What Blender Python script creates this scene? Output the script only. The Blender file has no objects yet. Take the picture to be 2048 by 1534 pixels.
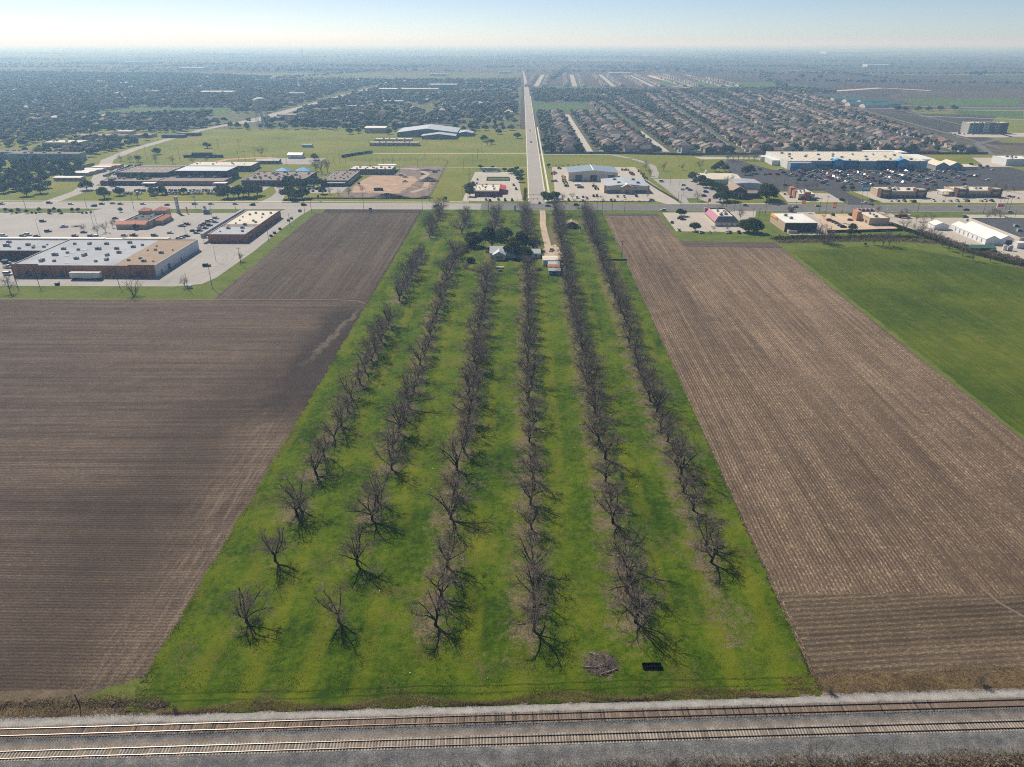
import bpy, math, random
import numpy as np
from mathutils import Vector, Matrix

SC = bpy.context.scene
COL = SC.collection
rnd = random.Random(7)
R = math.radians

# ------------------------------------------------------------------ camera, sky, sun, exposure
CAM_H = 120.0
FPX = 1420.0                                   # focal length in pixels of the 2048 px wide photograph
PITCH = math.atan((767 - 85) / FPX)
YAW = math.atan(21 * math.cos(PITCH) / FPX)
cd = bpy.data.cameras.new('camera')
cd.sensor_width = 36.0
cd.lens = 36.0 * FPX / 2048.0
cd.clip_start = 1.0
cd.clip_end = 120000.0
cam = bpy.data.objects.new('camera', cd)
COL.objects.link(cam)
cam.location = (0, 0, CAM_H)
cam.rotation_euler = (math.pi / 2 - PITCH, 0, YAW)
SC.camera = cam

SUN_EL = R(44)
SUN_AZ = math.atan2(-0.60, 0.80)               # compass bearing of the sun seen from the camera (+Y = 0, +X = 90)
w = bpy.data.worlds.new('World')
SC.world = w
w.use_nodes = True
wn = w.node_tree.nodes
sky = wn.new('ShaderNodeTexSky')
sky.sky_type = 'NISHITA'
sky.sun_disc = False
sky.sun_elevation = SUN_EL
sky.sun_rotation = SUN_AZ % (2 * math.pi)
sky.altitude = 200
sky.air_density = 0.5
sky.dust_density = 0.36
sky.ozone_density = 0.6
w.node_tree.links.new(sky.outputs[0], wn['Background'].inputs[0])
wn['Background'].inputs[1].default_value = 0.080
sl = bpy.data.lights.new('sun', 'SUN')
sl.energy = 4.6
sl.angle = R(0.5)
sl.color = (1.0, 0.93, 0.81)
so = bpy.data.objects.new('sun', sl)
COL.objects.link(so)
so.location = (-200, 300, 400)
so.rotation_euler = (math.pi / 2 - SUN_EL, 0, math.pi - SUN_AZ)
SC.view_settings.view_transform = 'Standard'
SC.view_settings.look = 'None'
SC.view_settings.exposure = 0.38
SC.view_settings.gamma = 1.0
SC.view_settings.use_curve_mapping = False
SC.cycles.use_denoising = False
SC.cycles.filter_width = 1.1
SC.cycles.max_bounces = 5
SC.cycles.diffuse_bounces = 2
SC.cycles.glossy_bounces = 2
SC.cycles.volume_bounces = 2
SC.cycles.transparent_max_bounces = 6
SC.cycles.use_adaptive_sampling = False


def G(px, py, z=0.0):
    """survey point: the place on the level ground (or at height z) that the photograph shows at this pixel"""
    u = (px - 1024) / FPX
    v = -(py - 767) / FPX
    dx, dy, dz = u, math.cos(PITCH) + v * math.sin(PITCH), -math.sin(PITCH) + v * math.cos(PITCH)
    c, s = math.cos(YAW), math.sin(YAW)
    dx, dy = c * dx - s * dy, s * dx + c * dy
    t = (z - CAM_H) / dz
    return t * dx, t * dy


# ------------------------------------------------------------------ materials
class NT:
    def __init__(s, name):
        s.m = bpy.data.materials.new(name)
        s.m.use_nodes = True
        s.t = s.m.node_tree
        s.b = s.t.nodes['Principled BSDF']
        s.out = s.t.nodes['Material Output']

    def n(s, typ, ins=None, **props):
        d = s.t.nodes.new('ShaderNode' + typ)
        for k, v in props.items():
            setattr(d, k, v)
        for k, v in (ins or {}).items():
            s.set(d.inputs[k], v)
        return d

    def set(s, sock, v):
        if isinstance(v, bpy.types.NodeSocket):
            s.t.links.new(v, sock)
        elif isinstance(v, (tuple, list)):
            v = tuple(v)
            if sock.type == 'RGBA' and len(v) == 3:
                v = v + (1,)
            sock.default_value = v
        else:
            sock.default_value = v

    def pos(s):
        if not hasattr(s, '_p'):
            s._p = s.n('NewGeometry').outputs['Position']
        return s._p

    def scaled(s, sc, rot=0.0):
        return s.n('Mapping', {'Vector': s.pos(), 'Scale': sc if isinstance(sc, tuple) else (sc,) * 3, 'Rotation': (0, 0, rot)}).outputs[0]

    def noise(s, scale, detail=4, rough=.6, vec=None, dist=0.0):
        return s.n('TexNoise', {'Vector': vec or s.pos(), 'Scale': scale, 'Detail': detail, 'Roughness': rough, 'Distortion': dist}).outputs[0]

    def math(s, op, a, b=0.0, c=0.0, clamp=False):
        d = s.n('Math', {0: a, 1: b, 2: c}, operation=op)
        d.use_clamp = clamp
        return d.outputs[0]

    def ramp(s, fac, stops):
        d = s.n('ValToRGB', {'Fac': fac})
        e = d.color_ramp.elements
        while len(e) < len(stops):
            e.new(0.5)
        for el, (p, c) in zip(e, stops):
            el.position = p
            el.color = tuple(c) + (1,) if len(c) == 3 else c
        return d.outputs[0]

    def step(s, fac, lo, hi):
        return s.n('MapRange', {0: fac, 1: lo, 2: hi, 3: 0.0, 4: 1.0}, interpolation_type='SMOOTHSTEP').outputs[0]

    def mix(s, fac, a, b, mode='MIX'):
        d = s.n('Mix', data_type='RGBA', blend_type=mode)
        s.set(d.inputs[0], fac)
        s.set(d.inputs[6], a)
        s.set(d.inputs[7], b)
        return d.outputs[2]

    def done(s, col, rough=.9, bump=None, bstr=.4, bdist=.1, spec=.2, metal=0.0):
        s.set(s.b.inputs['Base Color'], col)
        s.b.inputs['Roughness'].default_value = rough
        s.b.inputs['Specular IOR Level'].default_value = spec
        s.b.inputs['Metallic'].default_value = metal
        if bump is not None:
            bn = s.n('Bump', {'Height': bump, 'Strength': bstr, 'Distance': bdist})
            s.t.links.new(bn.outputs[0], s.b.inputs['Normal'])
        return s.m

    def leafy(s, col, k=.4):
        """thin leaves and blades: part of the light passes through"""
        s.t.nodes.remove(s.b)
        d = s.n('BsdfDiffuse', {'Color': col})
        t = s.n('BsdfTranslucent', {'Color': col})
        m = s.n('MixShader', {0: k, 1: d.outputs[0], 2: t.outputs[0]})
        s.t.links.new(m.outputs[0], s.out.inputs['Surface'])
        return s.m


def vmul(c, k):
    return tuple(min(1, x * k) for x in c)


_mats = {}


def M(name, col=None, var=.18, scale=.35, rough=.85, spec=.2, metal=0.0, streak=False):
    """plain procedural surface: base colour, two scales of mottling"""
    if name in _mats:
        return _mats[name]
    t = NT(name)
    a = t.noise(scale, 5)
    b = t.noise(scale * 9, 3)
    f = t.math('ADD', t.math('MULTIPLY', a, .65), t.math('MULTIPLY', b, .35))
    if streak:
        c = t.noise(1.0, 3, vec=t.scaled((1.3, 1.3, .12)))
        f = t.math('ADD', t.math('MULTIPLY', f, .5), t.math('MULTIPLY', c, .5))
    colr = t.ramp(f, [(.3, vmul(col, 1 - var * 1.6)), (.52, col), (.72, vmul(col, 1 + var))])
    _mats[name] = t.done(colr, rough, spec=spec, metal=metal)
    return _mats[name]


# ------------------------------------------------------------------ mesh helpers
class MB:
    def __init__(s):
        s.v, s.f, s.m = [], [], []

    def add(s, vs, fs, mi=0):
        n = len(s.v)
        s.v += [tuple(p) for p in vs]
        s.f += [tuple(i + n for i in f) for f in fs]
        s.m += [mi] * len(fs)
        return s

    def box(s, x0, x1, y0, y1, z0, z1, mi=0, top=True, bot=True):
        fs = [(0, 1, 5, 4), (1, 2, 6, 5), (2, 3, 7, 6), (3, 0, 4, 7)]
        if top:
            fs.append((4, 5, 6, 7))
        if bot:
            fs.append((3, 2, 1, 0))
        return s.add([(x0, y0, z0), (x1, y0, z0), (x1, y1, z0), (x0, y1, z0), (x0, y0, z1), (x1, y0, z1), (x1, y1, z1), (x0, y1, z1)], fs, mi)

    def prism(s, poly, z0, z1, mi=0):
        n = len(poly)
        vs = [(x, y, z0) for x, y in poly] + [(x, y, z1) for x, y in poly]
        fs = [(i, (i + 1) % n, (i + 1) % n + n, i + n) for i in range(n)] + [tuple(range(n, 2 * n)), tuple(range(n - 1, -1, -1))]
        return s.add(vs, fs, mi)

    def gable(s, x0, x1, y0, y1, z0, z1, axis='x', over=.5, th=.18, mi=0):
        """pitched roof as two thick slopes; ridge along axis"""
        if axis == 'x':
            ym = (y0 + y1) / 2
            k = (z1 - z0) / (ym - y0)
            e = z0 - over * k
            pr = [(y0 - over, e), (ym, z1), (y1 + over, e), (y1 + over, e + th), (ym, z1 + th), (y0 - over, e + th)]
            vs = [(x0 - over, y, z) for y, z in pr] + [(x1 + over, y, z) for y, z in pr]
        else:
            xm = (x0 + x1) / 2
            k = (z1 - z0) / (xm - x0)
            e = z0 - over * k
            pr = [(x1 + over, e), (xm, z1), (x0 - over, e), (x0 - over, e + th), (xm, z1 + th), (x1 + over, e + th)]
            vs = [(x, y0 - over, z) for x, z in pr] + [(x, y1 + over, z) for x, z in pr]
        fs = [(5, 11, 10, 4), (4, 10, 9, 3), (0, 6, 11, 5), (3, 9, 8, 2), (1, 7, 6, 0), (2, 8, 7, 1), (0, 5, 4, 1), (1, 4, 3, 2), (6, 7, 10, 11), (7, 8, 9, 10)]
        return s.add(vs, fs, mi)

    def gable_wall(s, x0, x1, y0, y1, h, zr, axis='x', mi=0):
        """walls of a house with gable ends"""
        if axis == 'x':
            ym = (y0 + y1) / 2
            vs = [(x0, y0, 0), (x1, y0, 0), (x1, y1, 0), (x0, y1, 0), (x0, y0, h), (x1, y0, h), (x1, y1, h), (x0, y1, h), (x0, ym, zr), (x1, ym, zr)]
            fs = [(0, 1, 5, 4), (1, 2, 6, 9, 5), (2, 3, 7, 6), (3, 0, 4, 8, 7)]
        else:
            xm = (x0 + x1) / 2
            vs = [(x0, y0, 0), (x1, y0, 0), (x1, y1, 0), (x0, y1, 0), (x0, y0, h), (x1, y0, h), (x1, y1, h), (x0, y1, h), (xm, y0, zr), (xm, y1, zr)]
            fs = [(0, 1, 5, 8, 4), (1, 2, 6, 5), (2, 3, 7, 9, 6), (3, 0, 4, 7)]
        return s.add(vs, fs, mi)

    def hip(s, x0, x1, y0, y1, z0, z1, over=.5, mi=0):
        x0, x1, y0, y1 = x0 - over, x1 + over, y0 - over, y1 + over
        d = min(x1 - x0, y1 - y0) / 2
        if x1 - x0 >= y1 - y0:
            a, b = (x0 + d, (y0 + y1) / 2, z1), (x1 - d, (y0 + y1) / 2, z1)
            fs = [(0, 1, 5, 4), (1, 2, 5), (2, 3, 4, 5), (3, 0, 4), (3, 2, 1, 0)]
        else:
            a, b = ((x0 + x1) / 2, y0 + d, z1), ((x0 + x1) / 2, y1 - d, z1)
            fs = [(0, 1, 4), (1, 2, 5, 4), (2, 3, 5), (3, 0, 4, 5), (3, 2, 1, 0)]
        if abs((x1 - x0) - (y1 - y0)) < .01:
            b = (a[0] + .05, a[1], a[2])
        return s.add([(x0, y0, z0), (x1, y0, z0), (x1, y1, z0), (x0, y1, z0), a, b], fs, mi)

    def path(s, pts, rad, n=3, mi=0, cap=True):
        pts = [Vector(p) for p in pts]
        k0 = len(s.v)
        for i, p in enumerate(pts):
            d = (pts[min(i + 1, len(pts) - 1)] - pts[max(i - 1, 0)]).normalized()
            a = d.cross(Vector((0.31, 0.77, 0.12) if abs(d.z) > .8 else (0, 0, 1))).normalized()
            b = d.cross(a)
            r = rad[i]
            for j in range(n):
                t = 2 * math.pi * j / n
                q = p + a * (r * math.cos(t)) + b * (r * math.sin(t))
                s.v.append((q.x, q.y, q.z))
        for i in range(len(pts) - 1):
            for j in range(n):
                a0, a1 = k0 + i * n + j, k0 + i * n + (j + 1) % n
                s.f.append((a0, a1, a1 + n, a0 + n))
                s.m.append(mi)
        if cap and n > 3:
            e = k0 + (len(pts) - 1) * n
            s.f.append(tuple(range(e, e + n)))
            s.m.append(mi)
        return s

    def cyl(s, x, y, z0, z1, r0, r1=None, n=8, mi=0):
        return s.path([(x, y, z0), (x, y, z1)], [r0, r0 if r1 is None else r1], n, mi)

    def mesh(s, name, mats):
        me = bpy.data.meshes.new(name)
        me.from_pydata(s.v, [], s.f)
        for m in (mats if isinstance(mats, (list, tuple)) else [mats]):
            me.materials.append(m)
        if any(s.m):
            me.polygons.foreach_set('material_index', s.m)
        me.update()
        return me

    def build(s, name, mats, parent=None, loc=None):
        return ob(name, s.mesh(name, mats), parent, loc)


def ob(name, data, parent=None, loc=None, rz=0.0):
    o = bpy.data.objects.new(name, data)
    COL.objects.link(o)
    if parent is not None:
        o.parent = parent
    if loc is not None:
        o.location = loc
    if rz:
        o.rotation_euler = (0, 0, rz)
    return o


def mesh_np(name, V, F, mat, attr=None):
    """fast mesh from arrays; F is (n,k); attr = float per vertex"""
    me = bpy.data.meshes.new(name)
    V = np.asarray(V, np.float32)
    F = np.asarray(F, np.int32)
    k = F.shape[1]
    me.vertices.add(len(V))
    me.vertices.foreach_set('co', V.ravel())
    me.loops.add(F.size)
    me.loops.foreach_set('vertex_index', F.ravel())
    me.polygons.add(len(F))
    me.polygons.foreach_set('loop_start', np.arange(0, F.size, k, dtype=np.int32))
    me.polygons.foreach_set('loop_total', np.full(len(F), k, np.int32))
    if attr is not None:
        a = me.attributes.new('var', 'FLOAT', 'POINT')
        a.data.foreach_set('value', np.asarray(attr, np.float32))
    me.materials.append(mat)
    me.update(calc_edges=True)
    me.validate()
    return me


labels_used = {}


def tag(o, label, cat, group=None, kind=None):
    if label:
        labels_used.setdefault(label, []).append(o.name)
        o['label'] = label
    if cat:
        o['category'] = cat
    if group:
        o['group'] = group
    if kind:
        o['kind'] = kind
    return o


def thing(name, label, cat, loc=(0, 0, 0), rz=0.0, group=None):
    o = ob(name, None, None, loc, rz)
    o.empty_display_size = 1.0
    return tag(o, label, cat, group)


def struct(name, mesh, parent=None, z=0.0):
    o = ob(name, mesh, parent)
    if parent is None:
        o['kind'] = 'structure'
    return o


def clone(root, loc, rz=0.0, label=None, group=None, sc=None):
    r = root.copy()
    COL.objects.link(r)
    r.location = loc
    r.rotation_euler = (0, 0, rz)
    if sc:
        r.scale = sc if isinstance(sc, tuple) else (sc, sc, sc)
    if label:
        r['label'] = label
        labels_used.setdefault(label, []).append(r.name)
    if group:
        r['group'] = group
    for ch in root.children:
        c = ch.copy()
        COL.objects.link(c)
        c.parent = r
        for g in ch.children:
            d = g.copy()
            COL.objects.link(d)
            d.parent = c
    return r


ORD = ['first', 'second', 'third', 'fourth', 'fifth', 'sixth', 'seventh', 'eighth', 'ninth', 'tenth', 'eleventh', 'twelfth', 'thirteenth', 'fourteenth',
       'fifteenth', 'sixteenth', 'seventeenth', 'eighteenth', 'nineteenth', 'twentieth']


def nth(i):
    """1-based ordinal word"""
    if i <= 20:
        return ORD[i - 1]
    tens = ['', '', 'twenty', 'thirty', 'forty', 'fifty', 'sixty', 'seventy', 'eighty', 'ninety'][(i // 10) % 10]
    if i % 10 == 0:
        return tens[:-1] + 'ieth'
    return tens + '-' + ORD[i % 10 - 1]


def sheet(name, poly, z, mat, sub=None):
    """a level ground sheet; poly counter-clockwise in metres"""
    a = sum(poly[i][0] * poly[(i + 1) % len(poly)][1] - poly[(i + 1) % len(poly)][0] * poly[i][1] for i in range(len(poly)))
    if a < 0:
        poly = poly[::-1]
    mb = MB()
    mb.add([(x, y, z) for x, y in poly], [tuple(range(len(poly)))])
    return struct(name, mb.mesh(name, mat), sub)


def rect(x0, x1, y0, y1):
    return [(x0, y0), (x1, y0), (x1, y1), (x0, y1)]


def ragged(poly, step, amp, seed=1):
    """break a polygon's edges into an uneven line"""
    rr = random.Random(seed)
    out = []
    for i in range(len(poly)):
        a, b = Vector(poly[i]), Vector(poly[(i + 1) % len(poly)])
        L = (b - a).length
        n = max(1, int(L / step))
        nrm = Vector((-(b - a).y, (b - a).x)) / max(L, 1e-6)
        for k in range(n):
            p = a.lerp(b, k / n)
            if k:
                p = p + nrm * rr.uniform(-amp, amp)
            out.append((p.x, p.y))
    return out


def band(pts, w):
    """polygon of a strip w wide along a polyline"""
    L, Rr = [], []
    P = [Vector(p) for p in pts]
    for i, p in enumerate(P):
        d = (P[min(i + 1, len(P) - 1)] - P[max(i - 1, 0)]).normalized()
        n = Vector((-d.y, d.x)) * (w / 2)
        L.append(tuple(p + n))
        Rr.append(tuple(p - n))
    return Rr + L[::-1]


def band_sheet(name, pts, w, z, mat, parent=None):
    P = band(pts, w)
    n = len(pts)
    mb = MB()
    mb.add([(x, y, z) for x, y in P], [(i, i + 1, 2 * n - 2 - i, 2 * n - 1 - i) for i in range(n - 1)])
    return struct(name, mb.mesh(name, mat), parent)
# ------------------------------------------------------------------ ground materials
def grass_mat(name, cols, s1=.035, s2=.6, bump=.5):
    t = NT(name)
    a = t.noise(s1, 6, .62)
    b = t.noise(s2, 5, .7)
    c = t.noise(s2 * 7, 3, .7)
    f = t.math('ADD', t.math('ADD', t.math('MULTIPLY', a, .55), t.math('MULTIPLY', b, .3)), t.math('MULTIPLY', c, .15))
    n = len(cols)
    col = t.ramp(f, [(.32 + .36 * i / (n - 1), c_) for i, c_ in enumerate(cols)])
    return t.done(col, .95, t.math('ADD', b, c), bump, .25, spec=.08)


def farmland_mat():
    t = NT('farmland')
    v = t.n('TexVoronoi', {'Vector': t.scaled((1 / 720., 1 / 1500., 0), .12), 'Scale': 1.0, 'Randomness': .85}, distance='CHEBYCHEV')
    cr = t.n('SeparateColor', {0: v.outputs['Color']}).outputs[0]
    col = t.ramp(cr, [(.0, (.062, .045, .039)), (.28, (.08, .058, .05)), (.4, (.12, .095, .066)), (.52, (.065, .075, .033)), (.6, (.055, .043, .039)), (.8, (.09, .068, .052)), (.93, (.06, .08, .03)), (1, (.07, .052, .045))])
    col.node.color_ramp.interpolation = 'CONSTANT'
    n = t.noise(.004, 6, .7)
    m = t.mix(t.math('MULTIPLY', n, .45), col, (.075, .07, .045))
    n2 = t.noise(.05, 4, .7)
    m = t.mix(.5, m, t.ramp(n2, [(.3, (.25, .25, .25)), (.7, (.75, .75, .75))]), 'OVERLAY')
    return t.done(m, .95, spec=.05)


def soil_mat(name, base, fleck, rot, period, stripe, fleck_amt, edge=False):
    """tilled clay: every drill row has its own tone, clods, and pale stubble flecks lying along the rows"""
    t = NT(name)
    big = t.noise(.009, 4, .55)
    mid = t.noise(.16, 5, .7)
    wob = t.math('MULTIPLY', t.noise(.04, 3), 1.2)
    v = t.scaled((1, 1, 1), rot)
    sp = t.n('SeparateXYZ', {0: v})
    xw = t.math('ADD', sp.outputs[0], wob)
    line = t.math('SINE', t.math('MULTIPLY', xw, 2 * math.pi / period))
    vv = t.n('CombineXYZ', {0: t.math('MULTIPLY', xw, .62 / period), 1: t.math('MULTIPLY', sp.outputs[1], .012)}).outputs[0]
    rows = t.noise(1.0, 3, .6, vec=vv)
    vb = t.n('CombineXYZ', {0: t.math('MULTIPLY', xw, .09 / period), 1: t.math('MULTIPLY', sp.outputs[1], .004)}).outputs[0]
    bands = t.noise(1.0, 4, .65, vec=vb)
    clod = t.noise(2.8, 4, .8)
    vf = t.n('CombineXYZ', {0: t.math('MULTIPLY', xw, 2.4), 1: t.math('MULTIPLY', sp.outputs[1], .75)}).outputs[0]
    fl = t.noise(1.0, 4, .82, vec=vf)
    f = t.math('ADD', t.math('MULTIPLY', big, .14), t.math('MULTIPLY', mid, .14))
    f = t.math('ADD', f, t.math('MULTIPLY', rows, .22))
    f = t.math('ADD', f, t.math('MULTIPLY', bands, .16))
    f = t.math('ADD', f, t.math('MULTIPLY', clod, .34))
    f = t.math('ADD', f, t.math('MULTIPLY', line, stripe))
    col = t.ramp(f, [(.40, vmul(base, .52)), (.5, base), (.61, vmul(base, 1.5))])
    k = t.math('ADD', fl, t.math('MULTIPLY', t.math('SUBTRACT', f, .5), .9))
    col = t.mix(t.math('MULTIPLY', t.step(k, .52, .66), fleck_amt), col, fleck)
    if edge:                                   # trampled, straw-strewn soil towards the orchard edge
        sx = t.n('SeparateXYZ', {0: t.pos()})
        yy = sx.outputs[1]
        e = t.math('ADD', sx.outputs[0], t.math('MULTIPLY', t.math('SUBTRACT', t.noise(.03, 4, .6), .5), 34.0))
        e = t.math('SUBTRACT', e, t.math('MULTIPLY', t.math('MAXIMUM', t.math('SUBTRACT', yy, 215.0), 0.0), .3))
        ve = t.n('CombineXYZ', {0: t.math('MULTIPLY', sx.outputs[0], .75), 1: t.math('MULTIPLY', yy, .05)}).outputs[0]
        es = t.noise(1.0, 5, .75, vec=ve)
        e2 = t.math('MULTIPLY', t.step(e, -106, -78), t.step(t.math('ADD', t.math('MULTIPLY', es, .6), t.math('MULTIPLY', clod, .4)), .46, .62))
        col = t.mix(t.math('MULTIPLY', e2, .8), col, (.235, .178, .125))
        dk = t.math('MULTIPLY', t.math('MULTIPLY', t.step(e, -140, -112), t.math('SUBTRACT', 1.0, t.step(e, -106, -84))), .5)
        col = t.mix(dk, col, vmul(base, .5))
        # bare wet clay and a pale washed-out gully in the north-east corner
        nz = t.math('MULTIPLY', t.math('SUBTRACT', t.noise(.09, 5, .7), .5), 26.0)
        wet = t.step(t.math('ADD', sx.outputs[0], nz), -99, -90)
        win = t.math('MULTIPLY', t.step(t.math('ADD', yy, nz), 205, 235), t.math('SUBTRACT', 1.0, t.step(yy, 325, 346)))
        wet = t.math('MULTIPLY', wet, win)
        col = t.mix(t.math('MULTIPLY', wet, .9), col, t.mix(mid, (.030, .023, .021), (.062, .048, .042)))
        xc = t.math('ADD', t.math('MULTIPLY', t.math('SUBTRACT', yy, 277.0), .135), -88.0)
        gn = t.math('MULTIPLY', t.math('SUBTRACT', t.noise(.16, 5, .75), .5), 13.0)
        gd = t.math('ABSOLUTE', t.math('ADD', t.math('SUBTRACT', sx.outputs[0], xc), gn))
        gul = t.math('MULTIPLY', t.math('SUBTRACT', 1.0, t.step(gd, .1, 2.4)), t.math('MULTIPLY', t.step(yy, 258, 290), t.math('SUBTRACT', 1.0, t.step(yy, 320, 344))))
        col = t.mix(t.math('MULTIPLY', t.math('MULTIPLY', gul, t.step(clod, .35, .6)), .7), col, (.235, .195, .155))
    return t.done(col, .95, t.math('ADD', t.math('MULTIPLY', line, .3), clod), .7, .2, spec=.08)


def paved_mat(name, base, var=.16, joint=0.0):
    t = NT(name)
    a = t.noise(.03, 6, .65)
    b = t.noise(.5, 5, .7)
    st = t.noise(1.0, 4, .6, vec=t.scaled((.5, .03, 0)))
    f = t.math('ADD', t.math('ADD', t.math('MULTIPLY', a, .45), t.math('MULTIPLY', b, .25)), t.math('MULTIPLY', st, .3))
    col = t.ramp(f, [(.3, vmul(base, 1 - 1.7 * var)), (.5, base), (.7, vmul(base, 1 + var))])
    if joint:
        sp = t.n('SeparateXYZ', {0: t.pos()})
        for o in (sp.outputs[0], sp.outputs[1]):
            fr = t.math('FRACT', t.math('DIVIDE', o, joint))
            col = t.mix(t.math('MULTIPLY', t.math('LESS_THAN', fr, .035), .4), col, vmul(base, .5))
    return t.done(col, .85, b, .2, .02, spec=.2)


def wheat_mat():
    """drilled cereal: thin drill lines, tramlines, thin and lush patches"""
    t = NT('young_wheat')
    a = t.noise(.016, 6, .65)
    b = t.noise(.25, 6, .72)
    c = t.noise(2.6, 4, .78)
    st = t.noise(1.0, 5, .7, vec=t.scaled((.9, .02, 0), .02))
    f = t.math('ADD', t.math('ADD', t.math('MULTIPLY', a, .42), t.math('MULTIPLY', b, .2)), t.math('ADD', t.math('MULTIPLY', c, .16), t.math('MULTIPLY', st, .22)))
    col = t.ramp(f, [(.38, (.03, .05, .007)), (.46, (.05, .078, .008)), (.54, (.085, .11, .010)), (.62, (.15, .145, .026))])
    x = t.n('SeparateXYZ', {0: t.pos()}).outputs[0]
    wob = t.math('MULTIPLY', t.noise(.02, 3), 3.0)
    fr = t.math('FRACT', t.math('DIVIDE', t.math('ADD', x, wob), 18.0))
    tr = t.math('MAXIMUM', t.math('LESS_THAN', t.math('ABSOLUTE', t.math('SUBTRACT', fr, .45)), .012), t.math('LESS_THAN', t.math('ABSOLUTE', t.math('SUBTRACT', fr, .55)), .012))
    col = t.mix(t.math('MULTIPLY', tr, t.step(b, .4, .6)), col, (.13, .12, .05))
    soil = t.math('MULTIPLY', t.step(t.math('ADD', t.math('MULTIPLY', c, .6), t.math('MULTIPLY', b, .4)), .58, .7), .5)
    col = t.mix(soil, col, (.14, .11, .06))
    return t.done(col, .95, t.math('ADD', b, c), .6, .2, spec=.05)


# ------------------------------------------------------------------ ground
sheet('ground', rect(-42000, 42000, -600, 43000), 0.0, farmland_mat())
GR_MEADOW = grass_mat('meadow_grass', [(.07, .09, .013), (.13, .155, .017), (.18, .178, .03), (.24, .19, .085)], .014)
GR_VERGE = grass_mat('verge_grass', [(.055, .075, .014), (.09, .125, .02), (.125, .15, .03), (.17, .15, .065)], .08, .9)
GR_TOWN = grass_mat('town_ground', [(.05, .06, .025), (.09, .10, .04), (.13, .125, .06), (.22, .19, .13)], .012, .15)
GR_EST = grass_mat('estate_ground', [(.045, .052, .026), (.07, .074, .038), (.10, .095, .055), (.16, .14, .10)], .03, .3)
GR_WHEAT = wheat_mat()
GR_FAR = grass_mat('far_green', [(.05, .085, .02), (.07, .11, .026), (.09, .12, .035)], .01, .1)
CONC = paved_mat('lot_concrete', (.315, .295, .275), .17, 6.0)
CONC2 = paved_mat('pale_concrete', (.41, .37, .32), .13, 5.0)
CONCR = paved_mat('road_concrete', (.30, .28, .26), .12)
ASPH = paved_mat('asphalt', (.135, .13, .135), .18)
ASPH2 = paved_mat('dark_asphalt', (.058, .056, .06), .2)
WALK = paved_mat('walk_concrete', (.56, .52, .43), .1)
GRAV = paved_mat('caliche', (.50, .39, .28), .2)

sheet('town_ground', [(-3400, 1150), (-3, 1150), (-3, 3400), (-3400, 3400)], .010, GR_TOWN)
sheet('meadow', [(-1500, 380), (-440, 595), (8, 595), (8, 1152), (-3400, 1152)], .015, GR_MEADOW)
sheet('meadow', [(20, 590), (1500, 590), (1500, 886), (20, 886)], .015, GR_MEADOW)
sheet('estate_ground', [(22, 886), (560, 886), (600, 1000), (730, 1800), (520, 2080), (24, 2080)], .018, GR_EST)
sheet('tilled_field', [G(1740, 226), G(2000, 229), G(1960, 262), G(1880, 268), G(1840, 255)], .02, soil_mat('far_tilled', (.06, .055, .04), (.1, .1, .06), 0, 8, .05, .3))
for P in ([(1000, 900), (1000, 600), (2400, 600), (2400, 1500), (760, 1500), (640, 1000)],):
    sheet('meadow', P, .012, GR_MEADOW)
sheet('far_pasture', [G(1545, 178), G(1650, 176), G(1560, 165), G(1300, 162), G(1330, 172)], .03, GR_FAR)
sheet('far_pasture', [G(1060, 227), G(1180, 222), G(1165, 208), G(1062, 209)], .03, GR_FAR)
sheet('far_pasture', [G(1830, 212), G(2040, 212), G(2040, 196), G(1800, 197)], .03, GR_FAR)
sheet('far_pasture', [G(1900, 226), G(2047, 238), G(2047, 218), G(1940, 216)], .034, GR_FAR)
sheet('far_pasture', [G(1075, 183), G(1200, 181), G(1190, 172), G(1080, 172)], .03, GR_FAR)
sheet('park_lawn', [G(130, 236), G(460, 228), G(470, 216), G(280, 214), G(150, 228)], .03, GR_FAR)

# west block: verge round the shopping lot, tilled fields
sheet('verge', [(-600, 346), (-156, 346), (-156, 569.3), (-1500, 569.3), (-1500, 346)], .02, GR_VERGE)
SOIL_A = soil_mat('soil_west', (.098, .072, .056), (.27, .205, .145), math.pi / 2, .95, .012, .55, edge=True)
SOIL_B = soil_mat('soil_north_west', (.086, .065, .052), (.24, .195, .12), 0, .95, .014, .5)
sheet('tilled_field', ragged([(-600, 60), (-103, 97.5), (-78.5, 103.5), (-77.0, 130), (-78.2, 347.5), (-600, 344)], 3.0, .35, 3), .03, SOIL_A)
sheet('tilled_field', ragged([(-159.5, 348.6), (-79.3, 349.4), (-80.2, 556), (-161, 555)], 3.0, .4, 4), .03, SOIL_B)
STRAW = soil_mat('field_edge_straw', (.20, .158, .118), (.3, .25, .18), 0, .9, .05, .6)
DARKS = soil_mat('wet_clay', (.055, .043, .041), (.1, .08, .07), .4, 1.4, .03, .15)
wet = [G(*p) for p in ((612, 786), (608, 752), (618, 720), (628, 706), (645, 690), (668, 668), (700, 640), (722, 618), (728, 622), (705, 655), (690, 690), (668, 716), (645, 750), (632, 775))]
band_sheet('field_track', [(-600, 348.2), (-160, 348.0), (-95, 348.6), (-84, 347.0), (-79.5, 343)], .8, .05, M('pale_track', (.165, .13, .10), .25, .8))

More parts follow.
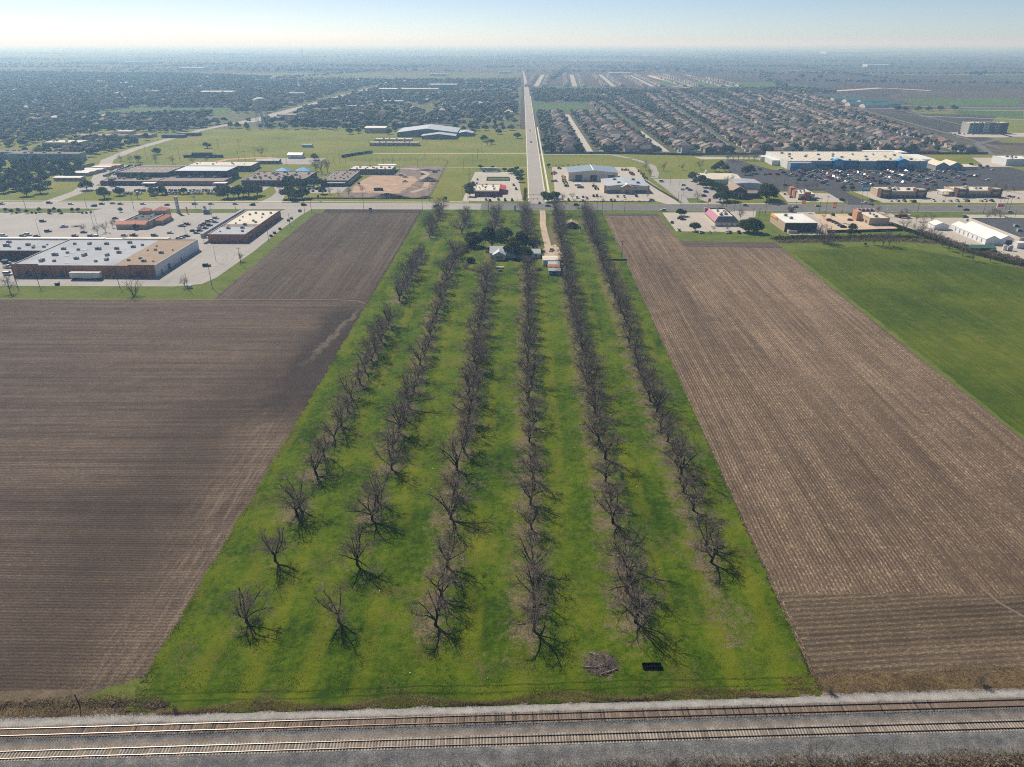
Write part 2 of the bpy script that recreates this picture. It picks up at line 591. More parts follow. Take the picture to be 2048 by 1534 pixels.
# east block
sheet('verge', [(62, 134), (180, 134), (180, 570), (62, 570)], .018, GR_VERGE)
DRYV = grass_mat('dry_verge', [(.05, .045, .02), (.11, .082, .045), (.18, .132, .07), (.26, .2, .115)], .15, 1.4)
sheet('dry_verge', [(60, 90), (260, 99), (260, 124), (62, 115)], .026, DRYV)
sheet('dry_verge', [(-260, 78), (-70, 90), (-70, 104), (-260, 97)], .036, grass_mat('scrub_verge', [(.05, .042, .03), (.10, .08, .055), (.17, .13, .085), (.25, .2, .13)], .2, 1.6))
sheet('dry_verge', [(-60, 60), (260, 60), (260, 100.2), (-60, 85.0)], .012, DRYV)
sheet('verge', [(105, 440), (420, 400), (420, 565), (105, 569)], .022, GR_VERGE)
sheet('young_wheat_field', ragged([(169.5, 60), (900, 60), (900, 402), (300, 409), (285, 418), (268, 437), (255, 452), (247, 462), (228, 462), (200, 453), (172, 449)], 4, .5, 7), .03, GR_WHEAT)


def ridge_field(name, x0, x1, y0, y1, period, amp, mat, z, cut=None):
    """tilled field with real furrows running north"""
    n = int((x1 - x0) / period)
    ys = np.linspace(y0, y1, 60)
    xs, zs = [], []
    rr = np.random.RandomState(5)
    for i in range(n):
        b = x0 + i * period
        a = amp * rr.uniform(.6, 1.25)
        xs += [b, b + period * .3, b + period * .55, b + period * .82]
        zs += [0, a, a * .9, .0]
    xs.append(x1)
    zs.append(0)
    xs, zs = np.array(xs), np.array(zs)
    X, Y = np.meshgrid(xs, ys)
    Z = np.tile(zs, (len(ys), 1)) * rr.uniform(.7, 1.3, (len(ys), len(xs)))
    Y = Y.copy()
    Y[0] += np.repeat(rr.uniform(-2.0, 1.5, len(xs) // 4 + 1), 4)[:len(xs)]
    Z[0] = -.05
    Z[-1] = -.05
    X = X + .12 * np.sin(Y / 17.0) + .05 * np.sin(Y / 5.3)
    V = np.stack([X.ravel(), Y.ravel(), Z.ravel() + z], 1)
    nx = len(xs)
    idx = np.arange(len(ys) * nx).reshape(len(ys), nx)
    F = np.stack([idx[:-1, :-1], idx[:-1, 1:], idx[1:, 1:], idx[1:, :-1]], -1).reshape(-1, 4)
    return struct(name, mesh_np(name, V, F, mat))


SOIL_C = soil_mat('soil_east', (.128, .091, .064), (.43, .32, .205), 0, 1.02, .028, .85)
SOIL_D = soil_mat('soil_headland', (.092, .068, .048), (.29, .22, .13), math.pi / 2 - .09, 1.5, .03, .65)
sheet('field_margin', [(62.6, 130), (169.5, 130), (169.5, 147), (62.6, 147)], .027, SOIL_C)
sheet('field_margin', [(64, 540), (106.5, 540), (106.5, 556), (64, 556)], .027, SOIL_C)
sheet('field_margin', [(104.5, 455), (169.5, 455), (169.5, 470), (104.5, 470)], .027, SOIL_C)
sheet('field_margin', ragged([(61.6, 108), (66, 108), (66, 556), (63.4, 556), (63.0, 330)], 2.0, .25, 14), .031, SOIL_C)
ridge_field('furrowed_field', 64.6, 105.8, 133, 555, 1.02, .15, SOIL_C, .03)
ridge_field('furrowed_field', 105.8, 168.6, 133, 470, 1.02, .15, SOIL_C, .03)
sheet('headland', ragged([(62.6, 108.6), (110, 111), (255, 119), (255, 134), (169, 133.6), (62.8, 133.8)], 1.5, .7, 9), .034, SOIL_D)
sheet('headland', ragged([(106, 458), (169, 455), (168.7, 469), (106, 471)], 3, .5, 9), .20, soil_mat('soil_turn_row', (.094, .072, .062), (.2, .15, .11), math.pi / 2, 1.3, .02, .35))
sheet('headland', ragged([(64.6, 549), (105.8, 548), (105.6, 556), (64.6, 556)], 3, .5, 9), .20, M('turn_row', (.075, .06, .05), .25, .3))
band_sheet('field_track', [(112, 140), (114, 131), (120, 122), (132, 114)], .7, .05, M('pale_track'))

# ------------------------------------------------------------------ orchard floor
ROWX = [-62.5, -41.0, -18.8, 3.6, 26.4, 48.8]
pecans = []                                    # (row, x, y, scale)
near = {0: [122.5, 143.8, 163.0, 166.5], 1: [122.8, 142.5, 161, 170], 2: [122, 131, 142], 3: [120.5, 131, 141], 4: [123.5, 133, 143], 5: [144.5, 151]}
for r, x in enumerate(ROWX):
    y = 0
    for y in near[r]:
        pecans.append((r, x + rnd.uniform(-.4, .4), y, 1.0 if r > 1 or y > 150 else .92))
    y += 7
    while y < 546:
        y += rnd.uniform(8.2, 13.2)
        if r in (2,) and 398 < y < 492:
            continue
        if r == 3 and (405 < y < 470):
            continue
        if r in (0, 1) and y > 440 and rnd.random() < .35:
            continue
        if r == 0 and 316 < y < 338:
            continue
        pecans.append((r, x + rnd.uniform(-.9, .9), y, rnd.choice((rnd.uniform(.74, .9), rnd.uniform(.9, 1.1), rnd.uniform(.95, 1.16)))))
PX = np.array([(p[1], p[2]) for p in pecans])


def orchard_mat():
    t = NT('orchard_grass')
    a = t.noise(.045, 6, .65)
    b = t.noise(.55, 6, .72)
    c = t.noise(3.2, 4, .75)
    f = t.math('ADD', t.math('ADD', t.math('MULTIPLY', a, .5), t.math('MULTIPLY', b, .33)), t.math('MULTIPLY', c, .17))
    green = t.ramp(f, [(.37, (.016, .038, .003)), (.45, (.040, .078, .004)), (.53, (.086, .130, .006)), (.62, (.160, .150, .018))])
    sx = t.n('SeparateXYZ', {0: t.pos()})
    # mown strips between the rows are yellower
    st = t.math('SINE', t.math('MULTIPLY', t.math('ADD', sx.outputs[0], t.math('MULTIPLY', a, 5.0)), 2 * math.pi / 11.2))
    green = t.mix(t.math('MULTIPLY', t.math('MULTIPLY', t.step(st, -.1, .9), t.step(t.noise(.03, 4, .6), .38, .62)), .55), green, (.155, .165, .009))
    # worn, straw-coloured patches of last year's grass
    dead = t.math('MULTIPLY', t.step(t.math('ADD', t.math('MULTIPLY', t.noise(.085, 5, .7), .6), t.math('MULTIPLY', b, .4)), .51, .62), .62)
    green = t.mix(dead, green, t.ramp(c, [(.35, (.05, .048, .014)), (.65, (.17, .135, .06))]))
    # two faint wheel tracks beside the railway
    off = t.math('ADD', t.math('SUBTRACT', sx.outputs[1], t.math('MULTIPLY', sx.outputs[0], .0475)), t.math('MULTIPLY', t.noise(.07, 2), 1.6))
    for c0 in (104.6, 106.4):
        rut = t.math('SUBTRACT', 1.0, t.step(t.math('ABSOLUTE', t.math('SUBTRACT', off, c0)), .08, .32))
        green = t.mix(t.math('MULTIPLY', rut, t.math('MULTIPLY', t.step(b, .35, .6), .75)), green, (.022, .03, .006))
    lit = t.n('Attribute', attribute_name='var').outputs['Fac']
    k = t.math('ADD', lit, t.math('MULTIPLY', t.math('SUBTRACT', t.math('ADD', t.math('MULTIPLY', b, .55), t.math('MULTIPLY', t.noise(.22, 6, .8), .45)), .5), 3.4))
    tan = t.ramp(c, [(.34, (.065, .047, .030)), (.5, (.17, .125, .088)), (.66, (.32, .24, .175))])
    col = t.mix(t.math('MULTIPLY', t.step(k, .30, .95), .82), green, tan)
    return t.done(col, .95, t.math('ADD', b, c), .8, .3, spec=.05)


def orchard_floor():
    xs = np.arange(-78.5, 64.01, .75)
    ys = np.concatenate([np.arange(98.0, 230, .8), np.arange(230, 570, 1.6)])
    ys[-1] = 569.2
    X, Y = np.meshgrid(xs, ys)
    rr = np.random.RandomState(3)
    X = X.copy()
    X[:, 0] += rr.uniform(-.5, .7, len(ys))
    X[:, -1] += rr.uniform(-.9, .5, len(ys))
    X = np.where(X > 50, 50 + (X - 50) * (11.6 + np.clip(Y - 108, 0, 300) * .007) / 14.0, X)
    line = 100.6 + .0475 * X
    Y = np.where(Y < line, np.minimum(line, Y + 60), Y)
    Z = .05 + rr.uniform(0, .1, X.shape) + .10 * np.sin(X * .6 + 1.7 * np.sin(Y * .13)) * np.sin(Y * .43)
    Z = np.maximum(Z, .045)
    P = np.stack([X.ravel(), Y.ravel()], 1)
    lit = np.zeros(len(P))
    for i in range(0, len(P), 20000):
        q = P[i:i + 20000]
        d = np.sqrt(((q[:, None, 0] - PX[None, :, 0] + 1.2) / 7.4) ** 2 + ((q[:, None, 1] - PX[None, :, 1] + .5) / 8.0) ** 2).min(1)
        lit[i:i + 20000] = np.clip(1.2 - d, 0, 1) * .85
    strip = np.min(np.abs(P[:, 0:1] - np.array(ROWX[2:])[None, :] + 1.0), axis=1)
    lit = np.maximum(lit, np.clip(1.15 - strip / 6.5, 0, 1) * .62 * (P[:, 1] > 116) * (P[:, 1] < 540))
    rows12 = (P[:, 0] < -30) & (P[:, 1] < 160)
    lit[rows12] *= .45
    # bare yard by the farm house and round the sheds, tyre-turned patch near the south-east corner
    lit = np.maximum(lit, np.clip(1.0 - np.hypot((P[:, 0] - 2) / 26, (P[:, 1] - 412) / 26), 0, 1) * .55)
    lit = np.maximum(lit, np.clip(1.15 - np.hypot((P[:, 0] - 21) / 11, (P[:, 1] - 480) / 62), 0, 1) * .9)
    lit = np.maximum(lit, np.clip(1.1 - np.hypot((P[:, 0] - 50) / 9, (P[:, 1] - 127) / 11), 0, 1) * .5)
    lit = np.maximum(lit, np.clip(1.1 - np.hypot((P[:, 0] - 10) / 40, (P[:, 1] - 113.5) / 4), 0, 1) * .42)
    lit = np.maximum(lit, np.clip(1.5 - np.hypot((P[:, 0] - 17.5) / 4.4, (P[:, 1] - 111.3) / 3.8), 0, 1) * .8)
    ny, nx = X.shape
    idx = np.arange(ny * nx).reshape(ny, nx)
    F = np.stack([idx[:-1, :-1], idx[:-1, 1:], idx[1:, 1:], idx[1:, :-1]], -1).reshape(-1, 4)
    o = struct('orchard_ground', mesh_np('orchard_ground', np.stack([X.ravel(), Y.ravel(), Z.ravel()], 1), F, orchard_mat(), lit))
    return o


orchard_floor()
sheet('verge', ragged([(-97, 97.6), (-79, 100.4), (-74, 101.5), (-76.5, 107), (-82, 104.6), (-88, 101.6), (-97, 98.6)], 1.2, .8, 11), .06, GR_VERGE)
DRIVE = paved_mat('drive_gravel', (.40, .315, .23), .28)
band_sheet('farm_drive', [(16.5, 566), (16.4, 545), (15.6, 520), (16.2, 490), (17.2, 462), (17.5, 440), (17.0, 425)], 4.4, .24, DRIVE)
sheet('yard_gravel', ragged([(14, 418), (24, 416), (26, 440), (22, 462), (14, 450)], 2, .8, 2), .235, DRIVE)

# ------------------------------------------------------------------ roads, pavements, lots
south = [(-1500, 568.5), (-420, 568.5), (0, 569.2), (400, 563.0), (1500, 560)]
north = [(1500, 590), (410, 591), (0, 593.5), (-435, 594), (-1500, 594)]
sheet('east_west_road', [(-1500, 568.5), (-420, 568.5), (-33, 569.2), (-33, 593.4), (-435, 594), (-1500, 594)], .07, CONCR)
sheet('east_west_road', [(-33, 569.2), (0, 569.2), (400, 563), (1500, 560), (1500, 590), (410, 591), (0, 593.5), (-33, 593.4)], .07, ASPH)
LINE_Y = M('road_yellow', (.42, .29, .06), .2, .8)
LINE_W = M('road_white', (.62, .62, .6), .2, .8)
for yy, m in ((579.2, LINE_Y), (583.0, LINE_Y), (569.9, LINE_W), (592.3, LINE_W)):
    band_sheet('lane_line', [(-1000, yy), (0, yy), (400, yy - 4.2 if yy < 590 else yy - 2.2), (1000, yy - 6 if yy < 590 else yy - 3)], .22, .09, m)
mb = MB()
for i in range(-60, 90):
    for yy in (575.2, 587.0):
        x = i * 12.0
        y = yy - max(0, x) * .009
        mb.box(x, x + 3, y, y + .16, .085, .092)
o = mb.build('lane_dash', LINE_W)
o['kind'] = 'structure'
sheet('north_road', [(6.6, 593.3), (19.6, 593.3), (19.4, 1500), (19.0, 2250), (13, 3000), (6, 3600), (1, 3600), (5, 3000), (5.2, 2250), (5.6, 1500)], .08, CONCR)
band_sheet('lane_line', [(12.9, 600), (12.6, 1500), (12, 2200)], .3, .1, LINE_Y)
mb = MB()
mb.box(5.6, 6.6, 600, 1900, 0, .2)
mb.box(19.7, 20.9, 600, 1900, 0, .2)
o = mb.build('kerb', WALK)
o['kind'] = 'structure'
for x0, x1, y0, y1 in ((23.2, 25.0, 602, 1180), (-900, -60, 596.4, 598.6), (124, 168, 593.8, 595.4), (182, 232, 594.2, 595.8), (-60, -44, 597, 600)):
    mb = MB()
    mb.box(x0, x1, y0, y1, 0, .17)
    o = mb.build('pavement', WALK)
    o['kind'] = 'structure'
for pts, wd in (([(19.6, 880.5), (105, 880.5)], 2.4), ([(105, 880.5), (124, 850)], 7.0), ([(141, 795), (132, 830), (126, 846)], 6), ([(130, 716), (136, 745), (141, 795)], 7),
                ([(-200, 868), (-180, 886), (6.5, 889)], 3.5), ([(-175, 770), (-70, 778), (6.5, 783)], 1.4)):
    band_sheet('pavement', pts, wd, .075, WALK if wd < 4 else CONCR)
# diagonal road in the north-west
DR = [(-402, 592), (-386, 620), (-382, 686), (-420, 735), (-464, 792), (-480, 889), (-486, 1134), (-462, 1289), (-455, 1550), (-449, 1934), (-440, 2300)]
DR = [(-393, 590), (-395, 640), (-410, 700), (-440, 765), (-470, 830), (-484, 920), (-488, 1134), (-466, 1289), (-457, 1550), (-449, 1934), (-440, 2400)]
band_sheet('diagonal_road', DR, 13, .08, CONCR)
sheet('school_drive', [(-219, 594), (-199, 594), (-205, 620), (-207, 645), (-214, 664), (-228, 664), (-218, 640), (-216, 618)], .078, CONCR)
# shopping lot
sheet('car_park', [(-1200, 369.5), (-190, 369.5), (-176, 374), (-172.5, 386), (-170.5, 440), (-171, 500), (-170, 545), (-167.5, 568.6), (-188, 568.6), (-192, 556), (-262, 553.5), (-285, 553.5), (-290, 568.6), (-335, 568.6), (-345, 553), (-1200, 553)], .06, CONC)
mb = MB()
for y0 in (470, 487, 504, 521):
    for k in range(46):
        x = -430 + k * 2.8
        mb.box(x, x + .14, y0, y0 + 5.2, .062, .068)
for k in range(24):
    mb.box(-221, -216, 470 + k * 2.8, 470 + k * 2.8 + .14, .062, .068)
o = mb.build('parking_line', LINE_W)
o['kind'] = 'structure'
TYRE = M('tyre_mark', (.24, .215, .195), .15, .6)
for rad in (17, 19.2, 24):
    band_sheet('tyre_mark', [(-194 + rad * math.cos(a) * .75, 412 + rad * 1.5 * math.sin(a)) for a in [i * .13 - 1.1 for i in range(20)]], .3, .066, TYRE)
# other paved lots
for n_, P, z, m in (('car_park', [(-50, 603), (1, 603), (-1, 650), (-4, 752), (-48, 752)], .06, CONC2),
                    ('car_park', [(26, 603.5), (118, 603.5), (128, 640), (121, 700), (121, 785), (32, 785), (30, 660)], .06, CONC2),
                    ('car_park', [(120, 592), (131, 592), (128, 640), (122, 700), (119, 700), (116, 640), (114, 603)], .064, CONC2),
                    ('car_park', [(134, 597), (168, 597), (174, 640), (172, 712), (128, 712), (131, 660)], .06, CONC),
                    ('car_park', [(-400, 668), (-232, 668), (-232, 642), (-400, 642)], .06, CONC),
                    ('car_park', [(-204, 667), (-160, 667), (-160, 636), (-204, 636)], .06, CONC),
                    ('car_park', [(-440, 790), (-345, 790), (-345, 700), (-395, 690)], .06, CONC),
                    ('car_park', [(-295, 800), (-225, 800), (-225, 845), (-290, 845)], .06, CONC),
                    ('car_park', [(222, 602), (270, 602), (272, 640), (228, 645)], .06, CONC2),
                    ('car_park', [(300, 601), (470, 601), (470, 655), (296, 650)], .06, CONC2),
                    ('store_car_park', [(215, 652), (296, 652), (520, 662), (520, 790), (480, 800), (460, 770), (262, 770), (240, 850), (215, 800)], .055, ASPH2),
                    ('store_drive', [(268, 591), (288, 591), (289, 656), (272, 656)], .066, ASPH2),
                    ('service_lane', [(200, 862), (275, 858), (275, 848), (205, 842)], .066, CONC2),
                    ('car_park', [(110, 560), (160, 562), (168, 566), (185, 566), (178, 545), (158, 530), (158, 497), (109, 499)], .06, CONC2),
                    ('car_park', [(216, 564), (230, 564), (213, 490), (186, 490), (186, 497), (206, 498)], .06, CONC2),
                    ('car_park', [(226, 556), (252, 558), (270, 548), (272, 505), (214, 500)], .062, GRAV),
                    ('car_park', [(268, 565), (282, 565), (300, 545), (340, 545), (340, 556), (420, 556), (420, 500), (330, 480), (330, 420), (420, 415), (420, 405), (310, 418), (292, 450), (268, 520)], .058, CONC2),
                    ('car_park', [(480, 790), (620, 800), (620, 860), (520, 860), (505, 815)], .06, CONC2),
                    ('car_park', [(625, 1060), (760, 1050), (760, 1110), (630, 1118)], .06, CONC2)):
    sheet(n_, P, z, m)
band_sheet('estate_road', [(620, 860), (560, 890), (600, 990), (690, 1060), (900, 1060)], 9, .08, ASPH)
for pts in ([(255, 602), (262, 652)], ):
    pass
# lawn islands
for P in ([(139, 598), (156, 598), (150, 618), (141, 618)], [(-34, 700), (-12, 700), (-12, 716), (-34, 716)]):
    sheet('planted_island', P, .075, GR_VERGE)
# construction site
sheet('building_site', ragged([(-158, 614), (-80, 614), (-81, 790), (-128, 790), (-128, 735), (-150, 735), (-158, 668)], 4, 1.2, 3), .05, M('site_soil', (.17, .125, .10), .35, .1))
sheet('building_pad', ragged([(-153, 640), (-108, 636), (-100, 700), (-106, 724), (-150, 728), (-155, 690)], 3, 1.4, 4), .075, M('pad_clay', (.37, .25, .165), .28, .12))
band_sheet('haul_track', [(-98, 640), (-88, 660), (-90, 690), (-98, 715), (-95, 740), (-108, 765), (-125, 775)], 5.5, .08, M('haul_dust', (.36, .28, .215), .15, .3))
band_sheet('baseball_infield', [(-345, 800), (-335, 835), (-300, 850), (-285, 845)], 9, .05, M('infield_clay', (.42, .25, .15), .12, .2))
# ------------------------------------------------------------------ railway
SL = .0475
RA = math.atan(SL)


def ballast():
    t = NT('ballast')
    a = t.noise(5.0, 4, .8)
    b = t.noise(.35, 4)
    sx = t.n('SeparateXYZ', {0: t.pos()})
    off = t.math('SUBTRACT', sx.outputs[1], t.math('MULTIPLY', sx.outputs[0], SL))
    f = t.math('ADD', t.math('MULTIPLY', a, .75), t.math('MULTIPLY', b, .25))
    dark = t.ramp(f, [(.34, (.035, .038, .043)), (.5, (.14, .14, .14)), (.66, (.40, .37, .33))])
    pale = t.ramp(f, [(.36, (.12, .115, .11)), (.5, (.26, .25, .24)), (.66, (.45, .42, .38))])
    rust = t.ramp(f, [(.36, (.075, .055, .042)), (.5, (.19, .145, .112)), (.66, (.34, .27, .21))])
    col = t.mix(t.step(t.math('ADD', off, t.math('MULTIPLY', b, 1.2)), 98.7, 99.6), dark, pale)
    r1 = t.math('LESS_THAN', t.math('ABSOLUTE', t.math('SUBTRACT', off, 97.1)), 1.15)
    r2 = t.math('LESS_THAN', t.math('ABSOLUTE', t.math('SUBTRACT', off, 92.2)), 1.15)
    col = t.mix(t.math('MAXIMUM', r1, r2), col, rust)
    mid = t.math('LESS_THAN', t.math('ABSOLUTE', t.math('SUBTRACT', t.math('ADD', off, t.math('MULTIPLY', b, .8)), 94.6)), .55)
    col = t.mix(t.math('MULTIPLY', mid, .6), col, rust)
    return t.done(col, .95, a, .9, .12, spec=.15)


def rail_bed():
    prof = [(84.0, .0), (86.2, .05), (88.4, .12), (90.2, .62), (91.0, .66), (93.4, .66), (94.2, .42), (95.2, .42), (95.9, .66), (98.3, .66), (99.0, .5), (100.2, .12), (101.6, .0)]
    xs = np.arange(-190, 191, 1.0)
    rr = np.random.RandomState(8)
    pr = []
    for (a, b), (c, d) in zip(prof[:-1], prof[1:]):
        for k in range(3):
            pr.append((a + (c - a) * k / 3, b + (d - b) * k / 3))
    pr.append(prof[-1])
    Y = np.array([p[0] for p in pr])[None, :] + SL * xs[:, None]
    Z = np.array([p[1] for p in pr])[None, :] + rr.uniform(-.035, .035, (len(xs), len(pr)))
    X = np.repeat(xs[:, None], len(pr), 1)
    idx = np.arange(X.size).reshape(X.shape)
    F = np.stack([idx[:-1, :-1], idx[1:, :-1], idx[1:, 1:], idx[:-1, 1:]], -1).reshape(-1, 4)
    struct('ballast_bed', mesh_np('ballast_bed', np.stack([X.ravel(), Y.ravel(), Z.ravel()], 1), F, ballast()))


rail_bed()
STEEL = NT('rail_steel').done((.075, .05, .038), .55, spec=.4, metal=.3)
SHINE = NT('rail_head').done((.20, .175, .155), .42, spec=.5, metal=1.0)
TIE_C = [M('tie_concrete', (.34, .31, .275), .28, .7), M('tie_concrete_dark', (.22, .195, .17), .3, .7)]
TIE_W = [M('tie_timber', (.155, .11, .085), .3, .8), M('tie_timber_pale', (.23, .18, .14), .25, .8), M('tie_timber_dark', (.055, .045, .04), .3, .8)]


def track(off, label, ties, spacing):
    r = thing('railway_track', label, 'railway track', (0, off, 0), RA)
    prof = [(-.075, 0), (.075, 0), (.075, .02), (.015, .04), (.012, .12), (.036, .13), (.036, .165), (-.036, .165), (-.036, .13), (-.012, .12), (-.015, .04), (-.075, .02)]
    for sgn in (-1, 1):
        mb = MB()
        n = len(prof)
        vs = []
        for x in (-185, 185):
            vs += [(x, sgn * .75 + a, .70 + b) for a, b in prof]
        fs = [(i, i + n, (i + 1) % n + n, (i + 1) % n) for i in range(n)]
        mb.add(vs, fs)
        k = [i for i, f in enumerate(fs) if f[0] in (6,)]
        for i in k:
            mb.m[i] = 1
        mb.build('rail', [STEEL, SHINE], r)
    tm = []
    for m in ties:
        mb = MB()
        mb.box(-.13, .13, -1.3, 1.3, -.14, .045)
        for s in (-.75, .75):
            mb.box(-.1, .1, s - .16, s + .16, .045, .06)
        tm.append(mb.mesh('tie', m))
    n = 0
    rest = MB()
    i = -int(180 / spacing)
    xs = sorted([k * spacing for k in range(i, -i)], key=abs)
    for x in xs:
        q = tm[rnd.choice([0, 0, 0, 0, 1, 1, 2 if len(tm) > 2 else 0])]
        if n < 300:
            o = ob('tie', q, r, (x + rnd.uniform(-.03, .03), rnd.uniform(-.04, .04), .66))
            o.rotation_euler = (0, 0, rnd.uniform(-.02, .02))
            n += 1
        else:
            rest.box(x - .13, x + .13, -1.3, 1.3, .52, .705)
    o = rest.build('tie_row', ties[0], r)
    o['kind'] = 'stuff'
    return r


track(97.1, 'rusty timber-tied railway track next to the orchard grass', TIE_W, .56)
track(92.2, 'railway track on pale concrete ties nearest the bottom edge', TIE_C, .60)


# ------------------------------------------------------------------ dry grass along the line
def blades(name, n, pick, hmin, hmax, cols, wid, seed, label, lean=.5):
    rr = np.random.RandomState(seed)
    x, y = pick(rr, n)
    # clumps
    x = x + rr.normal(0, .12, n)
    y = y + rr.normal(0, .12, n)
    h = rr.uniform(hmin, hmax, n)
    az = rr.uniform(0, 2 * np.pi, n)
    w_ = wid * rr.uniform(.6, 1.4, n)
    lx, ly = rr.normal(0, lean, n) * h, rr.normal(0, lean, n) * h
    V = np.zeros((n, 3, 3))
    V[:, 0] = np.stack([x - np.cos(az) * w_, y - np.sin(az) * w_, np.zeros(n)], 1)
    V[:, 1] = np.stack([x + np.cos(az) * w_, y + np.sin(az) * w_, np.zeros(n)], 1)
    V[:, 2] = np.stack([x + lx, y + ly, h], 1)
    t = NT(name)
    v = t.n('Attribute', attribute_name='var').outputs['Fac']
    m = t.leafy(t.ramp(v, [(i / (len(cols) - 1), c) for i, c in enumerate(cols)]), .45)
    big = np.sin(x * .31 + 1.3) * np.sin(y * .9 + x * .11) * .25 + .5
    at = np.repeat(np.clip(big + rr.normal(0, .22, n), 0, 1), 3)
    o = ob(name, mesh_np(name, V.reshape(-1, 3), np.arange(3 * n).reshape(n, 3), m, at))
    tag(o, label, None, kind='stuff')
    return o


DRY = [(.13, .095, .058), (.24, .172, .10), (.38, .275, .15), (.55, .41, .22)]
blades('dry_grass', 42000, lambda r, n: (lambda x, u: (x, 100.9 + SL * x + u * (1.6 + 1.2 * np.sin(x * .21) + np.where(x > 55, 4.0, 0) + np.where(x < -72, 3.0, 0))))(r.uniform(-125, 125, n), r.uniform(0, 1, n) ** 1.2), .25, .95, DRY, .035, 1,
       'tall dry grass between the orchard and the railway ballast')
blades('dry_grass', 26000, lambda r, n: (lambda x: (x, 87.9 + SL * x - r.uniform(0, 1, n) ** .8 * 6.0 + .5 * np.sin(x * .4)))(r.uniform(-30, 115, n)), .3, 1.1, [(.06, .055, .02), (.17, .125, .07), (.3, .22, .12), (.45, .34, .18)], .04, 2,
       'tall dry weeds below the railway at the bottom edge')
GRN = [(.02, .042, .004), (.05, .085, .007), (.095, .125, .012), (.22, .185, .07)]


def orch_pick(r, n):
    x = r.uniform(-78, 61.5, n)
    y = 103 + (r.uniform(0, 1, n) ** 1.6) * 170
    y = np.maximum(y, 102.5 + SL * x)
    return x, y


blades('grass_tuft', 120000, orch_pick, .1, .34, GRN, .055, 3, 'rough grass tufts over the orchard floor', .8)


def edge_pick(r, n):
    s = r.uniform(0, 1, n) < .5
    y = 105 + r.uniform(0, 1, n) ** 1.5 * 300
    x = np.where(s, -77.8 + r.normal(0, .55, n), 61.9 + .003 * (y - 105) + r.normal(0, .6, n))
    return x, y


blades('tall_grass', 11000, edge_pick, .12, .4, [(.02, .05, .006), (.05, .09, .01), (.09, .13, .015), (.16, .16, .04)], .06, 4, 'tall green grass along both orchard edges', .6)


# flecks of corn stubble on the fields near the camera
def stub_pick(r, n):
    s = r.uniform(0, 1, n) < .55
    y = 104 + r.uniform(0, 1, n) ** 1.7 * 240
    xl = -78.5 - np.abs(r.normal(0, 26, n))
    xr = 65 + np.floor(r.uniform(0, 100, n)) * 1.02 + .42 + r.normal(0, .1, n)
    yr = 134 + r.uniform(0, 1, n) ** 1.6 * 240
    return np.where(s, xl, xr), np.where(s, np.maximum(y, 103 + SL * xl), yr)


blades('corn_stubble', 90000, stub_pick, .04, .16, [(.11, .08, .05), (.17, .13, .09), (.25, .195, .135), (.36, .285, .2)], .08, 5, 'pale broken stubble scattered over the tilled fields', 1.6)
# ------------------------------------------------------------------ trees
BARK = M('bark_dark', (.030, .024, .020), .3, 1.5)
TWIG = M('twig_grey', (.20, .155, .128), .25, 1.0)
BARK2 = M('bark_grey', (.10, .085, .07), .3, 1.0)


def rvec(r, k=1.0):
    return Vector((r.gauss(0, k), r.gauss(0, k), r.gauss(0, k)))


def limb(mb, p, d, L, r0, r1, nseg, sides, up, wob, r):
    pts, rad = [p.copy()], [r0]
    for i in range(nseg):
        d = (d + rvec(r, wob) + Vector((0, 0, up))).normalized()
        p = p + d * (L / nseg)
        pts.append(p.copy())
        rad.append(r0 + (r1 - r0) * (i + 1) / nseg)
    mb.path(pts, rad, sides)
    return pts, d


def around(d, ang, az):
    a = d.cross(Vector((0, 0, 1)) if abs(d.z) < .95 else Vector((1, 0, 0))).normalized()
    b = d.cross(a)
    return (d * math.cos(ang) + (a * math.cos(az) + b * math.sin(az)) * math.sin(ang)).normalized()


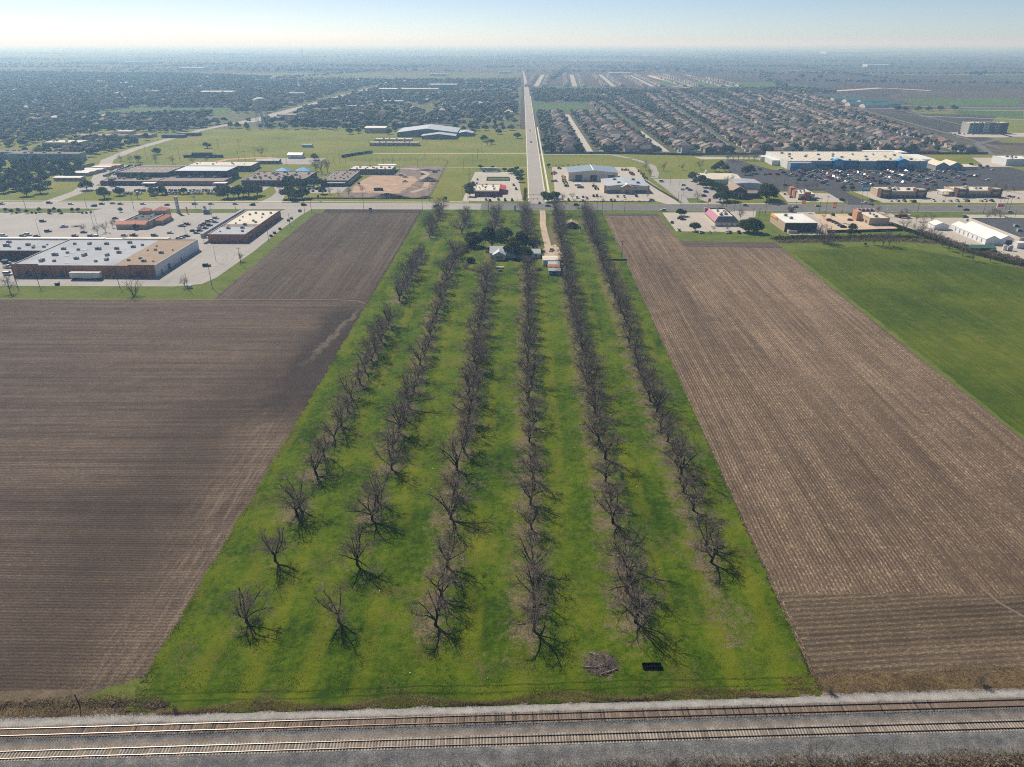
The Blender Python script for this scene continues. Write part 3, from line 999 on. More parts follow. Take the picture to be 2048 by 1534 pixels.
def bare_tree(seed, H=11.0, spread=1.0, nl=6, fork=2.2, tr=.30, dens=1.0):
    r = random.Random(seed)
    tk, cr = MB(), MB()
    lean = Vector((r.gauss(0, .1), r.gauss(0, .1), 1)).normalized()
    pts, d = limb(tk, Vector((0, 0, -.1)), lean, fork, tr * 1.25, tr * .85, 3, 7, 0, .04, r)
    top = pts[-1]
    ends = []
    for i in range(nl):
        az = 2 * math.pi * i / nl + r.uniform(-.45, .45)
        ang = (R(r.uniform(20, 46)) if i else R(8)) * spread
        dd = Vector((math.sin(ang) * math.cos(az), math.sin(ang) * math.sin(az), math.cos(ang)))
        L = H * r.uniform(.55, .8)
        lp, ld = limb(tk, top - Vector((0, 0, r.uniform(0, .5))), dd, L, tr * r.uniform(.5, .7), .075, 6, 5, .03, .14, r)
        for j in range(int(8 * dens)):
            t = r.uniform(.2, 1.0)
            k = min(int(t * 6), 5)
            p = lp[k].lerp(lp[k + 1], t * 6 - k)
            base = (lp[k + 1] - lp[k]).normalized()
            d2 = around(base, R(r.uniform(28, 72)), r.uniform(0, 6.28))
            d2.z = d2.z * .7 + r.uniform(-.12, .3)
            d2.normalize()
            L2 = H * r.uniform(.19, .36)
            sp, sd = limb(cr, p, d2, L2, .07 * (1.25 - t * .5), .026, 4, 4, .0, .15, r)
            for q in range(int(8 * dens)):
                t2 = r.uniform(.2, 1.0)
                k2 = min(int(t2 * 4), 3)
                p2 = sp[k2].lerp(sp[k2 + 1], t2 * 4 - k2)
                d3 = around((sp[k2 + 1] - sp[k2]).normalized(), R(r.uniform(25, 70)), r.uniform(0, 6.28))
                d3.z += r.uniform(-.3, .25)
                d3.normalize()
                tp, _ = limb(cr, p2, d3, r.uniform(.9, 2.0) * H / 11, .026, .016, 2, 3, -.03, .16, r)
                for s in range(int(5 * dens)):
                    t3 = r.random()
                    p3 = tp[0].lerp(tp[-1], .25 + .75 * t3)
                    d4 = around((tp[-1] - tp[0]).normalized(), R(r.uniform(25, 65)), r.uniform(0, 6.28))
                    d4.z -= r.uniform(0, .25)
                    cr.path([p3, p3 + d4.normalized() * r.uniform(.4, .9)], [.016, .009], 3, 0, False)
    return tk, cr


PECAN = []
for s in range(13):
    tk, cr = bare_tree(40 + s, 11.3 + (s % 3) * .8 - (s % 4) * .4, 1.0 + .06 * (s % 3), 5 + s % 3, 1.7 + .25 * (s % 4), .36)
    PECAN.append((tk.mesh('trunk', BARK), cr.mesh('crown', TWIG)))


def put_tree(name, pair, label, cat, x, y, sc=1.0, rz=0.0, group=None, sz=None):
    o = thing(name, label, cat, (x, y, 0), rz, group)
    o.scale = (sc, sc, sz or sc)
    ob('trunk', pair[0], o)
    ob('crown', pair[1], o)
    return o


ROWN = ['leftmost', 'second', 'third', 'fourth', 'fifth', 'rightmost']
cnt = [0] * 6
for r_, x, y, s in sorted(pecans, key=lambda p: p[2]):
    cnt[r_] += 1
    row = 'leftmost orchard row' if r_ == 0 else 'rightmost orchard row' if r_ == 5 else f'{ROWN[r_]} orchard row from the left'
    put_tree('pecan_tree', PECAN[rnd.randrange(13)], f'bare pecan tree, {nth(cnt[r_])} from the railway in the {row}', 'tree', x, y, s, rnd.uniform(0, 6.28), 'bare pecan trees in the orchard rows')

# leafy crowns ------------------------------------------------------


def leaf_mat(name, dark, mid, light):
    t = NT(name)
    oi = t.n('ObjectInfo').outputs['Random']
    v = t.n('Attribute', attribute_name='var').outputs['Fac']
    f = t.math('ADD', t.math('MULTIPLY', v, .75), t.math('MULTIPLY', oi, .25))
    return t.leafy(t.ramp(f, [(.1, dark), (.5, mid), (.9, light)]), .35)


LEAF_OAK = leaf_mat('leaf_live_oak', (.034, .050, .018), (.072, .094, .030), (.135, .15, .05))
LEAF_OLIVE = leaf_mat('leaf_olive', (.05, .055, .018), (.085, .09, .025), (.13, .125, .035))
LEAF_RUST = leaf_mat('leaf_rust', (.07, .05, .03), (.115, .085, .05), (.16, .12, .07))
LEAF_SHRUB = leaf_mat('leaf_shrub', (.02, .04, .01), (.04, .07, .015), (.07, .105, .025))


def leaf_cloud(rr, lobes, n, size):
    L = np.array(lobes)
    wgt = L[:, 3] * L[:, 4]
    li = rr.choice(len(L), n, p=wgt / wgt.sum())
    d = rr.normal(0, 1, (n, 3))
    d /= np.linalg.norm(d, axis=1)[:, None]
    rad = rr.uniform(0, 1, n) ** .30
    C = L[li, :3] + d * L[li, 3:6] * rad[:, None] * rr.uniform(.82, 1.12, (n, 1))
    nr = d + rr.normal(0, .7, (n, 3))
    nr /= np.linalg.norm(nr, axis=1)[:, None]
    a = np.cross(nr, rr.normal(0, 1, (n, 3)))
    a /= np.linalg.norm(a, axis=1)[:, None]
    b = np.cross(nr, a)
    s = size * rr.uniform(.6, 1.4, (n, 1))
    V = np.stack([C - a * s - b * s * .6, C + a * s * .8 - b * s * .7, C + a * s + b * s * .7, C - a * s * .7 + b * s], 1)
    lob = rr.uniform(-.22, .22, len(L))
    at = np.clip(.5 + lob[li] + rr.normal(0, .16, n) + (rad - .8) * .3, 0, 1)
    keep = C[:, 2] > .25
    V, at = V[keep], at[keep]
    m = len(V)
    return V.reshape(-1, 3), np.arange(4 * m).reshape(m, 4), np.repeat(at, 4)


def oak(seed, W=12.0, H=8.0, n=1500, size=.36, mat=LEAF_OAK, fork=1.8):
    rr = np.random.RandomState(seed)
    r = random.Random(seed)
    lobes = []
    k = 8
    for i in range(k):
        az = 2 * math.pi * i / k + r.uniform(-.3, .3)
        q = W * .5 * r.uniform(.45, .68)
        lobes.append((q * math.cos(az), q * math.sin(az), H * r.uniform(.42, .66), W * r.uniform(.15, .23), W * r.uniform(.15, .23), H * r.uniform(.16, .26)))
    for i in range(3):
        lobes.append((r.gauss(0, W * .08), r.gauss(0, W * .08), H * r.uniform(.68, .8), W * .2, W * .2, H * .2))
    V, F, A = leaf_cloud(rr, lobes, n, size)
    cr = mesh_np('crown', V, F, mat, A)
    tk = MB()
    pts, d = limb(tk, Vector((0, 0, -.1)), Vector((r.gauss(0, .06), r.gauss(0, .06), 1)), fork, .034 * W, .026 * W, 2, 7, 0, .03, r)
    for lo in lobes:
        v = Vector(lo[:3]) - pts[-1]
        limb(tk, pts[-1] - Vector((0, 0, .3)), v.normalized(), v.length * 1.0, .014 * W, .035, 4, 4, 0, .06, r)
    return tk.mesh('trunk', BARK2), cr


OAKS = [oak(100 + i, 12.0, 8.6 - .4 * (i % 3), 1700, .33) for i in range(5)]
OLIVES = [oak(120 + i, 10.0, 8.5, 1300, .32, LEAF_OLIVE) for i in range(3)]
RUSTS = [oak(130 + i, 8.0, 8.0, 900, .3, LEAF_RUST) for i in range(2)]
SMALLS = [oak(140 + i, 5.0, 5.0, 420, .28, LEAF_OAK, 1.3) for i in range(3)]
BARES = []
for s in range(5):
    tk, cr = bare_tree(80 + s, 9.0, .82, 5, 1.9, .2, .86)
    BARES.append((tk.mesh('trunk', BARK2), cr.mesh('crown', TWIG)))


def shrub_mesh(seed, w, h, n, mat, size=.2):
    rr = np.random.RandomState(seed)
    V, F, A = leaf_cloud(rr, [(0, 0, h * .5, w * .42, w * .42, h * .5), (w * .2, 0, h * .4, w * .3, w * .3, h * .4), (-w * .2, w * .1, h * .45, w * .3, w * .3, h * .42)], n, size)
    return mesh_np('shrub', V, F, mat, A)


SHRUBS = [shrub_mesh(i, 2.2, 1.5, 160, LEAF_SHRUB) for i in range(3)]

tree_count = {}


def oaks_at(px, where, kind='oak', sc=1.0, cat='tree', group=None, name=None):
    """trees standing at surveyed points; labels count them from the left of their group"""
    lib = {'oak': OAKS, 'olive': OLIVES, 'rust': RUSTS, 'small': SMALLS, 'bare': BARES}[kind]
    nm = name or {'oak': 'live_oak', 'olive': 'olive_tree', 'rust': 'budding_tree', 'small': 'young_oak', 'bare': 'bare_tree'}[kind]
    look = {'oak': 'dark green live oak', 'olive': 'olive-green leafy tree', 'rust': 'rust-brown budding tree', 'small': 'small dark green tree', 'bare': 'bare grey tree'}[kind]
    P = sorted(px, key=lambda q: q[0])
    for i, q in enumerate(P):
        x, y = G(q[0], q[1])
        s = sc * (q[2] if len(q) > 2 else 1.0)
        if len(P) == 1:
            lb = f'{look} {where}'
        elif i == len(P) - 1:
            lb = f'{look}, rightmost one {where}'
        else:
            lb = f'{look}, {nth(i + 1)} from left {where}'
        put_tree(nm, lib[rnd.randrange(len(lib))], lb, cat, x, y, s * rnd.uniform(.93, 1.07), rnd.uniform(0, 6.28), group or f'trees {where}')


# farm house oaks and yard trees
put_tree('live_oak', OAKS[0], 'biggest dark live oak, right behind the farmhouse roof', 'tree', -19.0, 452, 1.7, .4)
put_tree('live_oak', OAKS[1], 'dark live oak left of the big one behind the farmhouse', 'tree', -31, 457, 1.2, 1.4)
put_tree('live_oak', OAKS[2], 'dark live oak beyond the big one behind the farmhouse', 'tree', -12, 472, 1.2, 2.2)
put_tree('live_oak', OLIVES[2], 'live oak overhanging the middle of the farmhouse roof', 'tree', -5.5, 431, 1.25, .9)
put_tree('olive_tree', OLIVES[0], 'olive-green tree over the right half of the farmhouse', 'tree', -1, 444, 1.6, .9)
put_tree('olive_tree', OLIVES[1], 'yellow-green tree at the right end of the farmhouse', 'tree', 8, 448, 1.0, .3)
put_tree('live_oak', OAKS[4], 'live oak at the right front corner of the farmhouse', 'tree', 1.5, 428, 1.0, .3)
for i, (x, y, s, lb) in enumerate([(-16.5, 408, .75, 'bare yard tree standing in front of the farmhouse'), (-2.5, 396, .5, 'small bare tree on the lawn south of the farmhouse'), (5, 455, 1.2, 'tall bare tree behind the right end of the farmhouse'),
                                   (10, 444, 1.0, 'bare tree between the farmhouse and the gravel drive'), (-40, 428, 1.0, 'bare tree on the brushy fence line left of the farmhouse'), (11, 470, .9, 'bare tree on the left of the drive beyond the farmhouse'), (-36, 446, .9, 'bare tree behind the brushy fence line left of the farmhouse'), (-10, 470, .9, 'bare tree rising beyond the dark farmhouse oaks')]):
    put_tree('bare_tree', BARES[i % 5], lb, 'tree', x, y, s, i * 1.3)
o = tag(ob('evergreen_shrub', shrub_mesh(9, 5.5, 3.6, 700, LEAF_SHRUB, .3), None, (-30.5, 418, 0)), 'round bright green shrub at the left of the farm yard', 'shrub')

# west of the orchard: trees round the shopping lot
oaks_at([(20, 585, 1.0), (370, 574, .72)], 'on the verge south of the shopping building', 'bare')
oaks_at([(482, 523, .6)], 'by the utility pole right of the shopping building', 'bare')


def multi_stem(seed, H=9, n=12):
    r = random.Random(seed)
    tk, cr = MB(), MB()
    for i in range(n):
        az = r.uniform(0, 6.28)
        a = R(r.uniform(8, 42))
        d = Vector((math.sin(a) * math.cos(az), math.sin(a) * math.sin(az), math.cos(a)))
        lp, _ = limb(tk, Vector((r.gauss(0, .5), r.gauss(0, .5), 0)), d, H * r.uniform(.6, 1), .08, .025, 5, 4, .01, .07, r)
        for j in range(9):
            k = r.randrange(1, 5)
            d2 = around((lp[k + 1] - lp[k]).normalized(), R(r.uniform(20, 50)), r.uniform(0, 6.28))
            sp, _ = limb(cr, lp[k], d2, r.uniform(1.2, 2.6), .025, .01, 2, 3, .02, .1, r)
            for q in range(5):
                d3 = around(d2, R(r.uniform(20, 55)), r.uniform(0, 6.28))
                cr.path([sp[1], sp[1] + d3 * r.uniform(.6, 1.3)], [.014, .008], 3, 0, False)
    return tk.mesh('stem', BARK2), cr.mesh('crown', TWIG)


MS = [multi_stem(3), multi_stem(4, 7, 14), multi_stem(5, 5, 16)]


def thicket(label, x, y, s, k=0, name='bare_thicket', group=None):
    o = thing(name, label, 'shrub', (x, y, 0), rnd.uniform(0, 6), group)
    o.scale = (s, s, s)
    ob('stem', MS[k % 3][0], o)
    ob('crown', MS[k % 3][1], o)
    return o


thicket('many-stemmed bare thicket on the verge in front of the shopping building', *G(270, 592), 1.15)
oaks_at([(167, 462, .62), (196, 469, .7), (212, 464, .9), (226, 455, .6), (230, 448, .5)], 'on the restaurant side of the shopping lot', 'bare')
oaks_at([(272, 459, .9), (242, 424, .8)], 'beside the red-roofed restaurant', 'small')
oaks_at([(12, 424), (24, 427), (38, 425), (54, 427), (79, 424), (101, 427), (109, 423), (120, 427), (145, 424), (157, 424)], 'along the verge between road and shopping lot', 'small', .75)
for i, p in enumerate([(33, 427), (64, 427), (72, 427.5), (98, 428), (124, 428), (165, 427), (173, 427), (182, 426)]):
    x, y = G(*p)
    tag(ob('verge_shrub', SHRUBS[i % 3], None, (x, y, 0), i), f'low dark shrub, {nth(i + 1)} from left along the verge by the shopping lot', 'shrub', 'shrubs along the shopping lot verge')

# school frontage and the diagonal road
oaks_at([(7, 386), (49, 379, .9), (54, 392, 1.15), (81, 387, 1.15), (95, 376, .8), (174, 380, 1.1)], 'on the lawn left of the school drive', 'oak')
oaks_at([(209, 397, 1.15), (240, 391, .9), (263, 363), (288, 365, 1.2), (307, 390, .9), (325, 389, .9), (368, 388, .7), (440, 389), (456, 396, 1.3), (478, 395, 1.3), (498, 394, 1.3), (515, 391)], 'among the cars in front of the school', 'oak')
oaks_at([(225, 372, .9), (487, 392, 1.0), (560, 379), (585, 366)], 'in front of the school', 'rust')
oaks_at([(577, 371, 1.1), (600, 374), (614, 372), (628, 375), (577, 397, 1.25), (591, 400, 1.2), (605, 397, 1.2), (646, 388, .8), (643, 373)], 'round the curved school drive', 'oak')
oaks_at([(660, 389, .7), (677, 391, .6), (697, 391, .7), (312, 396, .6), (275, 397, .7), (388, 399, .5), (724, 385, .7)], 'on the grass along the school street', 'bare')
oaks_at([(242, 322), (260, 324), (278, 325), (311, 325), (345, 327), (385, 327), (415, 326)], 'behind the school at the ball field', 'bare', .95)
oaks_at([(315, 309, .9), (415, 296, .9)], 'standing alone on the ball field lawn', 'oak')
oaks_at([(632, 342, 1.5), (644, 347, 1.6), (655, 345, 1.4), (524, 312, 1.2)], 'behind the school by the blue shade sails', 'bare')
oaks_at([(630, 320, .9)], 'beside the white sheds behind the school', 'oak')
oaks_at([(695, 366), (718, 371, .7), (990, 385, .3)], 'at the edge of the building site', 'small')
oaks_at([(940, 393, 1.0), (938, 384, 1.0), (945, 377, .8)], 'at the left wall of the red restaurant', 'olive', .95)
oaks_at([(962, 337, .7), (985, 338, .6), (1009, 342, .65), (1033, 341, .7), (1022, 347), (1038, 356), (1040, 364), (1043, 348, .8), (1030, 350)], 'round the red restaurant lot', 'oak', .72)
# tractor dealer, church
oaks_at([(1097, 335, .8), (1112, 332, .3), (1125, 333, .3), (1136, 332, .35), (1147, 333, .3), (1157, 332, .4), (1170, 333, .3), (1182, 331, .35), (1193, 332, .3)], 'on the lawn behind the tractor hall', 'small', 1.1)
oaks_at([(1098, 404, 1.2), (1108, 401, 1.1), (1090, 397), (1112, 397, .9)], 'at the street corner of the tractor lot', 'oak', .78)
oaks_at([(1125, 405, .9), (1145, 398, .7), (1173, 399, .4), (1194, 397, .4), (1202, 398, .4), (1296, 396, .6)], 'along the front of the tractor lot', 'bare', .9)
oaks_at([(1292, 340), (1327, 341), (1364, 340, .8), (1400, 338, 1.1), (1300, 352, .8)], 'on the lawn right of the tractor hall', 'bare', 1.05)
oaks_at([(1386, 362), (1400, 368, 1.2), (1412, 375, 1.1), (1425, 378, 1.1), (1437, 381), (1444, 392, 1.1), (1455, 402, 1.25), (1440, 404, 1.2)], 'in front of the white-roofed church hall', 'oak')
oaks_at([(1534, 403, 1.55), (1538, 398, 1.3)], 'right of the brown-roofed chapel', 'olive', 1.1)
oaks_at([(1440, 336), (1450, 343), (1430, 343), (1490, 350), (1500, 347)], 'behind the white-roofed church hall', 'olive')
oaks_at([(1455, 321), (1466, 321), (1477, 321), (1487, 320), (1497, 321), (1508, 321), (1517, 321)], 'in the row left of the blue store', 'bare', 1.1)
oaks_at([(1395, 402, .9), (1460, 372, 1.1)], 'in the church car park', 'bare')
oaks_at([(1362, 432, .8)], 'on the verge beside the pink restaurant entrance', 'oak')
oaks_at([(1390, 462, .72)], 'beside the cars behind the pink restaurant', 'oak', 1.0)
oaks_at([(1497, 464, 1.15), (1508, 466, 1.1)], 'right of the pink restaurant lot', 'oak', 1.15)
oaks_at([(1384, 454, .55), (1428, 462, .5), (1454, 461, .5), (1440, 424, .6), (1480, 438, .8)], 'round the pink restaurant', 'bare')
oaks_at([(1637, 482, 1.2), (1648, 487, 1.3), (1656, 486, 1.1), (1765, 493, 1.1), (1778, 492, .9), (1748, 490, .8)], 'in the brush behind the white-roofed store', 'bare', 1.1)
oaks_at([(1704, 463, .75), (1697, 470, .5)], 'behind the striped-awning restaurant', 'olive')
oaks_at([(1648, 438, .5), (1683, 429, .4), (1710, 429, .4), (1756, 427, .7), (1772, 433, .5)], 'in front of the striped-awning restaurant', 'bare')
oaks_at([(1803, 430, .6), (1812, 430, .6), (1832, 443, .6), (1847, 443, .6), (1862, 443, .7), (1845, 455, .7), (1974, 438, .8), (1990, 436, .8), (2000, 438, .8), (1985, 430, .7)], 'along the nursery car park', 'bare')
oaks_at([(1810, 462), (1830, 468), (1843, 475), (1858, 480), (1872, 486), (1884, 494, .9), (1897, 502, .9), (1925, 512, .9), (1946, 522, .9), (1980, 524, .7)], 'along the fence line left of the nursery', 'bare', .95)
oaks_at([(1919, 462, .6), (1730, 492, .5)], 'beside the white greenhouses', 'small')
oaks_at([(1583, 346, .7), (1565, 345, .6), (1607, 377, .8), (1615, 379, .8), (1624, 377, .8), (1634, 378, .8), (1595, 376, .8), (1740, 378, .6), (1990, 378, .8), (1957, 360, .8), (1865, 380, .7), (2010, 382, .8), (2028, 385, .8)], 'on the islands of the big store car park', 'bare', .8)
oaks_at([(1686, 381, .7), (1704, 381, .7), (1855, 383, .5)], 'in front of the big store car park', 'olive', .8)
for i, p in enumerate([(1579, 423), (1583, 424)]):
    x, y = G(*p)
    o = thing('redbud_tree', ['purple-flowering redbud by the road, left of the white-roofed store', 'smaller purple redbud close to the white-roofed store'][i], 'tree', (x, y, 0))
    ob('crown', shrub_mesh(30 + i, 5 - i, 5 - i, 300, leaf_mat('redbud%d' % i, (.12, .05, .16), (.2, .09, .26), (.28, .15, .34))), o)
    mb = MB()
    mb.cyl(0, 0, 0, 2, .14, .1, 6)
    mb.build('trunk', BARK2, o)
x, y = G(1571, 461)
# ------------------------------------------------------------------ buildings
BRICK = M('brick_red', (.37, .175, .115), .18, .5, streak=True)
BRICK_D = M('brick_dark', (.13, .075, .06), .2, .5, streak=True)
PAINT_W = M('painted_wall', (.62, .63, .64), .1, .4, streak=True)
STUCCO = M('stucco_tan', (.48, .37, .26), .12, .5, streak=True)
STUCCO_L = M('stucco_cream', (.58, .51, .42), .1, .5, streak=True)
STONE = M('stone_buff', (.42, .34, .26), .2, .9)
WALL_DK = M('wall_dark_brown', (.075, .06, .052), .2, .5, streak=True)
WALL_GR = M('wall_grey_green', (.16, .165, .15), .15, .5, streak=True)
WALL_BG = M('wall_blue_grey', (.27, .30, .33), .12, .5, streak=True)
ROOF_GY = M('roof_grey_membrane', (.33, .345, .38), .16, .09)
ROOF_TAN = M('roof_brown_gravel', (.29, .215, .15), .14, .3)
ROOF_BR = M('roof_brown_flat', (.22, .175, .15), .18, .2)
ROOF_CR = M('roof_cream', (.58, .53, .44), .14, .1)
ROOF_WH = M('roof_white', (.68, .67, .65), .1, .12)
ROOF_DK = M('roof_dark', (.075, .078, .085), .2, .3)
ROOF_MT = M('roof_metal_blue', (.22, .27, .33), .1, .2, .45, .4)
ROOF_MG = M('roof_metal_grey', (.40, .43, .47), .1, .2, .45, .4)
ROOF_TL = M('roof_red_tile', (.47, .19, .12), .18, .9)
ROOF_RU = M('roof_rust', (.30, .15, .09), .3, .6)
ROOF_TEAL = M('roof_teal', (.05, .13, .13), .15, .3, .5)
GLASS = M('window_glass', (.03, .04, .05), .3, .3, .12, .6)
TRIM = M('trim_white', (.70, .69, .66), .06, .4)
TRIM_B = M('trim_brown', (.16, .11, .085), .15, .5)
METAL = M('unit_metal', (.38, .39, .40), .15, .9, .6)
METAL_D = M('dark_metal', (.10, .10, .105), .2, .9, .6)
BLUE = M('store_blue', (.05, .30, .64), .08, .3, .5)
BLUE_D = M('store_blue_dark', (.05, .14, .22), .1, .3, .5)


def unit_mesh(w, d, h):
    mb = MB()
    mb.box(-w / 2, w / 2, -d / 2, d / 2, .12, h)
    mb.box(-w / 2 - .1, w / 2 + .1, -d / 2 - .1, d / 2 + .1, 0, .12)
    mb.cyl(0, 0, h, h + .12, min(w, d) * .38, None, 8, 1)
    mb.box(-w * .3, w * .3, -d / 2 - .03, -d / 2, h * .3, h * .8, 1)
    return mb.mesh('air_conditioner', [METAL, METAL_D])


UNITS = [unit_mesh(2.4, 1.6, 1.4), unit_mesh(1.5, 1.4, 1.1), unit_mesh(3.2, 1.8, 1.6), unit_mesh(.9, .9, .7)]


def skylight_mesh(w, d):
    mb = MB()
    mb.box(-w / 2, w / 2, -d / 2, d / 2, 0, .2)
    mb.hip(-w / 2, w / 2, -d / 2, d / 2, .2, .45, -.05)
    return mb


class Bld:
    """a building: a root at the middle of its footprint, every piece a part under it"""

    def __init__(s, name, label, cat, x0, x1, y0, y1, h, rz=0.0, group=None):
        s.cx, s.cy = (x0 + x1) / 2, (y0 + y1) / 2
        s.hx, s.hy, s.h = (x1 - x0) / 2, (y1 - y0) / 2, h
        s.o = thing(name, label, cat, (s.cx, s.cy, 0), rz, group)

    def flat(s, wall, roof, trim=None, par=.45):
        mb = MB()
        mb.box(-s.hx, s.hx, -s.hy, s.hy, 0, s.h, top=False, bot=False)
        t = .3
        mb.box(-s.hx + t, s.hx - t, -s.hy + t, s.hy - t, s.h - par - .05, s.h, top=False, bot=False)
        mb.build('wall', wall, s.o)
        mb = MB()
        mb.box(-s.hx + .05, s.hx - .05, -s.hy + .05, s.hy - .05, s.h - par - .3, s.h - par)
        mb.build('roof', roof, s.o)
        mb = MB()
        for a in ((-s.hx - .06, s.hx + .06, -s.hy - .06, -s.hy + t + .04), (-s.hx - .06, s.hx + .06, s.hy - t - .04, s.hy + .06), (-s.hx - .06, -s.hx + t + .04, -s.hy + t + .04, s.hy - t - .04), (s.hx - t - .04, s.hx + .06, -s.hy + t + .04, s.hy - t - .04)):
            mb.box(*a, s.h, s.h + .12)
        mb.build('parapet_cap', trim or METAL, s.o)
        s.rz = s.h - par
        return s

    def gabled(s, wall, roof, rise, axis='x', over=.5):
        mb = MB()
        mb.gable_wall(-s.hx, s.hx, -s.hy, s.hy, s.h, s.h + rise, axis)
        mb.build('wall', wall, s.o)
        mb = MB()
        mb.gable(-s.hx, s.hx, -s.hy, s.hy, s.h + .02, s.h + rise + .02, axis, over)
        mb.build('roof', roof, s.o)
        s.rz = s.h
        return s

    def hipped(s, wall, roof, rise, over=.5):
        mb = MB()
        mb.box(-s.hx, s.hx, -s.hy, s.hy, 0, s.h, top=False)
        mb.build('wall', wall, s.o)
        mb = MB()
        mb.hip(-s.hx, s.hx, -s.hy, s.hy, s.h, s.h + rise, over)
        mb.build('roof', roof, s.o)
        s.rz = s.h
        return s

    def part(s, name, mat, *boxes):
        """boxes in the photograph's ground metres"""
        mb = MB()
        for b in boxes:
            mb.box(b[0] - s.cx, b[1] - s.cx, b[2] - s.cy, b[3] - s.cy, b[4], b[5])
        return mb.build(name, mat, s.o)

    def units(s, n, seed=0, x=(.1, .9), y=(.1, .9), kinds=(0, 1, 2, 3), pts=None):
        r = random.Random(seed + 77)
        nx = max(1, int(math.sqrt(n * s.hx / s.hy) + .5))
        for i in range(n):
            u = ((i % nx) + r.uniform(.15, .85)) / nx
            v = ((i // nx) + r.uniform(.15, .85)) / max(1, math.ceil(n / nx))
            ob('air_conditioner', UNITS[r.choice(kinds)], s.o, (-s.hx + 2 * s.hx * (x[0] + (x[1] - x[0]) * u), -s.hy + 2 * s.hy * (y[0] + (y[1] - y[0]) * v), s.rz), r.choice((0, 0, math.pi / 2)))
        return s

    def windows(s, face, us, wd, z0, z1, mat=None, name='window', frame=True):
        mat = mat or GLASS
        for u in us:
            mb = MB()
            if face == 'S':
                x = -s.hx + 2 * s.hx * u
                mb.box(x - wd / 2, x + wd / 2, -s.hy - .06, -s.hy + .05, z0, z1)
                fr = (x - wd / 2 - .12, x + wd / 2 + .12, -s.hy - .12, -s.hy + .04)
            elif face == 'N':
                x = -s.hx + 2 * s.hx * u
                mb.box(x - wd / 2, x + wd / 2, s.hy - .05, s.hy + .06, z0, z1)
                fr = (x - wd / 2 - .12, x + wd / 2 + .12, s.hy - .04, s.hy + .12)
            else:
                y = -s.hy + 2 * s.hy * u
                e = s.hx if face == 'E' else -s.hx
                sg = 1 if face == 'E' else -1
                mb.box(min(e, e + .06 * sg), max(e, e + .06 * sg), y - wd / 2, y + wd / 2, z0, z1)
                fr = (min(e, e + .12 * sg), max(e, e + .12 * sg), y - wd / 2 - .12, y + wd / 2 + .12)
            w_ = mb.build(name, mat, s.o)
            if frame:
                f = MB()
                f.box(*fr, z0 - .14, z0)
                f.build('sill', TRIM, w_)
        return s


def lin(n, a=.06, b=.94):
    return [a + (b - a) * (i + .5) / n for i in range(n)]


# --- shopping building
b = Bld('shopping_building', 'long brick shopping building with pale grey and brown flat roof, left foreground', 'building', -289, -207, 387, 446, 6.5).flat(BRICK, ROOF_GY, METAL, .35)
b.part('gravel_roof', ROOF_TAN, (-231.3, -207.35, 387.35, 445.65, 5.6, 6.22))
b.part('painted_wall', PAINT_W, (-207.0, -206.85, 386.98, 446.02, 0, 6.5))
b.part('raised_parapet', BRICK, (-289.12, -273, 386.85, 387.25, 6.62, 7.3))
b.part('raised_parapet', BRICK, (-222, -206.7, 386.85, 387.25, 6.62, 7.0))
b.part('canopy', ROOF_CR, (-254, -226, 446.2, 450, 4.4, 6.9))
b.part('canopy', TRIM, (-267, -256, 446.2, 449, 4.4, 6.6))
b.part('door', METAL_D, (-206.84, -206.72, 401.5, 404.5, 0, 3.2))
b.part('door', TRIM_B, (-206.84, -206.72, 393.2, 394.4, 0, 2.3))
b.part('door', METAL_D, (-206.84, -206.72, 419, 420.2, 0, 2.3))
for k, x in enumerate((-281, -272.5, -262, -246.5, -218)):
    b.part('loading_door', [METAL_D, WALL_DK][k % 2], (x, x + 2.6, 386.86, 387.0, .2, 3.2))
for k in range(9):
    b.part('downpipe', TRIM_B, (-285 + k * 9.1, -284.8 + k * 9.1, 386.8, 387.0, 0, 6.3))
b.part('wall_ledge', STONE, (-289.08, -206.9, 386.88, 387.0, 5.3, 5.55))
b.units(20, 1, (.06, .68), (.12, .92), (0, 1, 2, 0))
b.units(9, 2, (.74, .96), (.08, .92), (1, 3, 0))
SKY1 = skylight_mesh(2.4, 1.4).mesh('skylight', ROOF_WH)
for k in range(7):
    ob('skylight', SKY1, b.o, (rnd.uniform(-36, 12), rnd.uniform(-26, 24), b.rz))
b = Bld('shopping_wing', 'brick shopping wing with grey roof at the far left edge', 'building', -352, -289.4, 420, 447, 6.0).flat(BRICK_D, ROOF_GY, METAL, .35)
b.part('canopy', TRIM, (-352, -268, 447.2, 450.8, 4.2, 6.6))
b.units(14, 3, (.25, .95), (.15, .85), (0, 1, 2, 3))
b.windows('S', lin(5, .5, .98), 1.2, 0, 2.3, METAL_D, 'door', False)
# --- strip of shops
b = Bld('strip_shops', 'brick strip of shops with cream and grey roof beside the field', 'building', -208, -183, 464, 540, 5.5).flat(BRICK, ROOF_CR, METAL, .35)
b.part('grey_roof', ROOF_GY, (-207.65, -183.35, 464.35, 486, 4.6, 5.2))
b.part('brown_roof', ROOF_BR, (-207.65, -183.35, 486.02, 495, 4.6, 5.19))
b.part('canopy', METAL, (-212.5, -208.2, 464, 540, 3.3, 3.5))
b.part('fascia', ROOF_GY, (-212.6, -210.9, 463.9, 540.1, 3.5, 5.9))
for k in range(9):
    b.part('canopy_post', TRIM, (-212.3, -212.05, 466 + k * 9, 466.25 + k * 9, 0, 3.3))
b.windows('W', lin(12), 4.4, .4, 2.9, GLASS, 'shop_window', False)
b.windows('E', lin(10), 1.1, 0, 2.2, METAL_D, 'door', False)
b.units(16, 5, (.12, .92), (.05, .95), (0, 1, 3, 1))
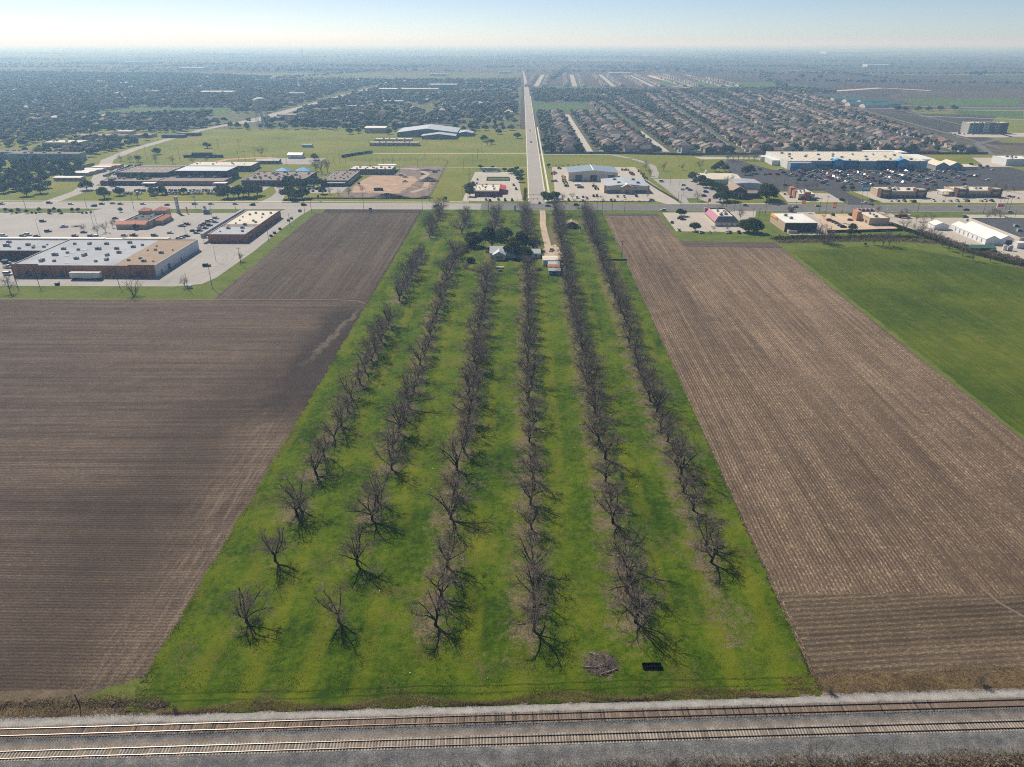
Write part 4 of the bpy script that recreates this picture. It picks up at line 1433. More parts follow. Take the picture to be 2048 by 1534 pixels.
# --- red tile restaurant
b = Bld('tile_roof_restaurant', 'tan restaurant with red tiled roofs and corner towers', 'restaurant', -286, -267, 506, 537, 4.6).flat(STUCCO, ROOF_DK, TRIM, .5)


def tiled(parent, x0, x1, y0, y1, z0, z1, bx, kind='hip'):
    mb = MB()
    if kind == 'hip':
        mb.hip(x0 - bx.cx, x1 - bx.cx, y0 - bx.cy, y1 - bx.cy, z0, z1, .5)
    else:
        mb.add([(x0 - bx.cx, y0 - bx.cy, z0), (x1 - bx.cx, y0 - bx.cy, z0), (x1 - bx.cx, y1 - bx.cy, z1), (x0 - bx.cx, y1 - bx.cy, z1), (x1 - bx.cx, y1 - bx.cy, z0), (x0 - bx.cx, y1 - bx.cy, z0)], [(0, 1, 2, 3), (1, 4, 2), (0, 3, 5), (0, 5, 4, 1)])
    return mb.build('tiled_roof', ROOF_TL, parent)


b.part('tower', STUCCO, (-287, -279.5, 531, 538, 0, 6.4))
tiled(b.o, -287, -279.5, 531, 538, 6.4, 8.4, b)
b.part('tower', STUCCO, (-275, -266, 530, 538.2, 0, 7.0))
tiled(b.o, -275, -266, 530, 538.2, 7.0, 9.2, b)
b.part('porch', STUCCO, (-289, -268, 501, 505.8, 0, 3.4))
tiled(b.o, -289.4, -267.4, 500.2, 505.9, 3.4, 4.9, b, 'lean')
b.part('porch', STUCCO, (-266.8, -262.5, 514, 530, 0, 3.3))
tiled(b.o, -267, -262, 513.5, 530.5, 3.3, 4.9, b)
b.windows('S', lin(4), 2.2, .8, 2.6)
b.units(6, 8, (.15, .85), (.2, .75), (1, 3))
# --- sign pylon and kiosk by the road
o = thing('sign_pylon', 'tall stone sign pylon by the road beside the shopping lot', 'sign', (-267.5, 553.5, 0))
mb = MB()
mb.box(-1.3, 1.3, -1.0, 1.0, 0, 1.2)
mb.build('base', STONE, o)
mb = MB()
mb.box(-1.0, 1.0, -.7, .7, 1.2, 11.5)
mb.build('shaft', M('pylon_grey', (.30, .29, .26), .2, 1.2), o)
mb = MB()
mb.box(-1.35, 1.35, -.95, .95, 11.5, 12.6)
mb.build('cap', STONE, o)
for z in (3, 5.6, 8.2):
    mb = MB()
    mb.box(-.7, .7, -.78, -.7, z, z + 1.9)
    mb.build('sign_panel', PAINT_W, o)
b = Bld('drive_up_kiosk', 'small kiosk with white peaked top by the road', 'kiosk', -247, -243.4, 551, 554.6, 3.2).hipped(WALL_BG, ROOF_WH, 2.0, .8)
b.windows('S', [.5], 1.6, 1, 2.2)
b = Bld('utility_box', 'white utility cabinet on the verge corner by the field', 'utility box', -181.2, -178.6, 366.3, 368, 1.6).flat(TRIM, ROOF_WH, TRIM, .05)
# --- school
b = Bld('school_hall', 'dark school hall with rows of white skylights', 'school building', -388, -339, 694.2, 734, 8).flat(WALL_DK, ROOF_BR, METAL_D, .3)
SKYL = skylight_mesh(1.8, 1.8).mesh('skylight', ROOF_WH)
for i in range(8):
    for j in range(4):
        ob('skylight', SKYL, b.o, (-21 + i * 6 + rnd.uniform(-.5, .5), -15 + j * 9.5, b.rz))
b = Bld('school_wing', 'low brick school wing in front of the skylit hall', 'school building', -392, -340.2, 671, 693.8, 4).flat(BRICK_D, ROOF_BR, METAL, .3)
b.windows('S', lin(7), 1.6, 1, 2.6)
b.units(8, 11, (.08, .9), (.4, .8), (0, 2))
b.part('entrance_canopy', TRIM, (-350, -338, 664, 670.8, 3.0, 3.3), (-349.6, -349.3, 664.3, 664.6, 0, 3), (-338.6, -338.3, 664.3, 664.6, 0, 3))
b = Bld('school_gym', 'tall dark school gymnasium with pale blue-grey roof', 'school building', -331.5, -281, 694.2, 722, 9.6).flat(WALL_DK, ROOF_MG, METAL_D, .15)
b.part('upper_roof', ROOF_MG, (-331.2, -281.3, 694.5, 721.7, 9.5, 9.7))
b = Bld('school_wing', 'low brick school wing with panelled front below the gymnasium', 'school building', -338.8, -277, 671, 693.8, 4.2).flat(BRICK, ROOF_BR, METAL, .3)
b.windows('S', lin(7, .08, .92), 1.0, .6, 3.2)
for k in range(4):
    ob('air_conditioner', UNITS[2], b.o, (-20 + k * 12, 8, b.rz))
b.part('entrance_canopy', TRIM, (-284, -272, 664, 670.8, 3.2, 3.5), (-283.6, -283.3, 664.3, 664.6, 0, 3.2), (-272.6, -272.3, 664.3, 664.6, 0, 3.2))
b = Bld('school_annex', 'long white-roofed school annex behind the gymnasium', 'school building', -346, -279, 752, 780, 5.6).flat(WALL_GR, ROOF_CR, METAL, .2)
b.units(7, 12, (.05, .95), (.3, .8), (3, 1))
b.windows('E', lin(5), 1.4, .8, 3)
b = Bld('school_block', 'broad brown-roofed school block crowded with roof units', 'school building', -260, -203, 671, 722, 5).flat(BRICK_D, ROOF_BR, METAL, .3)
b.units(30, 13, (.04, .96), (.04, .94), (0, 1, 2))
b.windows('S', lin(9), 1.5, .4, 3.4)
b = Bld('school_block', 'brown-roofed school block with white entrance strip by the building site', 'school building', -186, -161, 671, 727, 5).flat(WALL_GR, ROOF_BR, METAL, .3)
b.units(15, 14, (.08, .92), (.05, .95), (1, 3, 1))
b.part('entrance_canopy', TRIM, (-184, -163, 667.5, 670.8, 3.1, 3.4))
b.windows('S', lin(7), 1.6, .3, 2.7)
b.windows('E', lin(11), 1.6, .8, 3.4, STUCCO_L, 'panel', False)
b = Bld('school_block', 'cream-roofed school block behind the orange building pad', 'school building', -174, -131, 736, 760, 5).flat(WALL_GR, ROOF_CR, METAL, .3)
b.units(12, 15, (.08, .95), (.1, .9), (0, 1))
b.windows('S', lin(9), 1.8, .8, 3.2, BRICK, 'panel', False)
b.part('back_roof', ROOF_WH, (-150, -131, 761, 769, 4.6, 5.2))
for k, (x, y, lb) in enumerate(((-241, 735, 'left bright blue shade sail behind the school'), (-221, 738, 'right bright blue shade sail behind the school'))):
    o = thing('shade_sail', lb, 'shade sail', (x, y, 0), .1 * k)
    mb = MB()
    mb.hip(-7, 7, -6, 6, 3.6, 6.4, .3)
    mb.build('canopy', M('sail_blue', (.05, .32, .62), .1, .4, .6), o)
    for sx in (-1, 1):
        for sy in (-1, 1):
            mb = MB()
            mb.cyl(6.6 * sx, 5.6 * sy, 0, 3.7, .12, None, 6)
            mb.build('post', METAL, o)
b = Bld('metal_barn', 'white metal barn with grey-blue gable behind the school', 'barn', -268.5, -252, 843, 853, 4).gabled(PAINT_W, ROOF_MG, 1.8)
b.windows('S', [.35], 1.4, 0, 2.4, METAL_D, 'door', False)
b = Bld('metal_barn', 'long low cream-roofed barn behind the school annex', 'barn', -291, -266, 802, 811, 3.4).gabled(WALL_GR, ROOF_CR, 1.4)
b.windows('S', lin(4), 1.4, .6, 2.2)
for k in range(6):
    px = [(135, 362), (159, 352), (172, 348.5), (185, 345), (204, 340), (219, 336.5)][k]
    x, y = G(*px)
    L = [26, 18, 18, 20, 18, 22][k]
    b = Bld('portable_classroom', f'low portable classroom with {"white" if k < 5 else "peach"} roof, {nth(k + 1)} from the road in its row', 'classroom', x - L / 2, x + L / 2, y, y + 9, 3.0, 0, 'portable classrooms by the diagonal road').gabled(STUCCO, ROOF_WH if k < 5 else M('roof_peach', (.62, .40, .25), .1, .3), .5)
    b.windows('S', lin(4), 1.2, .8, 2.1)
# --- red restaurant
WINE = M('wine_red', (.22, .025, .045), .1, .4)
b = Bld('red_restaurant', 'dark red restaurant with cream flat roof and sloped red awning', 'restaurant', -40.5, -19.5, 623, 655, 5).flat(WINE, ROOF_CR, ROOF_CR, .35)
b.part('fascia', ROOF_CR, (-40.7, -19.3, 622.75, 622.98, 3.9, 5.1))
b.windows('S', lin(6), 2.4, .6, 2.6)
b.units(12, 21, (.1, .9), (.1, .95), (1, 3, 3))
mb = MB()
mb.add([(-19.3 - b.cx, 634 - b.cy, 5.0), (-14 - b.cx, 634 - b.cy, 3.6), (-14 - b.cx, 655 - b.cy, 3.6), (-19.3 - b.cx, 655 - b.cy, 5.0), (-14 - b.cx, 634 - b.cy, 0), (-14 - b.cx, 655 - b.cy, 0), (-19.3 - b.cx, 634 - b.cy, 0)], [(0, 1, 2, 3), (1, 4, 5, 2), (0, 6, 4, 1)])
mb.build('awning', M('awning_red', (.42, .06, .08), .1, .4), b.o)
o = thing('patio_fence', 'low railing round the green patch behind the red restaurant', 'fence', (-23, 708, 0))
for a in ((-11, 11, -8, -7.9), (-11, 11, 7.9, 8), (-11, -10.9, -8, 8), (10.9, 11, -8, 8)):
    mb = MB()
    mb.box(*a, .2, 1.2)
    mb.build('railing', WALL_GR, o)
# --- tractor dealer
b = Bld('tractor_hall', 'large tractor workshop with blue-grey gable roof and open bays', 'workshop', 45, 92, 701, 735, 7.6).gabled(STUCCO_L, ROOF_MT, 2.2, 'y', .8)
b.part('ridge_cap', TRIM, (68.0, 69.0, 700, 736, 9.95, 10.12))
for x in (51.5, 66, 83):
    b.part('bay_door', METAL_D, (x, x + 6.5, 700.9, 701.05, 0, 5.6))
b = Bld('tractor_shop', 'cream shop with grey metal roof and gabled entrance at the tractor lot', 'shop', 73.5, 112, 641, 677, 5.8).gabled(STUCCO_L, ROOF_MG, 1.6, 'y', .5)
b.part('front_wall', STUCCO_L, (73, 112.5, 640, 640.5, 0, 6.4))
b.part('stone_base', BRICK, (72.9, 74.2, 639.8, 641, 0, 6.6), (111.3, 112.6, 639.8, 641, 0, 6.6))
mb = MB()
mb.gable_wall(-5, 5, -1.2, 1.2, 5.6, 8.0, 'y')
mb.build('entrance_wall', STUCCO, b.o, (0, -19.6, 0))
mb = MB()
mb.gable(-5, 5, -1.6, 4, 5.62, 8.05, 'y', .5)
mb.build('entrance_roof', ROOF_WH, b.o, (0, -19.6, 0))
b.part('sign_panel', M('sign_gold', (.45, .26, .08), .1, .4), (90.8, 94.8, 638.0, 638.2, 5.4, 6.4))
b.part('entrance_door', GLASS, (91.3, 94.3, 638.05, 638.19, 0, 2.6))
for k in range(6):
    x = [76, 79.5, 83, 99, 102.5, 106][k]
    b.part('window', STUCCO, (x, x + 2.2, 639.88, 640.0, 4.3, 5.2))
b.part('shop_window', GLASS, (75, 86.5, 639.88, 640.0, .5, 2.6))
b.part('shop_window', GLASS, (99.5, 110.5, 639.88, 640.0, .5, 2.6))
for k in range(4):
    ob('air_conditioner', UNITS[2], b.o, ([-8, -6, 9, 11][k], [8, -8, 8, -8][k], 6.55))
# --- church group
b = Bld('church_hall', 'low church hall with broad white roof behind dark oaks', 'church', 167, 206, 686, 719, 4.2).gabled(STUCCO_L, ROOF_CR, 1.6, 'x', .6)
b.part('vent_tower', TRIM, (178, 180, 712, 714, 4.2, 8.5))
b = Bld('church_gym', 'pale metal church gymnasium with light grey roof', 'church', 188, 211, 642, 664, 8).gabled(M('metal_pale', (.5, .53, .56), .08, .4), ROOF_GY, .8, 'y', .3)
b.windows('S', [.3, .7], 1.2, 0, 2.2, METAL_D, 'door', False)
b = Bld('chapel', 'brick chapel with brown pitched roof in front of the pale gymnasium', 'church', 178.5, 192, 618, 640, 6).gabled(BRICK_D, M('roof_brown_shingle', (.33, .24, .18), .15, .6), 3.6, 'y', .6)
b.windows('S', [.3, .5, .7], .9, 1, 4.4, TRIM)
b = Bld('chapel_wing', 'low dark brick wing right of the chapel', 'church', 192.2, 204, 619, 634, 4).flat(BRICK_D, ROOF_BR, METAL, .2)
b.windows('S', lin(4), 1.2, 1, 2.4)
# --- big store
b = Bld('big_store', 'huge white-roofed store with blue front above the packed car park', 'store', 279, 424, 776, 850, 8).flat(PAINT_W, ROOF_CR, TRIM, .3)
for i in range(25):
    for j in range(8):
        ob('skylight', SKYL, b.o, (-68 + i * 5.65, -31 + j * 8.6, b.rz))
b.units(22, 31, (.03, .97), (.05, .95), (2, 2, 0))
fw = M('store_front', (.34, .41, .48), .1, .3)
b.part('front_wall', fw, (304, 424.2, 774.6, 775.9, 0, 8.4))
b.part('dark_front', BLUE_D, (336, 352, 773.2, 774.5, 0, 9.0), (371, 391, 773.2, 774.5, 0, 9.0), (402, 412, 773.4, 774.5, 0, 5))
b.part('dark_front', M('store_green', (.05, .12, .12), .1, .3), (309, 324, 773.3, 774.5, 2.2, 5.4))
b.part('pale_panel', WALL_BG, (353, 370, 773.6, 774.5, 2, 8.2))
for x in (325, 391.5):
    b.part('entrance_wall', BLUE, (x, x + 10.5, 770.2, 774.4, 0, 9.0))
    mb = MB()
    mb.gable(x - 5 - b.cx + 4.2, x + 6.3 + 5 - b.cx - .2, 770 - b.cy, 776 - b.cy, 9.0, 11.2, 'y', .3)
    mb.gable_wall(x - b.cx, x + 10.5 - b.cx, 770.3 - b.cy, 774.3 - b.cy, 9.0, 11.0, 'y')
    mb.build('entrance_gable', BLUE, b.o)
    b.part('sign_panel', WALL_BG, (x + 2.2, x + 8.4, 769.9, 770.18, 4.5, 7.2))
    b.part('entrance_door', GLASS, (x + 2, x + 8.6, 769.95, 770.17, 0, 3))
b.part('sign_panel', BLUE, (360, 364, 773.4, 773.58, 4.5, 7.0))
b.part('side_bay', WALL_BG, (279, 301, 766, 775.7, 0, 7.4))
b.part('side_bay_panel', BLUE, (280, 288, 765.8, 765.98, 0, 7.4))
b.part('loading_dock', PAINT_W, (271, 278.9, 800, 826, 0, 5.2))
b.part('loading_dock', PAINT_W, (268, 278.9, 829, 842, 0, 4.6))
b.part('rear_bay', TRIM, (396, 440, 850.2, 868, 0, 7))
b.part('rear_blue_band', BLUE, (402, 440.2, 849.6, 850.1, 3, 6.6))
b.part('east_bay', PAINT_W, (424.3, 444, 795, 835, 0, 7.2))
o = thing('garden_centre', 'twin-gabled white-roofed garden centre at the right end of the big store', 'garden centre', (444, 782, 0))
for dx in (-12, 2):
    mb = MB()
    mb.gable_wall(dx, dx + 13.6, -11, 11, 4.2, 7.6, 'y')
    mb.build('wall', WALL_BG, o)
    mb = MB()
    mb.gable(dx, dx + 13.6, -11, 11, 4.25, 7.65, 'y', .3)
    mb.build('roof', ROOF_CR, o)
mb = MB()
mb.box(16, 32, -9, 8, 0, 3.0)
mb.build('shade_roof', ROOF_CR, o)
# --- white box on the right, outparcels
b = Bld('white_shop', 'white box shop with rooftop units at the right edge beyond the big store', 'shop', 522, 556, 800, 826, 7).flat(PAINT_W, ROOF_WH, TRIM, .3)
b.units(6, 41, (.1, .9), (.2, .9), (2, 0))
b.part('blue_awning', BLUE, (545, 556, 797, 799.8, 2.6, 3.4))


def outparcel(name, label, x0, x1, y0, y1, seed):
    b = Bld(name, label, 'shops', x0, x1, y0, y1, 5.6).flat(STUCCO, ROOF_CR, TRIM_B, .4)
    for xa, xb in ((x0 - .4, x0 + 8.5), (x1 - 8.5, x1 + .4)):
        b.part('corner_tower', BRICK_D, (xa, xa + 1.4, y0 - .8, y0 + 6, 0, 7.4), (xb - 1.4, xb, y0 - .8, y0 + 6, 0, 7.4))
        b.part('tower_front', STUCCO, (xa + 1.4, xb - 1.4, y0 - .6, y0 + 5.8, 4.6, 7.2))
        b.part('tower_window', GLASS, (xa + 1.4, xb - 1.4, y0 - .5, y0 - .1, .3, 2.8))
        b.part('tower_window', BLUE_D, (xa + 1.6, xb - 1.6, y0 - .75, y0 - .62, 4.8, 6.2))
    for k in range(5):
        w_ = (x1 - x0 - 18) / 5
        xx = x0 + 9 + k * w_
        b.part('shop_window', GLASS, (xx + .3, xx + w_ - .3, y0 - .12, y0 - .01, .3, 3.0))
    b.part('awning', STUCCO_L, (x0 + 8.6, x1 - 8.6, y0 - 1.4, y0 - .13, 3.1, 3.35))
    b.units(5, seed, (.2, .8), (.2, .9), (0, 2))
    return b


outparcel('strip_shops', 'tan strip of shops with dark corner towers, left of the two', 307, 345, 621, 644, 51)
b = outparcel('strip_shops', 'tan strip of shops with dark corner towers, right of the two', 374, 411, 625, 647, 52)
b.part('drive_canopy', TRIM, (364, 373.8, 630, 640, 3.6, 4.0), (364.4, 365.2, 630.4, 631.2, 0, 3.6), (364.4, 365.2, 638.6, 639.4, 0, 3.6))
b = Bld('drive_in_restaurant', 'tan and brick drive-through restaurant with stepped parapet towers', 'restaurant', 233.5, 247, 611, 634, 5).flat(STUCCO_L, ROOF_CR, TRIM, .5)
b.part('brick_tower', BRICK, (232.5, 236, 628, 635, 0, 7.2), (232.8, 234.6, 618, 624, 0, 6.4), (238, 243, 610.2, 613, 0, 6.6))
b.part('front_band', BRICK_D, (233.3, 247.2, 610.7, 610.98, 0, 1.6))
b.windows('S', [.25, .75], 2.4, 1.7, 2.9)
b.units(5, 53, (.2, .8), (.3, .9), (1, 3))
# --- pink restaurant
PINK = M('roof_pink', (.42, .20, .26), .1, .5)
b = Bld('pink_restaurant', 'restaurant with pink and dark mansard roof beside the road', 'restaurant', 140, 157, 515, 549, 3.2)
mb = MB()
mb.box(-8, 8, -16.5, 16.5, 0, 3.2, top=False)
mb.build('wall', STUCCO_L, b.o)


def mansard(faces, mat):
    x0, x1, y0, y1 = -9, 9, -17.5, 17.5
    a, c = 3.2, 3.4
    lo = [(x0, y0, 3.1), (x1, y0, 3.1), (x1, y1, 3.1), (x0, y1, 3.1)]
    hi = [(x0 + a, y0 + c, 6.6), (x1 - a, y0 + c, 6.6), (x1 - a, y1 - c, 6.6), (x0 + a, y1 - c, 6.6)]
    mb = MB()
    for k in faces:
        q = (k + 1) % 4
        mb.add([lo[k], lo[q], hi[q], hi[k]], [(0, 1, 2, 3)])
    mb.build('mansard_roof', mat, b.o)


mansard((0, 1, 2), M('roof_slate_blue', (.10, .115, .15), .15, .6))
mansard((3,), PINK)
mb = MB()
mb.box(-5.7, 5.7, -14, 14, 5.6, 5.9)
mb.build('flat_roof', ROOF_CR, b.o)
b.rz = 5.9
b.units(7, 55, (.25, .75), (.2, .85), (0, 1))
b.windows('S', lin(4), 2.4, .7, 2.3, TRIM)
b.part('entrance_tower', PINK, (139.4, 141.4, 546, 549.5, 3.3, 6.6))
# --- white roof store
b = Bld('white_roof_store', 'tan box store with bright white roof and orange band', 'store', 184.5, 207, 498.5, 530, 6.4).flat(STUCCO, ROOF_WH, ROOF_WH, .12)
b.part('sign_band', M('sign_orange', (.72, .20, .04), .06, .5), (184.2, 184.48, 515, 530.2, 4.6, 6.6))
b.part('sign_band_text', M('sign_yellow', (.78, .55, .06), .06, .5), (184.05, 184.19, 518, 528, 5.2, 6.0))
b.part('screen_wall', STUCCO_L, (186, 187.2, 494, 498.3, 0, 2.2), (187.2, 192, 494, 494.3, 0, 2.2))
b.part('rear_wall', WALL_DK, (184.6, 206.9, 498.3, 498.48, 0, 5.9))
for x, y in ((193, 512), (192, 521)):
    ob('air_conditioner', UNITS[0], b.o, (x - b.cx, y - b.cy, b.rz))
# --- striped restaurant
b = Bld('striped_restaurant', 'tan restaurant with red, white and blue striped awning band', 'restaurant', 253, 267.5, 520, 545, 5).flat(STUCCO, ROOF_CR, TRIM_B, .5)
for k in range(14):
    b.part('awning_stripe', [M('stripe_red', (.5, .05, .05), .05), TRIM, M('stripe_blue', (.05, .08, .3), .05)][k % 3], (253 + k * 1.03, 254.03 + k * 1.03, 545.1, 546.6, 4.2, 6.4))
b.part('entrance_tower', M('stucco_orange', (.5, .27, .15), .1), (249.8, 252.9, 534, 542, 0, 6.8))
b.windows('W', [.2, .4, .6], 2.4, .7, 2.5)
b.units(3, 57, (.2, .8), (.2, .8), (0, 1))
# --- nursery
o = thing('greenhouse', 'long white twin-ridged greenhouse of the plant nursery', 'greenhouse', (314, 486, 0), -.0)
GHW = M('greenhouse_white', (.74, .75, .77), .05, .3)
for dx in (-9.0, 0.2):
    mb = MB()
    mb.gable_wall(dx, dx + 9, -21, 21, 3.6, 5.8, 'y')
    mb.build('wall', GHW, o)
    mb = MB()
    mb.gable(dx, dx + 9, -21, 21, 3.62, 5.85, 'y', .15)
    mb.build('roof', ROOF_WH, o)
mb = MB()
mb.box(4.2, 8.2, -21.12, -20.95, 0, 3.0)
mb.build('doorway', METAL_D, o)
for k in range(7):
    mb = MB()
    mb.box(-9.1, -8.98, -17 + k * 5.2, -15.9 + k * 5.2, .6, 3.0)
    mb.build('window', WALL_BG, o)
b = Bld('nursery_shed', 'small white gabled shed left of the long greenhouse', 'shed', 293, 303, 506, 515, 3.2).gabled(GHW, ROOF_WH, 1.8, 'y', .3)
b = Bld('dark_roof_shop', 'wide shop with near-black flat roof right of the greenhouse', 'shop', 324.5, 400, 462, 520, 5.4).flat(STUCCO_L, ROOF_DK, TRIM, .4)
b.units(4, 61, (.1, .5), (.2, .8), (2, 2))
b = Bld('white_pump_house', 'small white pump house at the near end of the greenhouse', 'shed', 320.2, 325, 456, 461, 3.4).gabled(PAINT_W, ROOF_WH, .4, 'x', .2)
b = Bld('green_shade_tent', 'long dark green striped shade tent near the nursery fence', 'tent', 285, 301, 447, 454, 2.4).gabled(M('tent_green', (.03, .09, .06), .2, .6), M('tent_stripe', (.07, .16, .11), .4, .9), 1.2, 'x', .3)
for k, (x, y) in enumerate(((309.5, 451.5), (312.6, 450.6))):
    o = thing('water_tank', ['left pale round water tank below the greenhouse', 'right grey round water tank below the greenhouse'][k], 'tank', (x, y, 0))
    mb = MB()
    mb.cyl(0, 0, 0, 3.2, 1.3, None, 14)
    mb.build('body', [TRIM, METAL][k], o)
    mb = MB()
    mb.cyl(0, 0, 3.2, 3.7, 1.3, .3, 14)
    mb.build('lid', METAL, o)
# --- farm
b = Bld('farmhouse', 'white farmhouse with pale metal roof half hidden by oaks', 'house', -19, -3, 428, 440, 3.4).gabled(M('clapboard_white', (.55, .55, .54), .1, .5, streak=True), M('roof_tin', (.44, .46, .49), .14, .4, .45, .4), 2.6, 'x', .6)
b.windows('S', [.2, .35], 1.0, 1, 2.4, TRIM_B)
mb = MB()
mb.gable_wall(-3.6, 3.6, -2.4, 2.4, 3.2, 5.2, 'y')
mb.build('porch_wall', M('clapboard_white'), b.o, (-2.5, -7.6, 0))
mb = MB()
mb.gable(-3.6, 3.6, -2.4, 4.5, 3.25, 5.25, 'y', .5)
mb.build('porch_roof', M('roof_tin'), b.o, (-2.5, -7.6, 0))
for k in range(3):
    mb = MB()
    mb.box(-1.9 + k * 1.4, -1.0 + k * 1.4, -2.46, -2.38, 1, 2.4)
    mb.build('window', TRIM_B, b.o, (-2.5, -7.6, 0))
b.part('chimney', BRICK, (-9.6, -8.8, 434.5, 435.3, 5, 7.2))
b = Bld('farmhouse_wing', 'low wing of the farmhouse running right under the trees', 'house', -2.8, 11.5, 429, 437, 3.0).gabled(M('clapboard_white'), M('roof_tin'), 1.6, 'x', .5)
b.windows('S', lin(4), 1.0, .9, 2.2, GLASS)
for k, (x0, x1, y0, y1, h, rs, ax, rf, wl, lb) in enumerate((
        (13, 21.5, 412, 421, 3.4, .5, 'x', ROOF_CR, PAINT_W, 'white-roofed metal shed at the end of the gravel drive'), (16, 22.3, 405.5, 411.4, 2.8, .4, 'x', ROOF_MG, WALL_BG, 'pale grey metal shed between the white and the rusty shed'),
        (15.6, 22.2, 398.6, 405, 2.9, .5, 'x', ROOF_RU, WALL_DK, 'shed with rusty orange iron roof beside the orchard row'), (15.8, 22.3, 393.2, 398.2, 2.5, .35, 'x', ROOF_GY, M('blue_shed', (.28, .36, .42), .15, .6), 'small blue-grey shed nearest the camera in the farm yard'))):
    b = Bld('farm_shed', lb, 'shed', x0, x1, y0, y1, h).gabled(wl, rf, rs, ax, .35)
    b.windows('S', [.5], 2.0, 0, 1.9, METAL_D, 'door', False)
b = Bld('old_barn', 'weathered grey barn with rusty roof among the orchard trees', 'barn', 31.5, 40.5, 507, 514, 2.8).gabled(M('grey_boards', (.17, .15, .135), .25, .9, streak=True), M('roof_barn_rust', (.36, .27, .20), .3, .5), 2.0, 'y', .4)
b.part('lean_to', ROOF_MG, (27.5, 31.3, 508, 515, 2.4, 2.6), (27.7, 27.9, 508.2, 508.4, 0, 2.4))
b.windows('S', [.5], 2.0, 0, 2.2, METAL_D, 'door', False)
o = thing('pen_fence', 'pale board pen fence beside the old barn', 'fence', (46, 500, 0))
for i in range(9):
    mb = MB()
    mb.box(-5.05, -4.9, -10 + i * 2.4, -9.85 + i * 2.4, 0, 1.3)
    mb.build('post', STONE, o)
for z in (.5, 1.0):
    mb = MB()
    mb.box(-5.02, -4.93, -10, 9.5, z, z + .15)
    mb.build('rail', STONE, o)
o = thing('garden_cart', 'small blue cart on the farm lawn', 'cart', (-12.3, 400.5, 0), .2)
mb = MB()
mb.prism([(-1, -.7), (1, -.7), (1, .7), (-1, .7)], .5, 1.2)
mb.build('tray', M('cart_blue', (.05, .10, .25), .1), o)
for s in (-1, 1):
    mb = MB()
    mb.path([(.2, s * .75, .4), (.2, s * .9, .4)], [.4, .4], 8)
    mb.build('wheel', METAL_D, o)
o = thing('lawn_table', 'pale slatted table on the farm lawn behind the blue cart', 'table', (-12.6, 407, 0))
for k in range(5):
    mb = MB()
    mb.box(-2.2, 2.2, -.9 + k * .37, -.6 + k * .37, .74, .8)
    mb.build('slat', STUCCO_L, o)
for sx in (-1.8, 1.8):
    mb = MB()
    mb.box(sx - .08, sx + .08, -.7, .7, 0, .74)
    mb.build('leg', STUCCO_L, o)
# --- brush pile, trough, litter near the railway
o = thing('brush_pile', 'round grey pile of cut branches on the grass by the railway', 'brush pile', (17.5, 111.3, 0))
mb = MB()
rb = random.Random(5)
for i in range(520):
    a, q = rb.uniform(0, 6.28), 3.9 * math.sqrt(rb.random())
    p = Vector((q * math.cos(a), q * math.sin(a) * .85, .08 + rb.random() * max(.05, (1.0 - q / 4.2)) * 2.0))
    d = Vector((rb.gauss(0, 1), rb.gauss(0, 1), rb.gauss(0, .38))).normalized()
    L = rb.uniform(.5, 1.9)
    mb.path([p - d * L / 2, p + rvec(rb, .06), p + d * L / 2], [.03, .025, .012], 3)
q = mb.build('twig_heap', M('dead_branch', (.20, .15, .12), .35, 1.5), o)
q['kind'] = 'stuff'
for pts in ([(-3.9, -1.0, .35), (-1.5, -1.3, .4), (1.0, -.4, .7), (1.6, .3, .9)], [(-.2, -2.9, .3), (1.6, -2.3, .35), (3.4, -1.4, .4)], [(-2.2, 2.6, .5), (-.4, 1.9, .7), (1.6, 1.7, .6)]):
    mb = MB()
    mb.path(pts, [.14 - .02 * i for i in range(len(pts))], 6)
    mb.build('log', M('log_grey', (.30, .25, .20), .25, 1.5), o)
mb = MB()
n = 26
mb.add([(0, 0, .28)] + [((3.3 + .5 * math.sin(k * 2.3)) * math.cos(k * 6.283 / n), (2.8 + .5 * math.cos(k * 1.7)) * math.sin(k * 6.283 / n), .13) for k in range(n)], [(0, k + 1, (k + 1) % n + 1) for k in range(n)])
mb.build('ash_bed', M('ash_grey', (.10, .09, .085), .45, 1.2), o)
o = thing('stock_trough', 'rectangular open trough coloured black like pit shade, on the grass by the railway', 'trough', (28.3, 110.6, 0), .02)
PIT_SHADE = M('trough_shade', (.003, .003, .003), .2, 1.0, .95, .02)  # near-black colour stands in for the deep shade inside a pit
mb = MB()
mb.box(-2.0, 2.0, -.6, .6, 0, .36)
mb.build('floor', PIT_SHADE, o)
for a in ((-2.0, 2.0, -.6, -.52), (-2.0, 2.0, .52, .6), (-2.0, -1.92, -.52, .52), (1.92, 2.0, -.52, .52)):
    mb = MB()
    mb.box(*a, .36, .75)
    mb.build('side', PIT_SHADE, o)
mb = MB()
rb = random.Random(12)
for i in range(70):
    x, y = rb.uniform(-76, 62), 104 + rb.random() ** 1.3 * 380
    s = rb.uniform(.05, .14)
    mb.prism([(x - s, y - s * .6), (x + s * .9, y - s * .7), (x + s, y + s * .6), (x - s * .7, y + s * .8)], .12, .12 + rb.uniform(.1, .3))
o = mb.build('litter', TRIM)
tag(o, 'small white scraps of litter over the orchard grass', None, kind='stuff')
